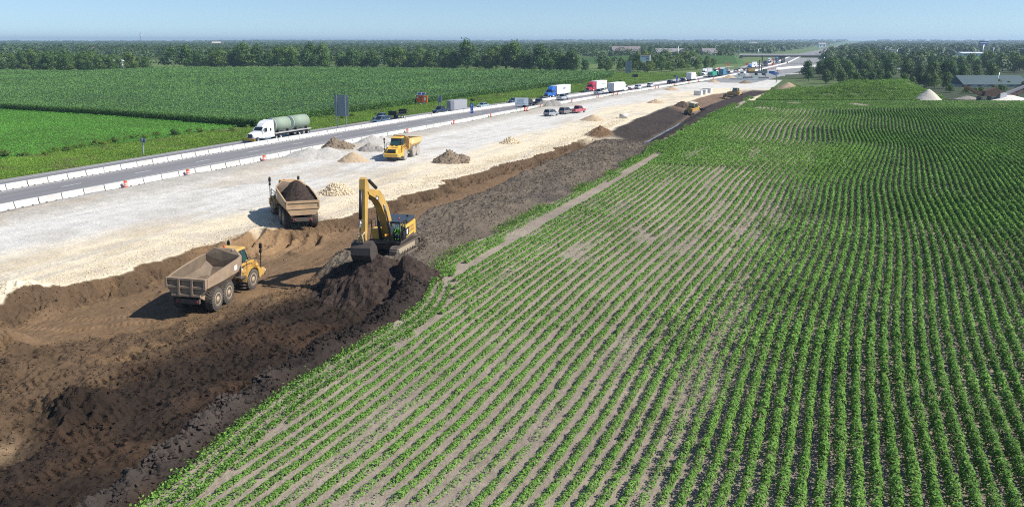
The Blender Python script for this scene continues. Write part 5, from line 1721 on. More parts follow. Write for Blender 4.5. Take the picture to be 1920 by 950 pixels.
def tractor(t, pm, chassis=black_m, lower=None, sleeper=True):
    """nose at y=+3.6, rear axle pair about y=-2.6"""
    m = MB()
    m.loft([[(-.55, 3.45, .85), (-.80, 3.45, 1.15), (-.72, 3.45, 1.55), (-.5, 3.42, 1.72), (.5, 3.42, 1.72), (.72, 3.45, 1.55), (.80, 3.45, 1.15), (.55, 3.45, .85)],
            [(-1.05, 2.5, .85), (-1.12, 2.5, 1.2), (-.95, 2.5, 1.75), (-.6, 2.5, 1.95), (.6, 2.5, 1.95), (.95, 2.5, 1.75), (1.12, 2.5, 1.2), (1.05, 2.5, .85)],
            [(-1.1, 1.35, .8), (-1.2, 1.35, 1.2), (-1.12, 1.35, 1.9), (-.7, 1.35, 2.12), (.7, 1.35, 2.12), (1.12, 1.35, 1.9), (1.2, 1.35, 1.2), (1.1, 1.35, .8)]], smooth=False)
    m.build('hood', pm, t, .03)
    m = MB()
    m.loft([[(-1.2, 1.36, .75), (-1.22, 1.36, 2.15), (1.22, 1.36, 2.15), (1.2, 1.36, .75)], [(-1.22, .75, .75), (-1.05, .75, 2.85), (1.05, .75, 2.85), (1.22, .75, .75)],
            [(-1.24, -.2, .75), (-1.15, -.2, 2.95), (1.15, -.2, 2.95), (1.24, -.2, .75)], [(-1.25, -2.0, .75), (-1.22, -2.0, 2.95), (1.22, -2.0, 2.95), (1.25, -2.0, .75)]])
    m.build('cab', pm, t, .03)
    if sleeper:
        m = MB()
        m.loft([[(-.75, .70, 2.86), (-.6, .70, 2.95), (.6, .70, 2.95), (.75, .70, 2.86)], [(-.95, .2, 2.9), (-.85, .2, 3.45), (.85, .2, 3.45), (.95, .2, 2.9)],
                [(-1.12, -.6, 2.94), (-1.0, -.6, 3.82), (1.0, -.6, 3.82), (1.12, -.6, 2.94)], [(-1.2, -2.0, 2.952), (-1.15, -2.0, 4.02), (1.15, -2.0, 4.02), (1.2, -2.0, 2.952)]])
        m.build('roof_fairing', pm, t, .05)
    m = MB(); m.add([(-1.0, 1.30, 2.18), (1.0, 1.30, 2.18), (.92, .80, 2.80), (-.92, .80, 2.80)], [(0, 1, 2, 3)])
    m.add([(-1.0, 1.36, 2.17), (1.0, 1.36, 2.17), (.92, .82, 2.82), (-.92, .82, 2.82), (-1.0, 1.2, 2.17), (1.0, 1.2, 2.17), (.92, .7, 2.82), (-.92, .7, 2.82)], [(0, 1, 2, 3), (7, 6, 5, 4), (0, 4, 5, 1), (1, 5, 6, 2), (2, 6, 7, 3), (3, 7, 4, 0)])
    m.build('windshield', glass_m, t)
    for s in (-1, 1):
        m = MB()
        m.prism([(.95, 1.9), (.95, 2.2), (.60, 2.65), (-.05, 2.68), (-.05, 1.9)], s * 1.14, s * 1.235); m.build('side_window', glass_m, t)
        m = MB(); m.box(min(s * 1.13, s * 1.25), max(s * 1.13, s * 1.25), -1.2, -.8, 1.95, 2.5); m.build('sleeper_window', glass_m, t)
        m = MB(); m.box(min(s * 1.35, s * 1.6), max(s * 1.35, s * 1.6), 1.15, 1.25, 1.75, 2.5); m.tube((s * 1.15, 1.0, 1.8), (s * 1.4, 1.2, 1.9), .03, n=5); m.build('mirror', chrome, t)
        m = MB(); m.tube((s * .98, .75, .72), (s * .98, -.85, .72), .32, n=14); m.build('fuel_tank', chrome if lower is None else lower, t)
        m = MB(); m.box(min(s * .55, s * .98), max(s * .55, s * .98), 3.30, 3.47, 1.05, 1.25); m.build('headlight', lamp_m, t)
        m = MB(); m.tube((s * .95, -2.12, .9), (s * .95, -2.12, 3.7), .09, n=8); m.build('exhaust_stack', chrome, t)
    m = MB(); m.box(-.5, .5, 3.40, 3.475, .95, 1.68); m.build('grille', M('grille_dark', (.08, .09, .11), .3, .5), t)
    m = MB(); m.box(-1.15, 1.15, 3.35, 3.70, .38, .78); m.build('bumper', chrome if lower is None else lower, t, .04)
    m = MB(); m.box(-.45, .45, -4.2, 3.2, .65, .95); m.box(-.9, .9, -3.2, -2.3, .951, 1.12); m.build('chassis', chassis, t)
    for s in (-1, 1):
        simple_wheel(t, s * 1.03, 2.55, .52, .30, chrome)
        for yy in (-2.55, -3.85):
            simple_wheel(t, s * .93, yy, .52, .55, chrome)


def trailer_axles(t, ys_):
    for s in (-1, 1):
        for yy in ys_:
            simple_wheel(t, s * .93, yy, .52, .55, chrome)


def box_trailer(t, y0, y1, side, roof=None, z0=1.15, z1=4.05, marks=None, doors=True):
    m = MB(); m.box(-1.28, 1.28, y1, y0, z0, z1); m.build('trailer_box', side, t, .02)
    m = MB(); m.box(-1.30, 1.30, y1 - .01, y0 + .01, z0 - .1, z0 + .08); m.box(-.5, .5, y1 + .3, y0 - 1, z0 - .35, z0 - .101); m.build('trailer_frame', galv, t)
    if doors:
        m = MB()
        for q in (-1.2, -.45, -.02, .38, 1.12):
            m.box(q, q + .07, y1 - .05, y1 - .003, z0 + .1, z1 - .1)
        for q in (1.7, 2.9):
            m.box(-1.2, 1.2, y1 - .06, y1 - .051, q, q + .06)
        m.build('rear_door', M('door_grey', (.40, .43, .47), .5), t)
    if marks is not None:
        m = MB()
        for (a, b_, c_, d_) in marks:
            m.box(1.283, 1.30, a, b_, c_, d_); m.box(-1.30, -1.283, a, b_, c_, d_)
        m.build('lettering', marks_m, t)
    trailer_axles(t, (y1 + 1.6, y1 + 2.9))
    m = MB(); m.box(-1.0, -.85, y0 - 2.9, y0 - 2.7, .3, z0); m.box(.85, 1.0, y0 - 2.9, y0 - 2.7, .3, z0); m.build('landing_leg', galv, t)


marks_m = M('lettering_blue', (.10, .16, .45), .5)
white_p = paint('white', (.80, .80, .80)); pale_box = M('white_box_panel', (.78, .78, .78), .5, var=.05, scale=.6)

# white truck with two green tanks
x, y, rz = on_road(524, 258, -3.9, back=True); x, y = shift(x, y, rz, 4.85)
t = thing('semi_truck', 'white long haul truck hauling a flatbed in the far lanes', 'truck', (x, y, Z), rz)
tractor(t, white_p, lower=M('fairing_grey', (.30, .36, .40), .5))
m = MB(); m.box(-1.27, 1.27, -13.3, -1.9 - .35, 1.22, 1.42); m.build('flatbed_deck', M('flat_alu', (.55, .56, .56), .4, .5, dust=.3), t)
m = MB(); m.box(-.5, -.3, -13.2, -3, .85, 1.219); m.box(.3, .5, -13.2, -3, .85, 1.219); m.build('trailer_frame', black_m, t)
trailer_axles(t, (-9.6, -12.4))
m = MB(); m.box(-1.35, 1.35, 3.55, 3.72, .45, .85); m.build('yellow_banner', M('banner_yellow', (.65, .42, .03), .6, var=.3, scale=6), t)
tank_m = M('tank_green', (.23, .30, .235), .75, var=.10, scale=.8)
dx_, dy_ = -math.sin(rz), math.cos(rz)
for k, (cy, L, lab) in enumerate(((-4.7, 4.2, 'sage green steel tank lying just behind the white cab'), (-10.3, 4.7, 'sage green steel tank on the tail of the flatbed'))):
    a = thing('steel_tank', lab, 'tank', (x + dx_ * cy, y + dy_ * cy, Z + 1.42), rz)
    m = MB(); R_ = 1.36
    m.lathe([(-L / 2, R_ - .05), (-L / 2, R_), (L / 2, R_), (L / 2, R_ - .05), (L / 2 - .3, R_ - .06), (L / 2 - .3, .02)], c=(0, 0, R_ + .12), axis='y', n=32); m.build('shell', tank_m, a)
    m = MB(); m.lathe([(L / 2 - .04, R_ + .012), (L / 2 + .04, R_ + .012), (L / 2 + .04, R_ - .1)], c=(0, 0, R_ + .12), axis='y', n=32); m.lathe([(-L / 2 - .04, R_ + .012), (-L / 2 + .04, R_ + .012)], c=(0, 0, R_ + .12), axis='y', n=32); m.build('end_ring', M('ring_pale', (.50, .56, .46), .5), a)
    m = MB()
    for q in (-L * .27, L * .12):
        m.lathe([(q, R_ + .015), (q + .06, R_ + .015)], c=(0, 0, R_ + .12), axis='y', n=32)
    m.build('strap', M('strap_yellow', (.55, .42, .12), .6), a)
    m = MB()
    for q in (-L * .35, L * .35):
        for s in (-1, 1):
            m.prism([(s * .35, 0), (s * 1.2, 0), (s * 1.2, .55)], q - .1, q + .1, axis='y')
    m.build('cradle', black_m, a)
m = MB(); m.prism([(-.25, 0), (.25, 0), (.04, .7), (-.04, .7)], -.2, .2, axis='y')
o = tag(m.build('traffic_cone', orange_m), 'small orange cone on the flatbed beside the front tank', 'cone'); o.location = (x + dx_ * -3.1 - dy_ * -1.05, y + dy_ * -3.1, Z + 1.43)

# blue and red trucks coming, white truck going
x, y, rz = on_road(1044, 181, -3.9, back=True); x, y = shift(x, y, rz, 5.0)
t = thing('semi_truck', 'royal blue long haul truck with a white box trailer', 'truck', (x, y, Z), rz)
tractor(t, paint('royal_blue', (.015, .11, .42))); box_trailer(t, -2.6, -13.6, pale_box, marks=[(-7.5, -7.2, 2.6, 3.2), (-8.2, -7.7, 2.7, 3.3), (-8.9, -8.4, 2.6, 3.3), (-9.5, -9.1, 2.9, 3.4), (-11.4, -8.4, 2.15, 2.25)])
x, y, rz = on_road(1117, 168, -3.9, back=True); x, y = shift(x, y, rz, 4.9)
t = thing('semi_truck', 'crimson long haul truck with a white box trailer', 'truck', (x, y, Z), rz)
tractor(t, paint('crimson', (.40, .012, .045))); box_trailer(t, -2.6, -13.4, pale_box, marks=[(-8.2 - k * .9, -7.6 - k * .9, 2.7, 2.95) for k in range(5)])
x, y, rz = on_road(1160, 170, 6.6); x, y = shift(x, y, rz, 4.6)
t = thing('semi_truck', 'white truck driving away with a white trailer and a plain grey rear door', 'truck', (x, y, Z), rz)
tractor(t, white_p); box_trailer(t, -2.6, -12.8, pale_box, marks=[(-8.0 - k * .8, -7.6 - k * .8, 2.6 + .2 * (k % 2), 2.9) for k in range(4)])
dmm = MB(); dmm.prism([(-.95, .35), (-.05, 1.3), (.9, .35 + 1.25), (0, .1)], 0, .03, axis='y')
x0_, y0_ = ground_at(1150, 173.5)
t = thing('warning_sign', 'red orange diamond sign on a stand behind the white trailer', 'sign', (x0_, y0_ - 1, Z), YAW * .3)
m = MB(); m.prism([(0, .7), (1.1, 1.8), (0, 2.9), (-1.1, 1.8)], -.03, .0, axis='y'); m.build('panel', M('roll_orange', (.80, .09, .03), .6, var=.05), t)
m = MB(); m.tube((0, .08, 0), (0, .08, 2.9), .04, n=6); m.tube((-.6, .08, .02), (.6, .08, .02), .04, n=6); m.build('stand', black_m, t)

# pickups with trailers
x, y, rz = on_road(716, 224, -5.4, back=True)
t = car('pickup', paint('slate', (.035, .05, .07)), 'dark slate pickup towing a black open trailer', x, y, rz, z=Z)
m = MB(); m.box(-1.15, 1.15, -9.4, -4.6, .95, 1.15)
for k in range(6):
    q = -9.4 + k * .9; m.box(-1.15, -1.08, q, q + .08, 1.15, 1.75); m.box(1.08, 1.15, q, q + .08, 1.15, 1.75)
m.box(-1.15, -1.09, -9.4, -4.6, 1.70, 1.80); m.box(1.09, 1.15, -9.4, -4.6, 1.70, 1.80); m.box(-1.15, 1.15, -4.7, -4.55, 1.15, 2.1); m.box(-.06, .06, -4.6, -2.95, .6, .72); m.box(-1.15, 1.15, -9.55, -9.4, 1.0, 2.2)
m.build('trailer', black_m, t)
for s in (-1, 1):
    for q in (-7.3, -8.3):
        simple_wheel(t, s * 1.0, q, .38, .25, white_m)
x, y, rz = on_road(713, 228, -2.0, back=True)
car('suv', paint('steel_blue', (.08, .13, .19)), 'steel blue car in front of the slate pickup', x, y, rz, z=Z)
x, y, rz = on_road(826, 211, -3.6, back=True)
t = car('pickup', paint('navy', (.03, .05, .08)), 'navy pickup towing a tall grey box trailer', x, y, rz, z=Z)
m = MB(); m.box(-1.25, 1.25, -11.6, -4.9, .55, 3.15)
m.prism([(-1.25, -4.9), (1.25, -4.9), (.5, -4.2), (-.5, -4.2)], .55, 3.15, axis='z'); m.build('box_trailer', M('trailer_grey', (.30, .31, .33), .5, var=.05), t, .02)
m = MB(); m.box(-.06, .06, -4.2, -2.95, .5, .62); m.build('drawbar', black_m, t)
for s in (-1, 1):
    for q in (-9.1, -10.0):
        simple_wheel(t, s * 1.15, q, .36, .24)
x, y, rz = on_road(905, 202.5, -3.6, back=True)
car('sedan', paint('teal_silver', (.30, .42, .44)), 'pale teal sedan in the far lanes', x, y, rz, z=Z)
x, y, rz = on_road(963, 191.5, -4.8, back=True)
car('sedan', paint('dusk_blue', (.03, .06, .11)), 'dark blue sedan behind the white project board', x, y, rz, z=Z)

# traffic going away
x, y, rz = on_road(1003, 192, 6.4); x, y = shift(x, y, rz, 2.5)
t = car('pickup', paint('black', (.015, .017, .02)), 'black pickup towing a black machine trailer', x, y, rz, z=Z)
m = MB(); m.box(-1.1, 1.1, -9.5, -4.2, .6, .78); m.box(-1.1, 1.1, -9.6, -9.4, .5, 1.5); m.box(-.06, .06, -4.2, -2.9, .5, .62); m.build('trailer', black_m, t)
m = MB(); m.loft([[(-.9, -8.6, 1.0), (-.9, -8.6, 2.5), (.9, -8.6, 2.5), (.9, -8.6, 1.0)], [(-.9, -6.2, 1.0), (-.9, -6.2, 2.2), (.9, -6.2, 2.2), (.9, -6.2, 1.0)], [(-.7, -5.0, 1.0), (-.7, -5.0, 1.5), (.7, -5.0, 1.5), (.7, -5.0, 1.0)]]); m.box(-1, 1, -8.9, -8.5, 2.3, 2.6); m.build('tarped_load', M('dark_tarp', (.03, .035, .045), .7), t)
for s in (-1, 1):
    for q in (-7.0, -7.9):
        simple_wheel(t, s * 1.0, q, .36, .24, white_m)
silver = paint('silver', (.45, .48, .50)); silver2 = paint('pewter', (.36, .40, .44))
x, y, rz = on_road(1055, 184.5, 3.2)
car('pickup', silver, 'silver pickup driving away below the blue truck', x, y, rz, z=Z)
x, y, rz = on_road(1123, 177.5, 3.2)
car('pickup', silver2, 'pewter pickup driving away below the red truck', x, y, rz, z=Z)
for px, py, off, kind, col, lab in [(1179, 165, 6.6, 'sedan', ('maroon', (.10, .012, .02)), 'maroon car just ahead of the white trailer truck'), (1197, 161.5, 5.0, 'suv', ('white_a', (.72, .75, .78)), 'white car, the nearer of two side by side beyond the maroon car'),
                                    (1219.5, 158.5, 5.0, 'suv', ('white_b', (.78, .78, .78)), 'white car, the farther of two beyond the maroon car'), (1257, 154, 4.6, 'suv', ('char', (.03, .03, .04)), 'charcoal car by the farther blue marker'),
                                    (1265, 154.5, 7.0, 'sedan', ('ink', (.02, .03, .06)), 'ink blue sedan beside the charcoal car'), (1281, 151, 6.5, 'pickup', ('coal', (.02, .02, .025)), 'coal black pickup behind the white box truck'),
                                    (1279, 147.5, 3.2, 'pickup', ('white_c', (.75, .75, .75)), 'white pickup left of the coal black pickup')]:
    x, y, rz = on_road(px, py, off)
    car(kind, paint(*col), lab, x, y, rz, z=Z)
x, y, rz = on_road(1300, 149.5, 6.2)
t = thing('box_truck', 'white box truck driving away near the last drums', 'truck', (x, y + 2.5, Z), rz)
tractor(t, white_p, sleeper=False); box_trailer(t, -2.3, -9.5, pale_box, z0=1.1, z1=4.2)
x, y, rz = on_road(1322, 141.5, -3.6, back=True)
t = thing('semi_truck', 'white long haul truck coming, farthest on the straight', 'truck', (x, y - 4, Z), rz)
tractor(t, white_p); box_trailer(t, -2.6, -15, M('box_dull', (.45, .47, .5), .6))
x, y, rz = on_road(1340, 141.5, 4.2)
t = thing('flatbed_trailer_truck', 'truck with a teal green container beyond the white box truck', 'truck', (x, y + 4, Z), rz)
tractor(t, paint('dark_teal', (.02, .12, .14))); box_trailer(t, -2.6, -13.5, M('teal_box', (.02, .32, .20), .5), z0=1.0, z1=2.9)
x, y, rz = on_road(1357, 138.5, 7.2)
t = thing('box_truck', 'steel blue truck beside the teal green container', 'truck', (x, y + 2, Z), rz)
tractor(t, paint('fleet_blue', (.04, .18, .30))); box_trailer(t, -2.6, -9, M('blue_box', (.05, .20, .32), .5))
FAR = [(1370, 138, 4.8, 'suv', (.10, .12, .13), 'dark grey car ahead of the steel blue truck'), (1364, 141, 8, 'sedan', (.05, .07, .08), 'black car right of the steel blue truck'), (1369, 131, -4, 'sedan', (.03, .06, .12), 'dark blue car on the left ramp side'), (1374, 131.5, -2, 'suv', (.7, .7, .72), 'white car beside the dark blue ramp car'),
       (1385, 133, 3, 'sedan', (.5, .5, .52), 'grey car in the queue, first from the left'), (1391, 131.5, 4, 'suv', (.12, .03, .03), 'dark red car in the queue'), (1397, 129.5, 3, 'pickup', (.75, .75, .75), 'white pickup in the queue left of the white truck'), (1417, 122.5, -3, 'sedan', (.05, .05, .07), 'black sedan right of the white truck cab'),
       (1433, 121, 2.5, 'suv', (.75, .75, .78), 'white car before the dark van near the overpass'), (1444, 118.5, -4, 'sedan', (.05, .05, .07), 'black sedan before the overpass'), (1468, 112.6, 5, 'suv', (.1, .1, .12), 'black car under the right span'), (1473, 111.5, 9, 'sedan', (.2, .2, .22), 'grey car under the right span')]
for i, (px, py, off, kind, c_, lab) in enumerate(FAR):
    x, y, rz = on_road(px, py, off)
    car(kind, paint('far%d' % i, c_), lab, ground_at(px, py)[0], y, rz, z=Z, fine=False)
for px, py, c_, b_, lab, bk in ((1404, 132.5, (.10, .22, .45), (.62, .66, .68), 'tall truck with blue cab top and pale silver sides in the queue', True), (1411, 128, (.75, .75, .77), (.75, .75, .77), 'white truck right of the silver sided truck', True), (1436, 124, (.03, .04, .07), (.06, .07, .10), 'dark blue truck nearing the overpass', False),
                                (1441, 118.2, (.6, .63, .66), (.35, .36, .38), 'grey truck beyond the dark blue truck', True), (1455, 115.5, (.12, .18, .28), (.10, .13, .2), 'slate truck passing under the left span', True), (1462, 113.5, (.03, .05, .07), (.03, .05, .06), 'black truck beside the overpass pier', False)):
    x, y = ground_at(px, py); dx, dy = road_dir(y)
    t = thing('truck', lab, 'truck', (x, y + 3, Z), face(-dx, -dy) if bk else face(dx, dy))
    tractor(t, paint('q%d' % px, c_)); box_trailer(t, -2.6, -10, M('qb%d' % px, b_, .5), doors=not bk)
# cars parked on the stone surface
for px, py, kind, col, lab in ((1026, 218.5, 'suv', ('dusty_grey', (.24, .27, .30)), 'dusty grey car parked first on the stone surface'), (1054, 214.5, 'suv', ('dusty_plum', (.13, .11, .12)), 'dusty dark wagon parked between the grey car and the red pickup'), (1077, 212.5, 'pickup', ('dusty_red', (.42, .02, .05)), 'dusty red pickup parked last in the row')):
    x, y = ground_at(px, py); pm = M('paint_' + col[0], col[1], .45, var=.1, dust=.3, dustcol=(.45, .42, .38))
    car(kind, pm, lab, x + .4, y + 2.0, R(-14), 'cars parked on the stone surface')
x, y = ground_at(1392, 141)
car('pickup', paint('site_white', (.75, .75, .77)), 'white site pickup before the work area', x, y, R(80), z=.02)

# ================================================================ ARTICULATED DUMP TRUCKS
cat = M('machine_yellow', (.62, .34, .04), .42, var=.3, scale=1.8, dust=.35, dustcol=(.50, .38, .22))
cat_clean = M('machine_yellow_clean', (.72, .42, .05), .38, var=.10, scale=1.4, dust=.12, dustcol=(.5, .42, .28))
bodytan = M('dusty_body', (.34, .22, .125), .7, var=.4, scale=1.6, dust=.5, dustcol=(.33, .26, .19), bump=.3)
inner_m = M('scoured_steel', (.13, .09, .06), .6, .3, var=.35, scale=1.2, dust=.35, dustcol=(.33, .26, .18))
tyre_m = M('dusty_tyre', (.035, .032, .030), .9, var=.3, scale=3, dust=.45, dustcol=(.20, .16, .12))
tyre_pale = M('very_dusty_tyre', (.16, .15, .14), .95, var=.3, scale=3, dust=.8, dustcol=(.36, .34, .31))
hub_m = M('hub_tan', (.46, .35, .22), .6, var=.2, dust=.4)
frame_m = M('frame_dark', (.055, .048, .042), .7, var=.3, dust=.35, dustcol=(.22, .17, .12))
cab_black = M('cab_black', (.018, .018, .02), .5)
cab_glass = M('cab_glass', (.03, .075, .07), .06, var=0, spec=.9)
beacon = M('beacon', (.6, .04, .02), .3)


def big_wheel(parent, x, y, r=.93, w=.68, tm=None, lugs=26, side=None):
    tm = tm or tyre_m
    s = side or (1 if x > 0 else -1)
    m = MB()
    m.lathe([(-w / 2 + .03, r * .56), (-w / 2, r * .66), (-w / 2, r * .84), (-w * .40, r * .95), (w * .40, r * .95), (w / 2, r * .84), (w / 2, r * .66), (w / 2 - .03, r * .56)], c=(0, 0, 0), n=36)
    for i in range(lugs):
        a = 2 * math.pi * i / lugs
        for half in (-1, 1):
            Mx = Matrix.Rotation(a + (half * .5) * math.pi / lugs, 4, 'X') @ Matrix.Translation((half * w * .24, 0, r * .955)) @ Matrix.Rotation(half * R(22), 4, 'Z')
            m.box(-w * .235, w * .235, -r * .062, r * .062, -.04, r * .055, M=Mx)
    o = m.build('wheel', tm, parent); o.location = (x, y, r)
    m = MB()
    prof = [(s * (w / 2 - .04), r * .60), (s * (w / 2 + .005), r * .55), (s * (w / 2 - .05), r * .47), (s * (w / 2 - .06), r * .26), (s * (w / 2), r * .22), (s * (w / 2 + .03), r * .10)]
    m.lathe(prof, n=24)
    for i in range(10):
        a = 2 * math.pi * i / 10; m.tube((s * (w / 2 - .07), math.cos(a) * r * .36, math.sin(a) * r * .36), (s * (w / 2 - .03), math.cos(a) * r * .36, math.sin(a) * r * .36), .03, n=6)
    m.build('rim', hub_m, o)
    return o


def dump_truck(label, x, y, z, rz, steer=0.0, sc=.95, yellow=None, bodym=None, ribs='grid', tyres=None, tilt=(0, 0)):
    """origin at the joint behind the cab; tractor turns by steer about it"""
    yellow = yellow or cat; bodym = bodym or bodytan
    t = thing('dump_truck', label, 'dump truck', (x, y, z), rz, None, sc)
    t.rotation_euler = (tilt[0], tilt[1], rz)
    S = Matrix.Rotation(steer, 4, 'Z')
    S_ = S
    parts = []

    def fb(m, name, mat, bev=0.0, parent=None):
        o = m.build(name, mat, parent or t, bev)
        if parent is None:
            o.matrix_local = S_
        return o
    # ---- tractor unit (front)
    m = MB(); m.box(-.75, .75, .2, 4.6, .75, 1.25); m.box(-1.15, 1.15, 2.35, 2.75, .75, 1.1); fb(m, 'front_frame', frame_m)
    m = MB()   # hood, sloping to the nose
    m.loft([[(-1.0, 2.55, 1.5), (-1.0, 2.55, 2.55), (1.0, 2.55, 2.55), (1.0, 2.55, 1.5)], [(-.98, 3.6, 1.45), (-.98, 3.6, 2.38), (.98, 3.6, 2.38), (.98, 3.6, 1.45)],
            [(-.92, 4.55, 1.4), (-.9, 4.55, 2.02), (.9, 4.55, 2.02), (.92, 4.55, 1.4)], [(-.88, 4.95, 1.38), (-.84, 4.95, 1.70), (.84, 4.95, 1.70), (.88, 4.95, 1.38)]])
    fb(m, 'hood', yellow, .05)
    m = MB(); m.add([(-.7, 4.66, 1.99), (.7, 4.66, 1.99), (.74, 5.0, 1.66), (-.74, 5.0, 1.66), (-.7, 4.6, 1.92), (.7, 4.6, 1.92), (.74, 4.9, 1.6), (-.74, 4.9, 1.6)], [(3, 2, 1, 0), (4, 5, 6, 7), (0, 1, 5, 4), (1, 2, 6, 5), (2, 3, 7, 6), (3, 0, 4, 7)])
    m.box(-.72, .72, 4.90, 5.0, 1.42, 1.68); fb(m, 'grille', cab_black)
    m = MB()
    for s in (-1, 1):
        m.box(min(s * .18, s * .55), max(s * .18, s * .55), 3.25, 3.5, 2.44, 2.52)
    fb(m, 'hood_vent', cab_black)
    m = MB()   # wide lower bumper with swept corners
    m.loft([[(-1.62, 4.1, .95), (-1.62, 4.1, 1.42), (1.62, 4.1, 1.42), (1.62, 4.1, .95)], [(-1.55, 4.75, .72), (-1.55, 4.75, 1.42), (1.55, 4.75, 1.42), (1.55, 4.75, .72)], [(-1.2, 5.22, .74), (-1.15, 5.22, 1.30), (1.15, 5.22, 1.30), (1.2, 5.22, .74)]])
    fb(m, 'bumper', yellow, .05)
    for s in (-1, 1):   # arched fenders
        m = MB(); rings = []
        for i in range(9):
            a = R(-12 + i * 24.0); rr = 1.12
            yy = 2.55 + math.cos(a) * rr; zz = .95 + math.sin(a) * rr * .92
            yy2 = 2.55 + math.cos(a) * (rr + .08); zz2 = .95 + math.sin(a) * (rr + .08) * .92
            x0, x1 = s * .92, s * 1.66
            rings.append([(x0, yy, zz), (x1, yy, zz), (x1, yy2, zz2), (x0, yy2, zz2)])
        m.loft(rings); m.prism([(3.66, .72), (4.15, .95), (4.15, 1.42), (3.3, 1.95), (3.45, 1.5)], s * 1.0, s * 1.64)
        fb(m, 'fender', yellow, .015)
        o = big_wheel(t, 0, 0, tm=tyres, side=s); o.matrix_local = S_ @ Matrix.Translation((s * 1.32, 2.55, .93)); 
        # walkway, steps and rails
        m = MB(); m.box(min(s * .95, s * 1.6), max(s * .95, s * 1.6), .55, 1.45, 1.42, 1.50)
        for k in range(4):
            m.box(min(s * 1.15, s * 1.62), max(s * 1.15, s * 1.62), 1.05 + .02 * k, 1.35, .45 + .27 * k, .50 + .27 * k)
        fb(m, 'step', frame_m)
        m = MB(); pr = [(1.55, .6), (1.58, 1.6), (1.58, 3.0), (1.45, 4.1)]
        for a_, b_ in zip(pr[:-1], pr[1:]):
            m.tube((s * a_[0], a_[1], 2.75 if a_[1] < 3.5 else 2.3), (s * b_[0], b_[1], 2.75 if b_[1] < 3.5 else 2.3), .028, n=6)
            m.tube((s * a_[0], a_[1], 2.4), (s * b_[0], b_[1], 2.4 if b_[1] < 3.5 else 2.0), .022, n=6)
        for a_ in pr[:3]:
            m.tube((s * a_[0], a_[1], 1.9), (s * a_[0], a_[1], 2.75), .028, n=6)
        fb(m, 'handrail', cab_black)
        m = MB(); m.tube((s * 1.50, 4.15, 1.4), (s * 1.52, 4.1, 3.85), .045, n=8)
        m.box(min(s * 1.40, s * 1.66), max(s * 1.40, s * 1.66), 4.02, 4.10, 3.3, 3.75); m.box(min(s * 1.42, s * 1.64), max(s * 1.42, s * 1.64), 4.02, 4.10, 2.9, 3.2)
        fb(m, 'mirror_mast', cab_black)
        m = MB(); m.box(min(s * 1.05, s * 1.4), max(s * 1.05, s * 1.4), 5.08, 5.17, 1.0, 1.18); fb(m, 'headlight', lamp_m)
    # cab: black frame, glass, yellow roof
    cabp = [(-.92, 1.25), (.92, 1.25), (.92, 2.85), (-.92, 2.85)]
    m = MB(); m.box(-.95, .95, 1.15, 2.95, 1.3, 2.45); fb(m, 'cab_base', yellow, .02)
    m = MB(); b0 = [(-.93, 1.22, 2.45), (.93, 1.22, 2.45), (.93, 3.0, 2.45), (-.93, 3.0, 2.45)]; b1 = [(-.86, 1.30, 3.62), (.86, 1.30, 3.62), (.82, 2.48, 3.62), (-.82, 2.48, 3.62)]
    m.loft([b0, b1]); fb(m, 'cab_glass', cab_glass)
    m = MB()
    for p, q in zip(b0, b1):
        m.tube(p, q, .055, n=6)
    for k in range(4):
        m.tube(b0[k], b0[(k + 1) % 4], .05, n=6); m.tube(b1[k], b1[(k + 1) % 4], .05, n=6)
    for s in (-1, 1):
        m.tube((s * .93, 2.0, 2.45), (s * .85, 1.95, 3.62), .045, n=6)
    m.box(-.5, .5, 1.20, 1.235, 2.5, 3.1)
    fb(m, 'cab_frame', cab_black)
    m = MB(); m.loft([[(-.95, 1.12, 3.60), (.95, 1.12, 3.60), (.92, 2.72, 3.60), (-.92, 2.72, 3.60)], [(-.88, 1.2, 3.80), (.88, 1.2, 3.80), (.80, 2.55, 3.76), (-.80, 2.55, 3.76)]]); fb(m, 'cab_roof', yellow, .03)
    m = MB(); m.lathe([(3.78, .09), (3.95, .08)], c=(-.5, 1.6, 0), axis='z', n=10); fb(m, 'beacon', beacon)
    m = MB(); m.tube((.75, .95, 2.2), (.75, .95, 3.75), .09, n=8); m.tube((.75, .95, 3.7), (.75, .80, 3.9), .09, n=8); fb(m, 'exhaust_stack', hub_m)
    m = MB(); m.box(-.95, .95, .76, 1.14, 1.25, 2.6); fb(m, 'rear_housing', yellow if ribs != 'grid' else cat, .03)
    m = MB(); m.box(.952, .97, 1.3, 2.3, 1.55, 2.05); m.box(-.97, -.952, 1.3, 2.3, 1.55, 2.05); fb(m, 'side_panel', cab_black)
    m = MB(); m.box(.972, .98, 1.6, 1.95, 1.65, 1.98); m.box(-.98, -.972, 1.6, 1.95, 1.65, 1.98); fb(m, 'decal', lett)
    # ---- rear unit
    m = MB(); m.box(-.55, .55, -5.2, .35, .85, 1.25); m.tube((0, -.2, 1.05), (0, .9, 1.0), .32, n=12)
    for yy in (-1.75, -3.65):
        m.tube((-1.2, yy, .93), (1.2, yy, .93), .2, n=10); m.lathe([(-.35, .15), (-.25, .38), (.25, .38), (.35, .15)], c=(0, yy, .93), n=14)
    m.box(-.95, .95, -5.35, -5.1, .95, 1.3)
    for s in (-1, 1):
        m.box(min(s * .75, s * .95), max(s * .75, s * .95), -3.9, -1.5, .85, 1.05)
    m.build('rear_frame', frame_m, t)
    for s in (-1, 1):
        for yy in (-1.75, -3.65):
            big_wheel(t, s * 1.32, yy, tm=tyres)
        m = MB(); m.tube((s * .72, -.3, 1.15), (s * .95, -2.2, 1.95), .11, n=8); m.build('hoist_cylinder', galv, t)
        m = MB(); m.lathe([(-5.40, .09), (-5.36, .09)], c=(s * .75, 0, 1.12), axis='y', n=10); m.build('tail_light', tail_m, t)
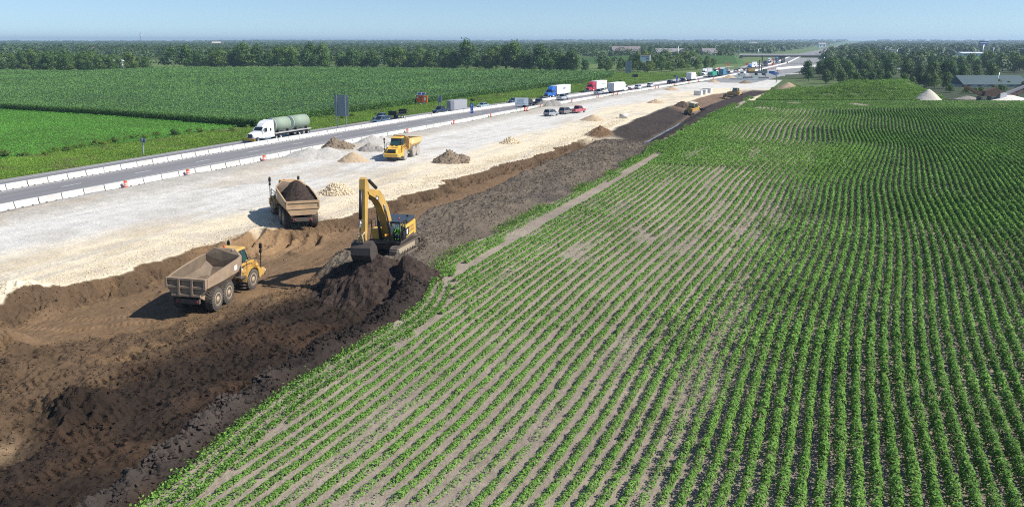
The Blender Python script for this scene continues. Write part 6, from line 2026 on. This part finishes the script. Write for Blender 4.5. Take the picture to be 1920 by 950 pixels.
    # dump body: stations (y, half top, z top, half floor, z floor)
    st = [(-5.25, 1.62, 2.95, 1.15, 1.62), (-4.6, 1.66, 3.05, 1.05, 1.58), (-2.8, 1.70, 3.22, 1.0, 1.42), (-.2, 1.70, 3.38, 1.0, 1.42), (.55, 1.62, 3.42, 1.05, 2.25)]
    m = MB()
    outer = [[(-f - .02, yy, zf), (-h_ - .03, yy, zf + (zt - zf) * .45), (-h_ - .03, yy, zt), (-h_ + .10, yy, zt), (-h_ + .12, yy, zf + (zt - zf) * .5), (-f + .15, yy, zf + .12),
              (f - .15, yy, zf + .12), (h_ - .12, yy, zf + (zt - zf) * .5), (h_ - .10, yy, zt), (h_ + .03, yy, zt), (h_ + .03, yy, zf + (zt - zf) * .45), (f + .02, yy, zf)] for yy, h_, zt, f, zf in st]
    m.loft(outer)
    m.build('dump_body', bodym, t)
    # scoured inside, a hair above the shell
    m = MB(); V = []
    inn = [[(-h_ + .125, yy, zt - .03), (-h_ + .145, yy, zf + (zt - zf) * .5), (-f + .16, yy, zf + .145), (f - .16, yy, zf + .145), (h_ - .145, yy, zf + (zt - zf) * .5), (h_ - .125, yy, zt - .03)] for yy, h_, zt, f, zf in st]
    inn[0] = [(a, b_ + .10, c_) for a, b_, c_ in inn[0]]
    inn[-1] = [(a, b_ - .02, c_) for a, b_, c_ in inn[-1]]
    m.loft(inn, caps=False, closed=False); m.build('liner', inner_m, t)
    # headboard leaning forward with cut corners
    m = MB()
    hb = lambda yy, d: [(-1.62, yy, 2.3 - d), (-1.62, yy + .05, 3.40), (-.95, yy + .28, 3.95), (.95, yy + .28, 3.95), (1.62, yy + .05, 3.40), (1.62, yy, 2.3 - d)]
    m.loft([hb(.52, .7), hb(.66, .7)]); m.build('headboard', bodym, t, .02)
    m = MB(); m.loft([hb(.505, -.15), hb(.517, -.15)]); 
    o = m.build('headboard_face', inner_m, t); o.scale = (.94, 1, .985)
    # tailgate
    m = MB()
    tgp = [(-1.64, 3.0), (1.64, 3.0), (1.64, 2.25), (1.2, 1.58), (-1.2, 1.58), (-1.64, 2.25)]
    m.prism(tgp, -5.42, -5.27, axis='y')
    if ribs == 'grid':
        for q in (-1.60, -.56, .50, 1.54):
            m.box(q - .08, q + .10, -5.62, -5.423, 1.66 if abs(q) < 1 else 2.2, 2.98)
        for z_ in (1.64, 2.30, 2.93):
            w_ = 1.18 if z_ < 2 else 1.62
            m.box(-w_, w_, -5.60, -5.424, z_ - .08, z_ + .10)
    else:
        m.box(-1.60, 1.60, -5.50, -5.423, 2.80, 3.02); m.box(-1.60, 1.60, -5.49, -5.424, 2.20, 2.32)
        m.box(-1.62, -1.5, -5.5, -5.425, 2.3, 2.8); m.box(1.5, 1.62, -5.5, -5.425, 2.3, 2.8)
    m.build('tailgate', bodym, t, .01)
    m = MB()
    for s in (-1, 1):
        m.prism([(-5.2, 1.4), (-4.5, 1.0), (-3.0, 1.30), (-1.6, 1.05), (-.2, 1.45)], s * .80, s * 1.0)
    m.build('body_rail', bodym, t)
    m = MB(); m.box(1.735, 1.75, -.95, -.45, 2.55, 2.95); m.box(-1.75, -1.735, -.95, -.45, 2.55, 2.95); m.build('decal', lett, t)
    return t


def local_heap(name, label, t, x0, x1, y0, y1, z0, h, mat, seed, cat_='soil', ky=.5, sc=1.0):
    nx_, ny_ = 30, 40
    u = np.linspace(0, 1, nx_); v = np.linspace(0, 1, ny_); U, W_ = np.meshgrid(u, v)
    X = x0 + (x1 - x0) * U; Y = y0 + (y1 - y0) * W_
    prof = np.clip(1 - (2 * np.abs(U - .5)) ** 1.7, 0, 1) * np.clip(np.minimum(W_ / ky, (1 - W_) / (1 - ky)), 0, 1) ** .8
    Zz = z0 + h * prof + .13 * fbm(X + seed, Y, .8, 4, seed) + .06 * fbm(X, Y + seed, .3, 2, seed + 3)
    V = np.stack([X.ravel(), Y.ravel(), Zz.ravel()], 1)
    i = (np.arange(ny_ - 1)[:, None] * nx_ + np.arange(nx_ - 1)[None, :]).ravel()
    o = link(name, np_mesh(name, V, np.stack([i, i + 1, i + nx_ + 1, i + nx_], 1)), None, [mat])
    o.location = t.location; o.rotation_euler = t.rotation_euler; o.scale = t.scale
    return tag(o, label, cat_)


# truck 1: empty, tan, seen from behind on the haul lane
T1 = dump_truck('dusty tan dump truck with an empty body, nearest the camera on the haul lane', -45.14, 49.77, -1.22, R(14.4), steer=R(-4), sc=.97, tilt=(R(-1.5), R(2.0)))
local_heap('soil_residue', 'thin layer of damp soil left in the empty tan body', T1, -1.25, 1.25, -5.15, -.8, 1.86, .55, heap_mat('wet_residue', (.085, .058, .036), (.22, .165, .11), 3), 3, ky=.3)
# truck 2: loaded, on the plateau rim
T2 = dump_truck('dusty dump truck heaped with dark soil backed to the clay ramp', -54.62, 72.54, -.25, R(46.3), steer=R(3), sc=1.07, ribs='plain', bodym=M('dusty_body2', (.46, .30, .16), .65, var=.35, scale=1.6, dust=.4, dustcol=(.50, .38, .25)), tilt=(R(1.2), R(1.5)))
local_heap('soil_load', 'dark brown soil heaped in the loaded dump truck', T2, -1.56, 1.56, -5.15, .3, 2.75, 1.75, hm_black, 8, ky=.6)
# truck 3: clean yellow, coming
T3 = dump_truck('bright yellow empty dump truck driving between the stone heaps', -66.0, 117.9, .02, R(188.6), steer=R(0), yellow=cat_clean, bodym=M('machine_yellow_body', (.70, .42, .13), .5, var=.12, dust=.3, dustcol=(.6, .48, .3)), tyres=tyre_pale, sc=.98)

# ================================================================ EXCAVATOR
exy = M('excavator_yellow', (.74, .43, .055), .4, var=.10, scale=1.2, dust=.18, dustcol=(.55, .42, .24))
boomy = M('boom_yellow', (.56, .33, .06), .45, var=.3, scale=1.2, dust=.25, dustcol=(.5, .38, .22))
hood_blk = M('hood_slate', (.035, .048, .065), .5, var=.1)
steel_b = M('bucket_steel', (.085, .07, .06), .5, .5, var=.35, scale=2, dust=.4, dustcol=(.11, .085, .065))
rod_m = M('rod_chrome', (.5, .5, .5), .2, .9)
trk_m = M('track_steel', (.22, .18, .145), .7, .3, var=.3, scale=4, dust=.5, dustcol=(.24, .19, .15))
ex_x, ex_y = -36.45, 62.66
ez = h1(ex_x, ex_y) + .1
ez = 0.15
EX = thing('excavator', 'yellow tracked excavator with its bucket over the black topsoil pile', 'excavator', (ex_x, ex_y, ez), R(183.2))
# undercarriage lies along the row of the berm; upper body turned a little
for s in (-1, 1):
    prof = []
    L, Rr = 2.05, .50
    for i in range(9):
        a = R(90 - i * 22.5); prof.append((L + Rr * math.cos(a), .55 + Rr * math.sin(a)))
    for i in range(9):
        a = R(-90 - i * 22.5); prof.append((-L + Rr * math.cos(a), .55 + Rr * math.sin(a)))
    m = MB()
    # shoes all the way round
    per = []
    n = len(prof); tot = 0
    for a_, b_ in zip(prof, prof[1:] + prof[:1]):
        d = math.hypot(b_[0] - a_[0], b_[1] - a_[1]); per.append(d); tot += d
    k = 0; step = .215; pos = 0; acc = 0
    while pos < tot:
        acc = 0
        for j in range(n):
            if acc + per[j] > pos:
                f = (pos - acc) / per[j]; a_ = prof[j]; b_ = prof[(j + 1) % n]
                cy, cz = a_[0] + (b_[0] - a_[0]) * f, a_[1] + (b_[1] - a_[1]) * f
                an = math.atan2(b_[1] - a_[1], b_[0] - a_[0]); break
            acc += per[j]
        Mx = Matrix.Translation((s * 1.42, cy, cz)) @ Matrix.Rotation(an, 4, 'X')
        m.box(-.375, .375, -.095, .095, -.02, .03, M=Mx); m.box(-.375, .375, -.085, -.05, .03, .085, M=Mx)
        pos += step
    o = m.build('track', trk_m, EX)
    m = MB(); m.prism([(-2.0, .28), (2.0, .28), (2.2, .55), (2.0, .86), (-2.0, .86), (-2.2, .55)], s * 1.20, s * 1.58)
    m.build('track_frame', M('track_frame', (.36, .29, .20), .7, dust=.4), o)
    for q in (-1.75, -1.2, -.65, -.1, .45, 1.0, 1.6):
        m = MB(); m.lathe([(s * 1.58, .17), (s * 1.66, .15)], c=(0, q, .30), n=12); m.build('roller', frame_m, o)
    for q in (-2.05, 2.05):
        m = MB(); m.lathe([(s * 1.56, .40), (s * 1.62, .36), (s * 1.66, .12)], c=(0, q, .55), n=18); m.build('sprocket', frame_m, o)
m = MB(); m.box(-1.2, 1.2, -1.0, 1.0, .5, .95); m.lathe([(.95, .8), (1.2, .8)], axis='z', n=24); m.build('undercarriage', frame_m, EX)
# upper structure (front +Y)
SW = Matrix.Rotation(R(8), 4, 'Z')


def up(m, name, mat, bev=0.0, parent=None):
    o = m.build(name, mat, parent or EX, bev)
    if parent is None:
        o.matrix_local = SW
    return o


m = MB(); m.box(-1.45, 1.45, -2.6, 1.75, 1.22, 1.45); up(m, 'deck', frame_m)
# counterweight: rounded rear
m = MB(); m.prism([(-1.5, -2.3), (1.5, -2.3), (1.5, -2.75), (1.25, -3.25), (.6, -3.5), (-.6, -3.5), (-1.25, -3.25), (-1.5, -2.75)], 1.25, 2.55, axis='z'); up(m, 'counterweight', exy, .05)
m = MB(); m.box(-1.50, -.62, -2.28, .30, 1.46, 2.50); up(m, 'side_housing', exy, .04)     # cab side, with vents
m = MB(); m.box(.55, 1.50, -2.28, 1.2, 1.46, 2.35); up(m, 'side_housing', exy, .04)
m = MB(); m.box(-.6, .53, -2.28, -.3, 1.46, 2.30); up(m, 'engine_bay', exy, .03)
m = MB()
for k in range(3):
    for q in range(2):
        y_ = -2.1 + k * .52; z_ = 1.75 + q * .34
        for r_ in range(4):
            m.box(-1.52, -1.503, y_, y_ + .40, z_ + r_ * .065, z_ + r_ * .065 + .035)
up(m, 'vent', M('vent_brown', (.25, .17, .09), .7))
m = MB(); m.box(-1.35, 1.35, -3.0, -.75, 2.552, 2.92); m.box(-.25, 1.35, -.75, .1, 2.36, 2.60); up(m, 'engine_hood', hood_blk, .06)
m = MB(); m.box(-1.0, -.85, -2.2, -2.05, 2.92, 3.08); up(m, 'hood_latch', cab_black)
m = MB(); m.tube((.6, -1.6, 2.92), (.6, -1.6, 3.35), .08, n=8); up(m, 'exhaust_stack', cab_black)
m = MB(); m.tube((1.4, .2, 2.4), (1.4, .2, 3.2), .03, n=6); m.tube((1.4, 1.15, 2.35), (1.4, 1.15, 3.15), .03, n=6); m.tube((1.4, .2, 3.2), (1.4, 1.15, 3.15), .03, n=6); m.tube((1.4, 1.15, 3.15), (1.4, 1.7, 1.5), .03, n=6); up(m, 'handrail', cab_black)
# cab on the operator's left = -x
cb = [(-1.50, .32, 1.42), (-.55, .32, 1.42), (-.55, 1.95, 1.42), (-1.50, 1.95, 1.42)]
ct = [(-1.44, .36, 3.15), (-.60, .36, 3.15), (-.60, 1.70, 3.15), (-1.44, 1.70, 3.15)]
m = MB()
for p, q in zip(cb, ct):
    m.tube(p, q, .06, n=6)
for k in range(4):
    m.tube(cb[k], cb[(k + 1) % 4], .05, n=6); m.tube(ct[k], ct[(k + 1) % 4], .06, n=6)
m.tube((-1.48, 1.05, 1.45), (-1.44, 1.0, 3.15), .05, n=6)
m.box(-1.51, -1.46, .34, 1.0, 1.42, 2.2); m.box(-1.48, -.57, .30, .34, 1.42, 2.3); m.box(-1.50, -.55, .32, 1.95, 1.40, 1.47)
up(m, 'cab_frame', cab_black)
m = MB(); m.prism([(-1.50, .28), (-.55, .28), (-.55, 1.80), (-1.50, 1.80)], 3.16, 3.30, axis='z'); up(m, 'cab_roof', hood_blk, .03)
m = MB(); m.lathe([(3.30, .07), (3.40, .06)], c=(-1.05, .7, 0), axis='z', n=10); up(m, 'beacon', beacon)
m = MB()
cg, nt, b = _mat('clear_cab_glass'); b.inputs['Base Color'].default_value = (.55, .75, .72, 1); b.inputs['Roughness'].default_value = .03
tb = nt.nodes.new('ShaderNodeBsdfTransparent'); tb.inputs[0].default_value = (.55, .72, .70, 1); mx = nt.nodes.new('ShaderNodeMixShader'); mx.inputs[0].default_value = .18
gl = nt.nodes.new('ShaderNodeBsdfGlossy'); gl.inputs['Roughness'].default_value = .03
nt.links.new(tb.outputs[0], mx.inputs[1]); nt.links.new(gl.outputs[0], mx.inputs[2]); nt.links.new(mx.outputs[0], nt.nodes['Material Output'].inputs[0])
for a_, b_ in ((2, 3), (3, 0), (1, 2)):
    m.add([cb[a_], cb[b_], ct[b_], ct[a_]], [(0, 1, 2, 3)])
up(m, 'cab_window', cg)
m = MB(); m.box(-1.525, -1.512, -.55, .25, 1.60, 2.35); up(m, 'side_panel', cab_black)
m = MB(); m.box(-1.535, -1.526, -.25, .12, 1.75, 2.2); up(m, 'decal', lett)
# boom in the y z plane
BX = .0


def plate_beam(prof_, x0, x1):
    m = MB(); m.prism(prof_, x0, x1); return m


boom = [(.35, 1.75), (.2, 2.25), (1.5, 4.6), (2.6, 5.75), (3.6, 6.45), (6.15, 7.05), (6.38, 6.85), (6.15, 6.55), (4.2, 5.75), (3.3, 5.0), (2.4, 3.9), (1.1, 1.95)]
m = plate_beam(boom, BX - .34, BX + .34); ob_ = up(m, 'boom', boomy, .02)
m = MB(); m.prism([(3.95, 5.98), (4.65, 6.18), (4.72, 5.98), (4.35, 5.72), (4.05, 5.62)], BX - .345, BX - .342); m.build('decal_back', cab_black, ob_)
m = MB(); m.prism([(4.12, 5.93), (4.52, 6.05), (4.52, 5.84), (4.2, 5.74)], BX - .352, BX - .347); m.build('decal', lett, ob_)
m = MB(); m.prism([(3.95, 5.98), (4.65, 6.18), (4.72, 5.98), (4.35, 5.72), (4.05, 5.62)], BX + .342, BX + .345); m.build('decal_back', cab_black, ob_)
for s in (-1, 1):
    m = MB(); m.tube((BX + s * .52, 1.35, 1.55), (BX + s * .47, 2.05, 3.3), .14, n=12); m.build('boom_cylinder', cab_black, EX).matrix_local = SW
    m = MB(); m.tube((BX + s * .47, 2.05, 3.3), (BX + s * .42, 2.85, 5.05), .075, n=10); m.build('cylinder_rod', rod_m, EX).matrix_local = SW
# stick
stick = [(6.55, 8.30), (6.05, 7.75), (5.95, 6.95), (6.35, 6.35), (6.75, 3.95), (7.0, 3.0), (7.25, 2.98), (7.35, 3.3), (7.2, 5.0), (7.0, 7.4), (6.85, 8.2)]
SX = [(a - .05, b_ - .25) for a, b_ in stick]
m = plate_beam(SX, BX - .26, BX + .26); st_ = up(m, 'stick', boomy, .02)
m = MB(); m.tube((BX, 3.6, 6.65), (BX, 5.2, 7.55), .15, n=12); up(m, 'stick_cylinder', cab_black)
m = MB(); m.tube((BX, 5.2, 7.55), (BX, 6.4, 7.95), .08, n=10); up(m, 'cylinder_rod', rod_m)
m = MB(); m.tube((BX, 7.20, 7.1), (BX, 7.55, 4.75), .14, n=12); up(m, 'bucket_cylinder', cab_black)
m = MB(); m.tube((BX, 7.55, 4.75), (BX, 7.75, 3.55), .075, n=10); up(m, 'cylinder_rod', rod_m)
m = MB()
for s in (-1, 1):
    m.tube((s * .2, 7.05, 3.6), (s * .2, 7.75, 3.45), .07, n=6); m.tube((s * .16, 7.75, 3.5), (s * .16, 7.55, 2.6), .08, n=6)
up(m, 'bucket_link', hub_m)
# bucket: curved shell curled under, opening towards the machine
m = MB(); pts = [(7.10, 2.85), (7.55, 2.75), (7.85, 2.35), (7.90, 1.75), (7.60, 1.25), (7.05, 1.00), (6.45, 1.02), (5.95, 1.25)]
BW = .80
inr = [(p[0] - (p[0] - 6.8) * .08, p[1] - (p[1] - 1.95) * .08) for p in pts]
prof_ = pts + inr[::-1]
n_ = len(pts)
for i in range(n_ - 1):
    a_, b_, c_, d_ = pts[i], pts[i + 1], inr[i + 1], inr[i]
    m.prism([a_, b_, c_, d_], -BW, BW)
m.build('bucket', steel_b, EX).matrix_local = SW
bucket = bpy.data.objects['bucket']
for s in (-1, 1):
    m = MB(); m.prism(pts + [(6.25, 2.15)], s * BW, s * (BW + .05)); m.build('side_plate', steel_b, bucket)
m = MB()
for k in range(5):
    q = -BW + .15 + k * (2 * BW - .3) / 4
    m.loft([[(q - .09, 6.0, 1.19), (q + .09, 6.0, 1.19), (q + .09, 6.0, 1.31), (q - .09, 6.0, 1.31)], [(q - .03, 5.68, 1.42), (q + .03, 5.68, 1.42), (q + .03, 5.68, 1.46), (q - .03, 5.68, 1.46)]])
m.build('tooth', steel_b, bucket)
m = MB(); m.box(-1.0, -.5, 1.0, 1.3, 0, 0.01)

# operator: one continuous seated body grown from a skeleton


def skin_body(name, verts, edges, radii, mat, parent, root=0):
    me = bpy.data.meshes.new(name); me.from_pydata(verts, edges, []); me.update()
    o = link(name, me, parent, [mat])
    sk = o.modifiers.new('skin', 'SKIN')
    for i, r in enumerate(radii):
        me.skin_vertices[0].data[i].radius = (r, r)
    me.skin_vertices[0].data[root].use_root = True
    ss = o.modifiers.new('sub', 'SUBSURF'); ss.levels = 2; ss.render_levels = 2
    return o


vest = M('hi_vis', (.45, .80, .05), .7, var=.1); skin = M('skin', (.42, .25, .17), .6); jeans = M('jeans', (.05, .07, .13), .8)
# frame of the seat pan: origin at pelvis, facing +Y
P_ = thing('person', 'excavator operator in a lime hi-vis shirt sitting in the cab', 'person', (0, 0, 0), 0)
opv = [(0, 0, .0), (0, .02, .28), (0, .03, .50), (0, .03, .60), (0, .05, .74), (-.19, .03, .50), (-.26, .14, .26), (-.24, .40, .20), (.19, .03, .50), (.26, .14, .26), (.24, .40, .20),
       (-.10, .05, -.02), (-.12, .45, .02), (-.12, .50, -.38), (-.12, .62, -.42), (.10, .05, -.02), (.12, .45, .02), (.12, .50, -.38), (.12, .62, -.42)]
ope = [(0, 1), (1, 2), (2, 3), (3, 4), (2, 5), (5, 6), (6, 7), (2, 8), (8, 9), (9, 10), (0, 11), (11, 12), (12, 13), (13, 14), (0, 15), (15, 16), (16, 17), (17, 18)]
opr = [.15, .15, .13, .06, .11, .08, .055, .045, .08, .055, .045, .10, .08, .055, .04, .10, .08, .055, .04]
bd = skin_body('body', opv, ope, opr, vest, P_)
m = MB(); m.lathe([(.70, .10), (.72, .125), (.80, .118), (.86, .08), (.885, .02)], c=(0, .04, 0), axis='z', n=14); m.build('hard_hat', white_m, P_)
m = MB()
for s in (-1, 1):
    m.tube((s * .12, .10, -.0), (s * .12, .46, .03), .085, .08, n=10); m.tube((s * .12, .48, .03), (s * .12, .52, -.36), .075, .06, n=10)
m.build('trousers', jeans, P_)
m = MB(); m.blob((0, .055, .70), .105, sub=1, jit=.02); m.tube((0, .155, .69), (0, .185, .67), .018, .01, n=6)
for s in (-1, 1):
    m.blob((s * .10, .05, .70), .022, jit=0); m.blob((s * .25, .43, .20), .042, jit=.05)
m.build('head', skin, P_)
bpy.context.view_layer.update()
Wm = Matrix.Translation((ex_x, ex_y, ez)) @ Matrix.Rotation(R(183.2), 4, 'Z') @ SW @ Matrix.Translation((-1.02, .95, 2.02))
P_.location = Wm.translation; P_.rotation_euler = Wm.to_euler()
m = MB(); m.box(-1.28, -.78, .72, 1.22, 1.60, 1.90); m.box(-1.26, -.80, .55, .70, 1.85, 2.65); up(m, 'seat', cab_black)

# ================================================================ BULLDOZERS
def dozer(label, x, y, z, rz, tilt=(0, 0)):
    t = thing('bulldozer', label, 'bulldozer', (x, y, z), rz, None, 1.15); t.rotation_euler = (tilt[0], tilt[1], rz)
    for s in (-1, 1):
        m = MB(); pr = [(-2.0, .35), (-1.7, .05), (1.6, .05), (2.05, .40), (1.9, .75), (0.2, 1.05), (-1.3, 1.15), (-1.95, .85)]
        m.prism(pr, s * .85, s * 1.42)
        for k in range(22):
            q = -1.9 + k * .18; m.box(min(s * .83, s * 1.44), max(s * .83, s * 1.44), q, q + .05, .0, .06)
        m.build('track', trk_m, t)
    m = MB(); m.loft([[(-.55, 2.2, .8), (-.55, 2.2, 1.75), (.55, 2.2, 1.75), (.55, 2.2, .8)], [(-.62, .5, .8), (-.62, .5, 2.0), (.62, .5, 2.0), (.62, .5, .8)]]); m.build('hood', cat, t, .04)
    m = MB(); m.box(-.83, .83, -1.9, .5, .8, 1.85); m.build('body', cat, t, .04)
    m = MB(); b0 = [(-.75, -1.2, 1.85), (.75, -1.2, 1.85), (.75, .55, 1.85), (-.75, .55, 1.85)]; b1 = [(-.7, -1.1, 2.9), (.7, -1.1, 2.9), (.66, .3, 2.9), (-.66, .3, 2.9)]; m.loft([b0, b1]); m.build('cab_glass', cab_glass, t)
    m = MB()
    for p, q in zip(b0, b1):
        m.tube(p, q, .07, n=6)
    m.build('cab_frame', cat, t)
    m = MB(); m.box(-.85, .85, -1.25, .5, 2.9, 3.05); m.build('cab_roof', M('roof_pale', (.55, .50, .40), .6), t, .03)
    m = MB(); m.loft([[(-1.9, 2.95, .05), (-1.9, 2.75, .6), (-1.9, 2.85, 1.25), (-1.9, 2.95, 1.25), (-1.9, 2.88, .6), (-1.9, 3.05, .05)], [(1.9, 2.95, .05), (1.9, 2.75, .6), (1.9, 2.85, 1.25), (1.9, 2.95, 1.25), (1.9, 2.88, .6), (1.9, 3.05, .05)]]); m.build('blade', steel_b, t)
    for s in (-1, 1):
        m = MB(); m.tube((s * 1.5, -.3, .55), (s * 1.5, 2.8, .45), .11, n=8); m.build('push_arm', cat, t)
        m = MB(); m.tube((s * .6, 1.9, 1.6), (s * .8, 2.8, .9), .07, n=8); m.build('lift_cylinder', rod_m, t)
    m = MB(); m.tube((.35, 1.4, 1.8), (.35, 1.4, 2.6), .06, n=8); m.build('exhaust_stack', cab_black, t)
    m = MB(); m.box(-.3, .3, -2.6, -1.9, .7, 1.1); m.box(-.12, .12, -2.75, -2.55, .2, 1.5); m.build('ripper', frame_m, t)
    return t


x, y = ground_at(1299, 207)
dozer('yellow bulldozer working across the dark embankment, the nearer of two', x - .2, y + 1.5, h1(x, y + 1.5) - .05, R(-20), tilt=(R(6), R(9)))
x, y = ground_at(1377, 180)
dozer('yellow bulldozer pushing soil on the brown embankment, the farther of two', x - .2, y + 2, h1(x, y + 2) - .05, R(75), tilt=(0, 0))

# ---------------------------------------------------------------- air
def haze():
    m = bpy.data.materials.new('haze'); m.use_nodes = True
    nt = m.node_tree; nt.nodes.remove(nt.nodes['Principled BSDF'])
    v = nt.nodes.new('ShaderNodeVolumePrincipled')
    v.inputs['Density'].default_value = HAZE
    v.inputs['Color'].default_value = (0.60, 0.80, 1.0, 1)
    v.inputs['Anisotropy'].default_value = 0.2
    nt.links.new(v.outputs[0], nt.nodes['Material Output'].inputs['Volume'])
    b = MB(); b.box(-9500, 9500, -500, 12500, -4.0, 60)
    o = b.build('haze', m); setp(o, kind='stuff', label='pale summer haze over the whole valley', category='haze')


HAZE = 0.00015
haze()
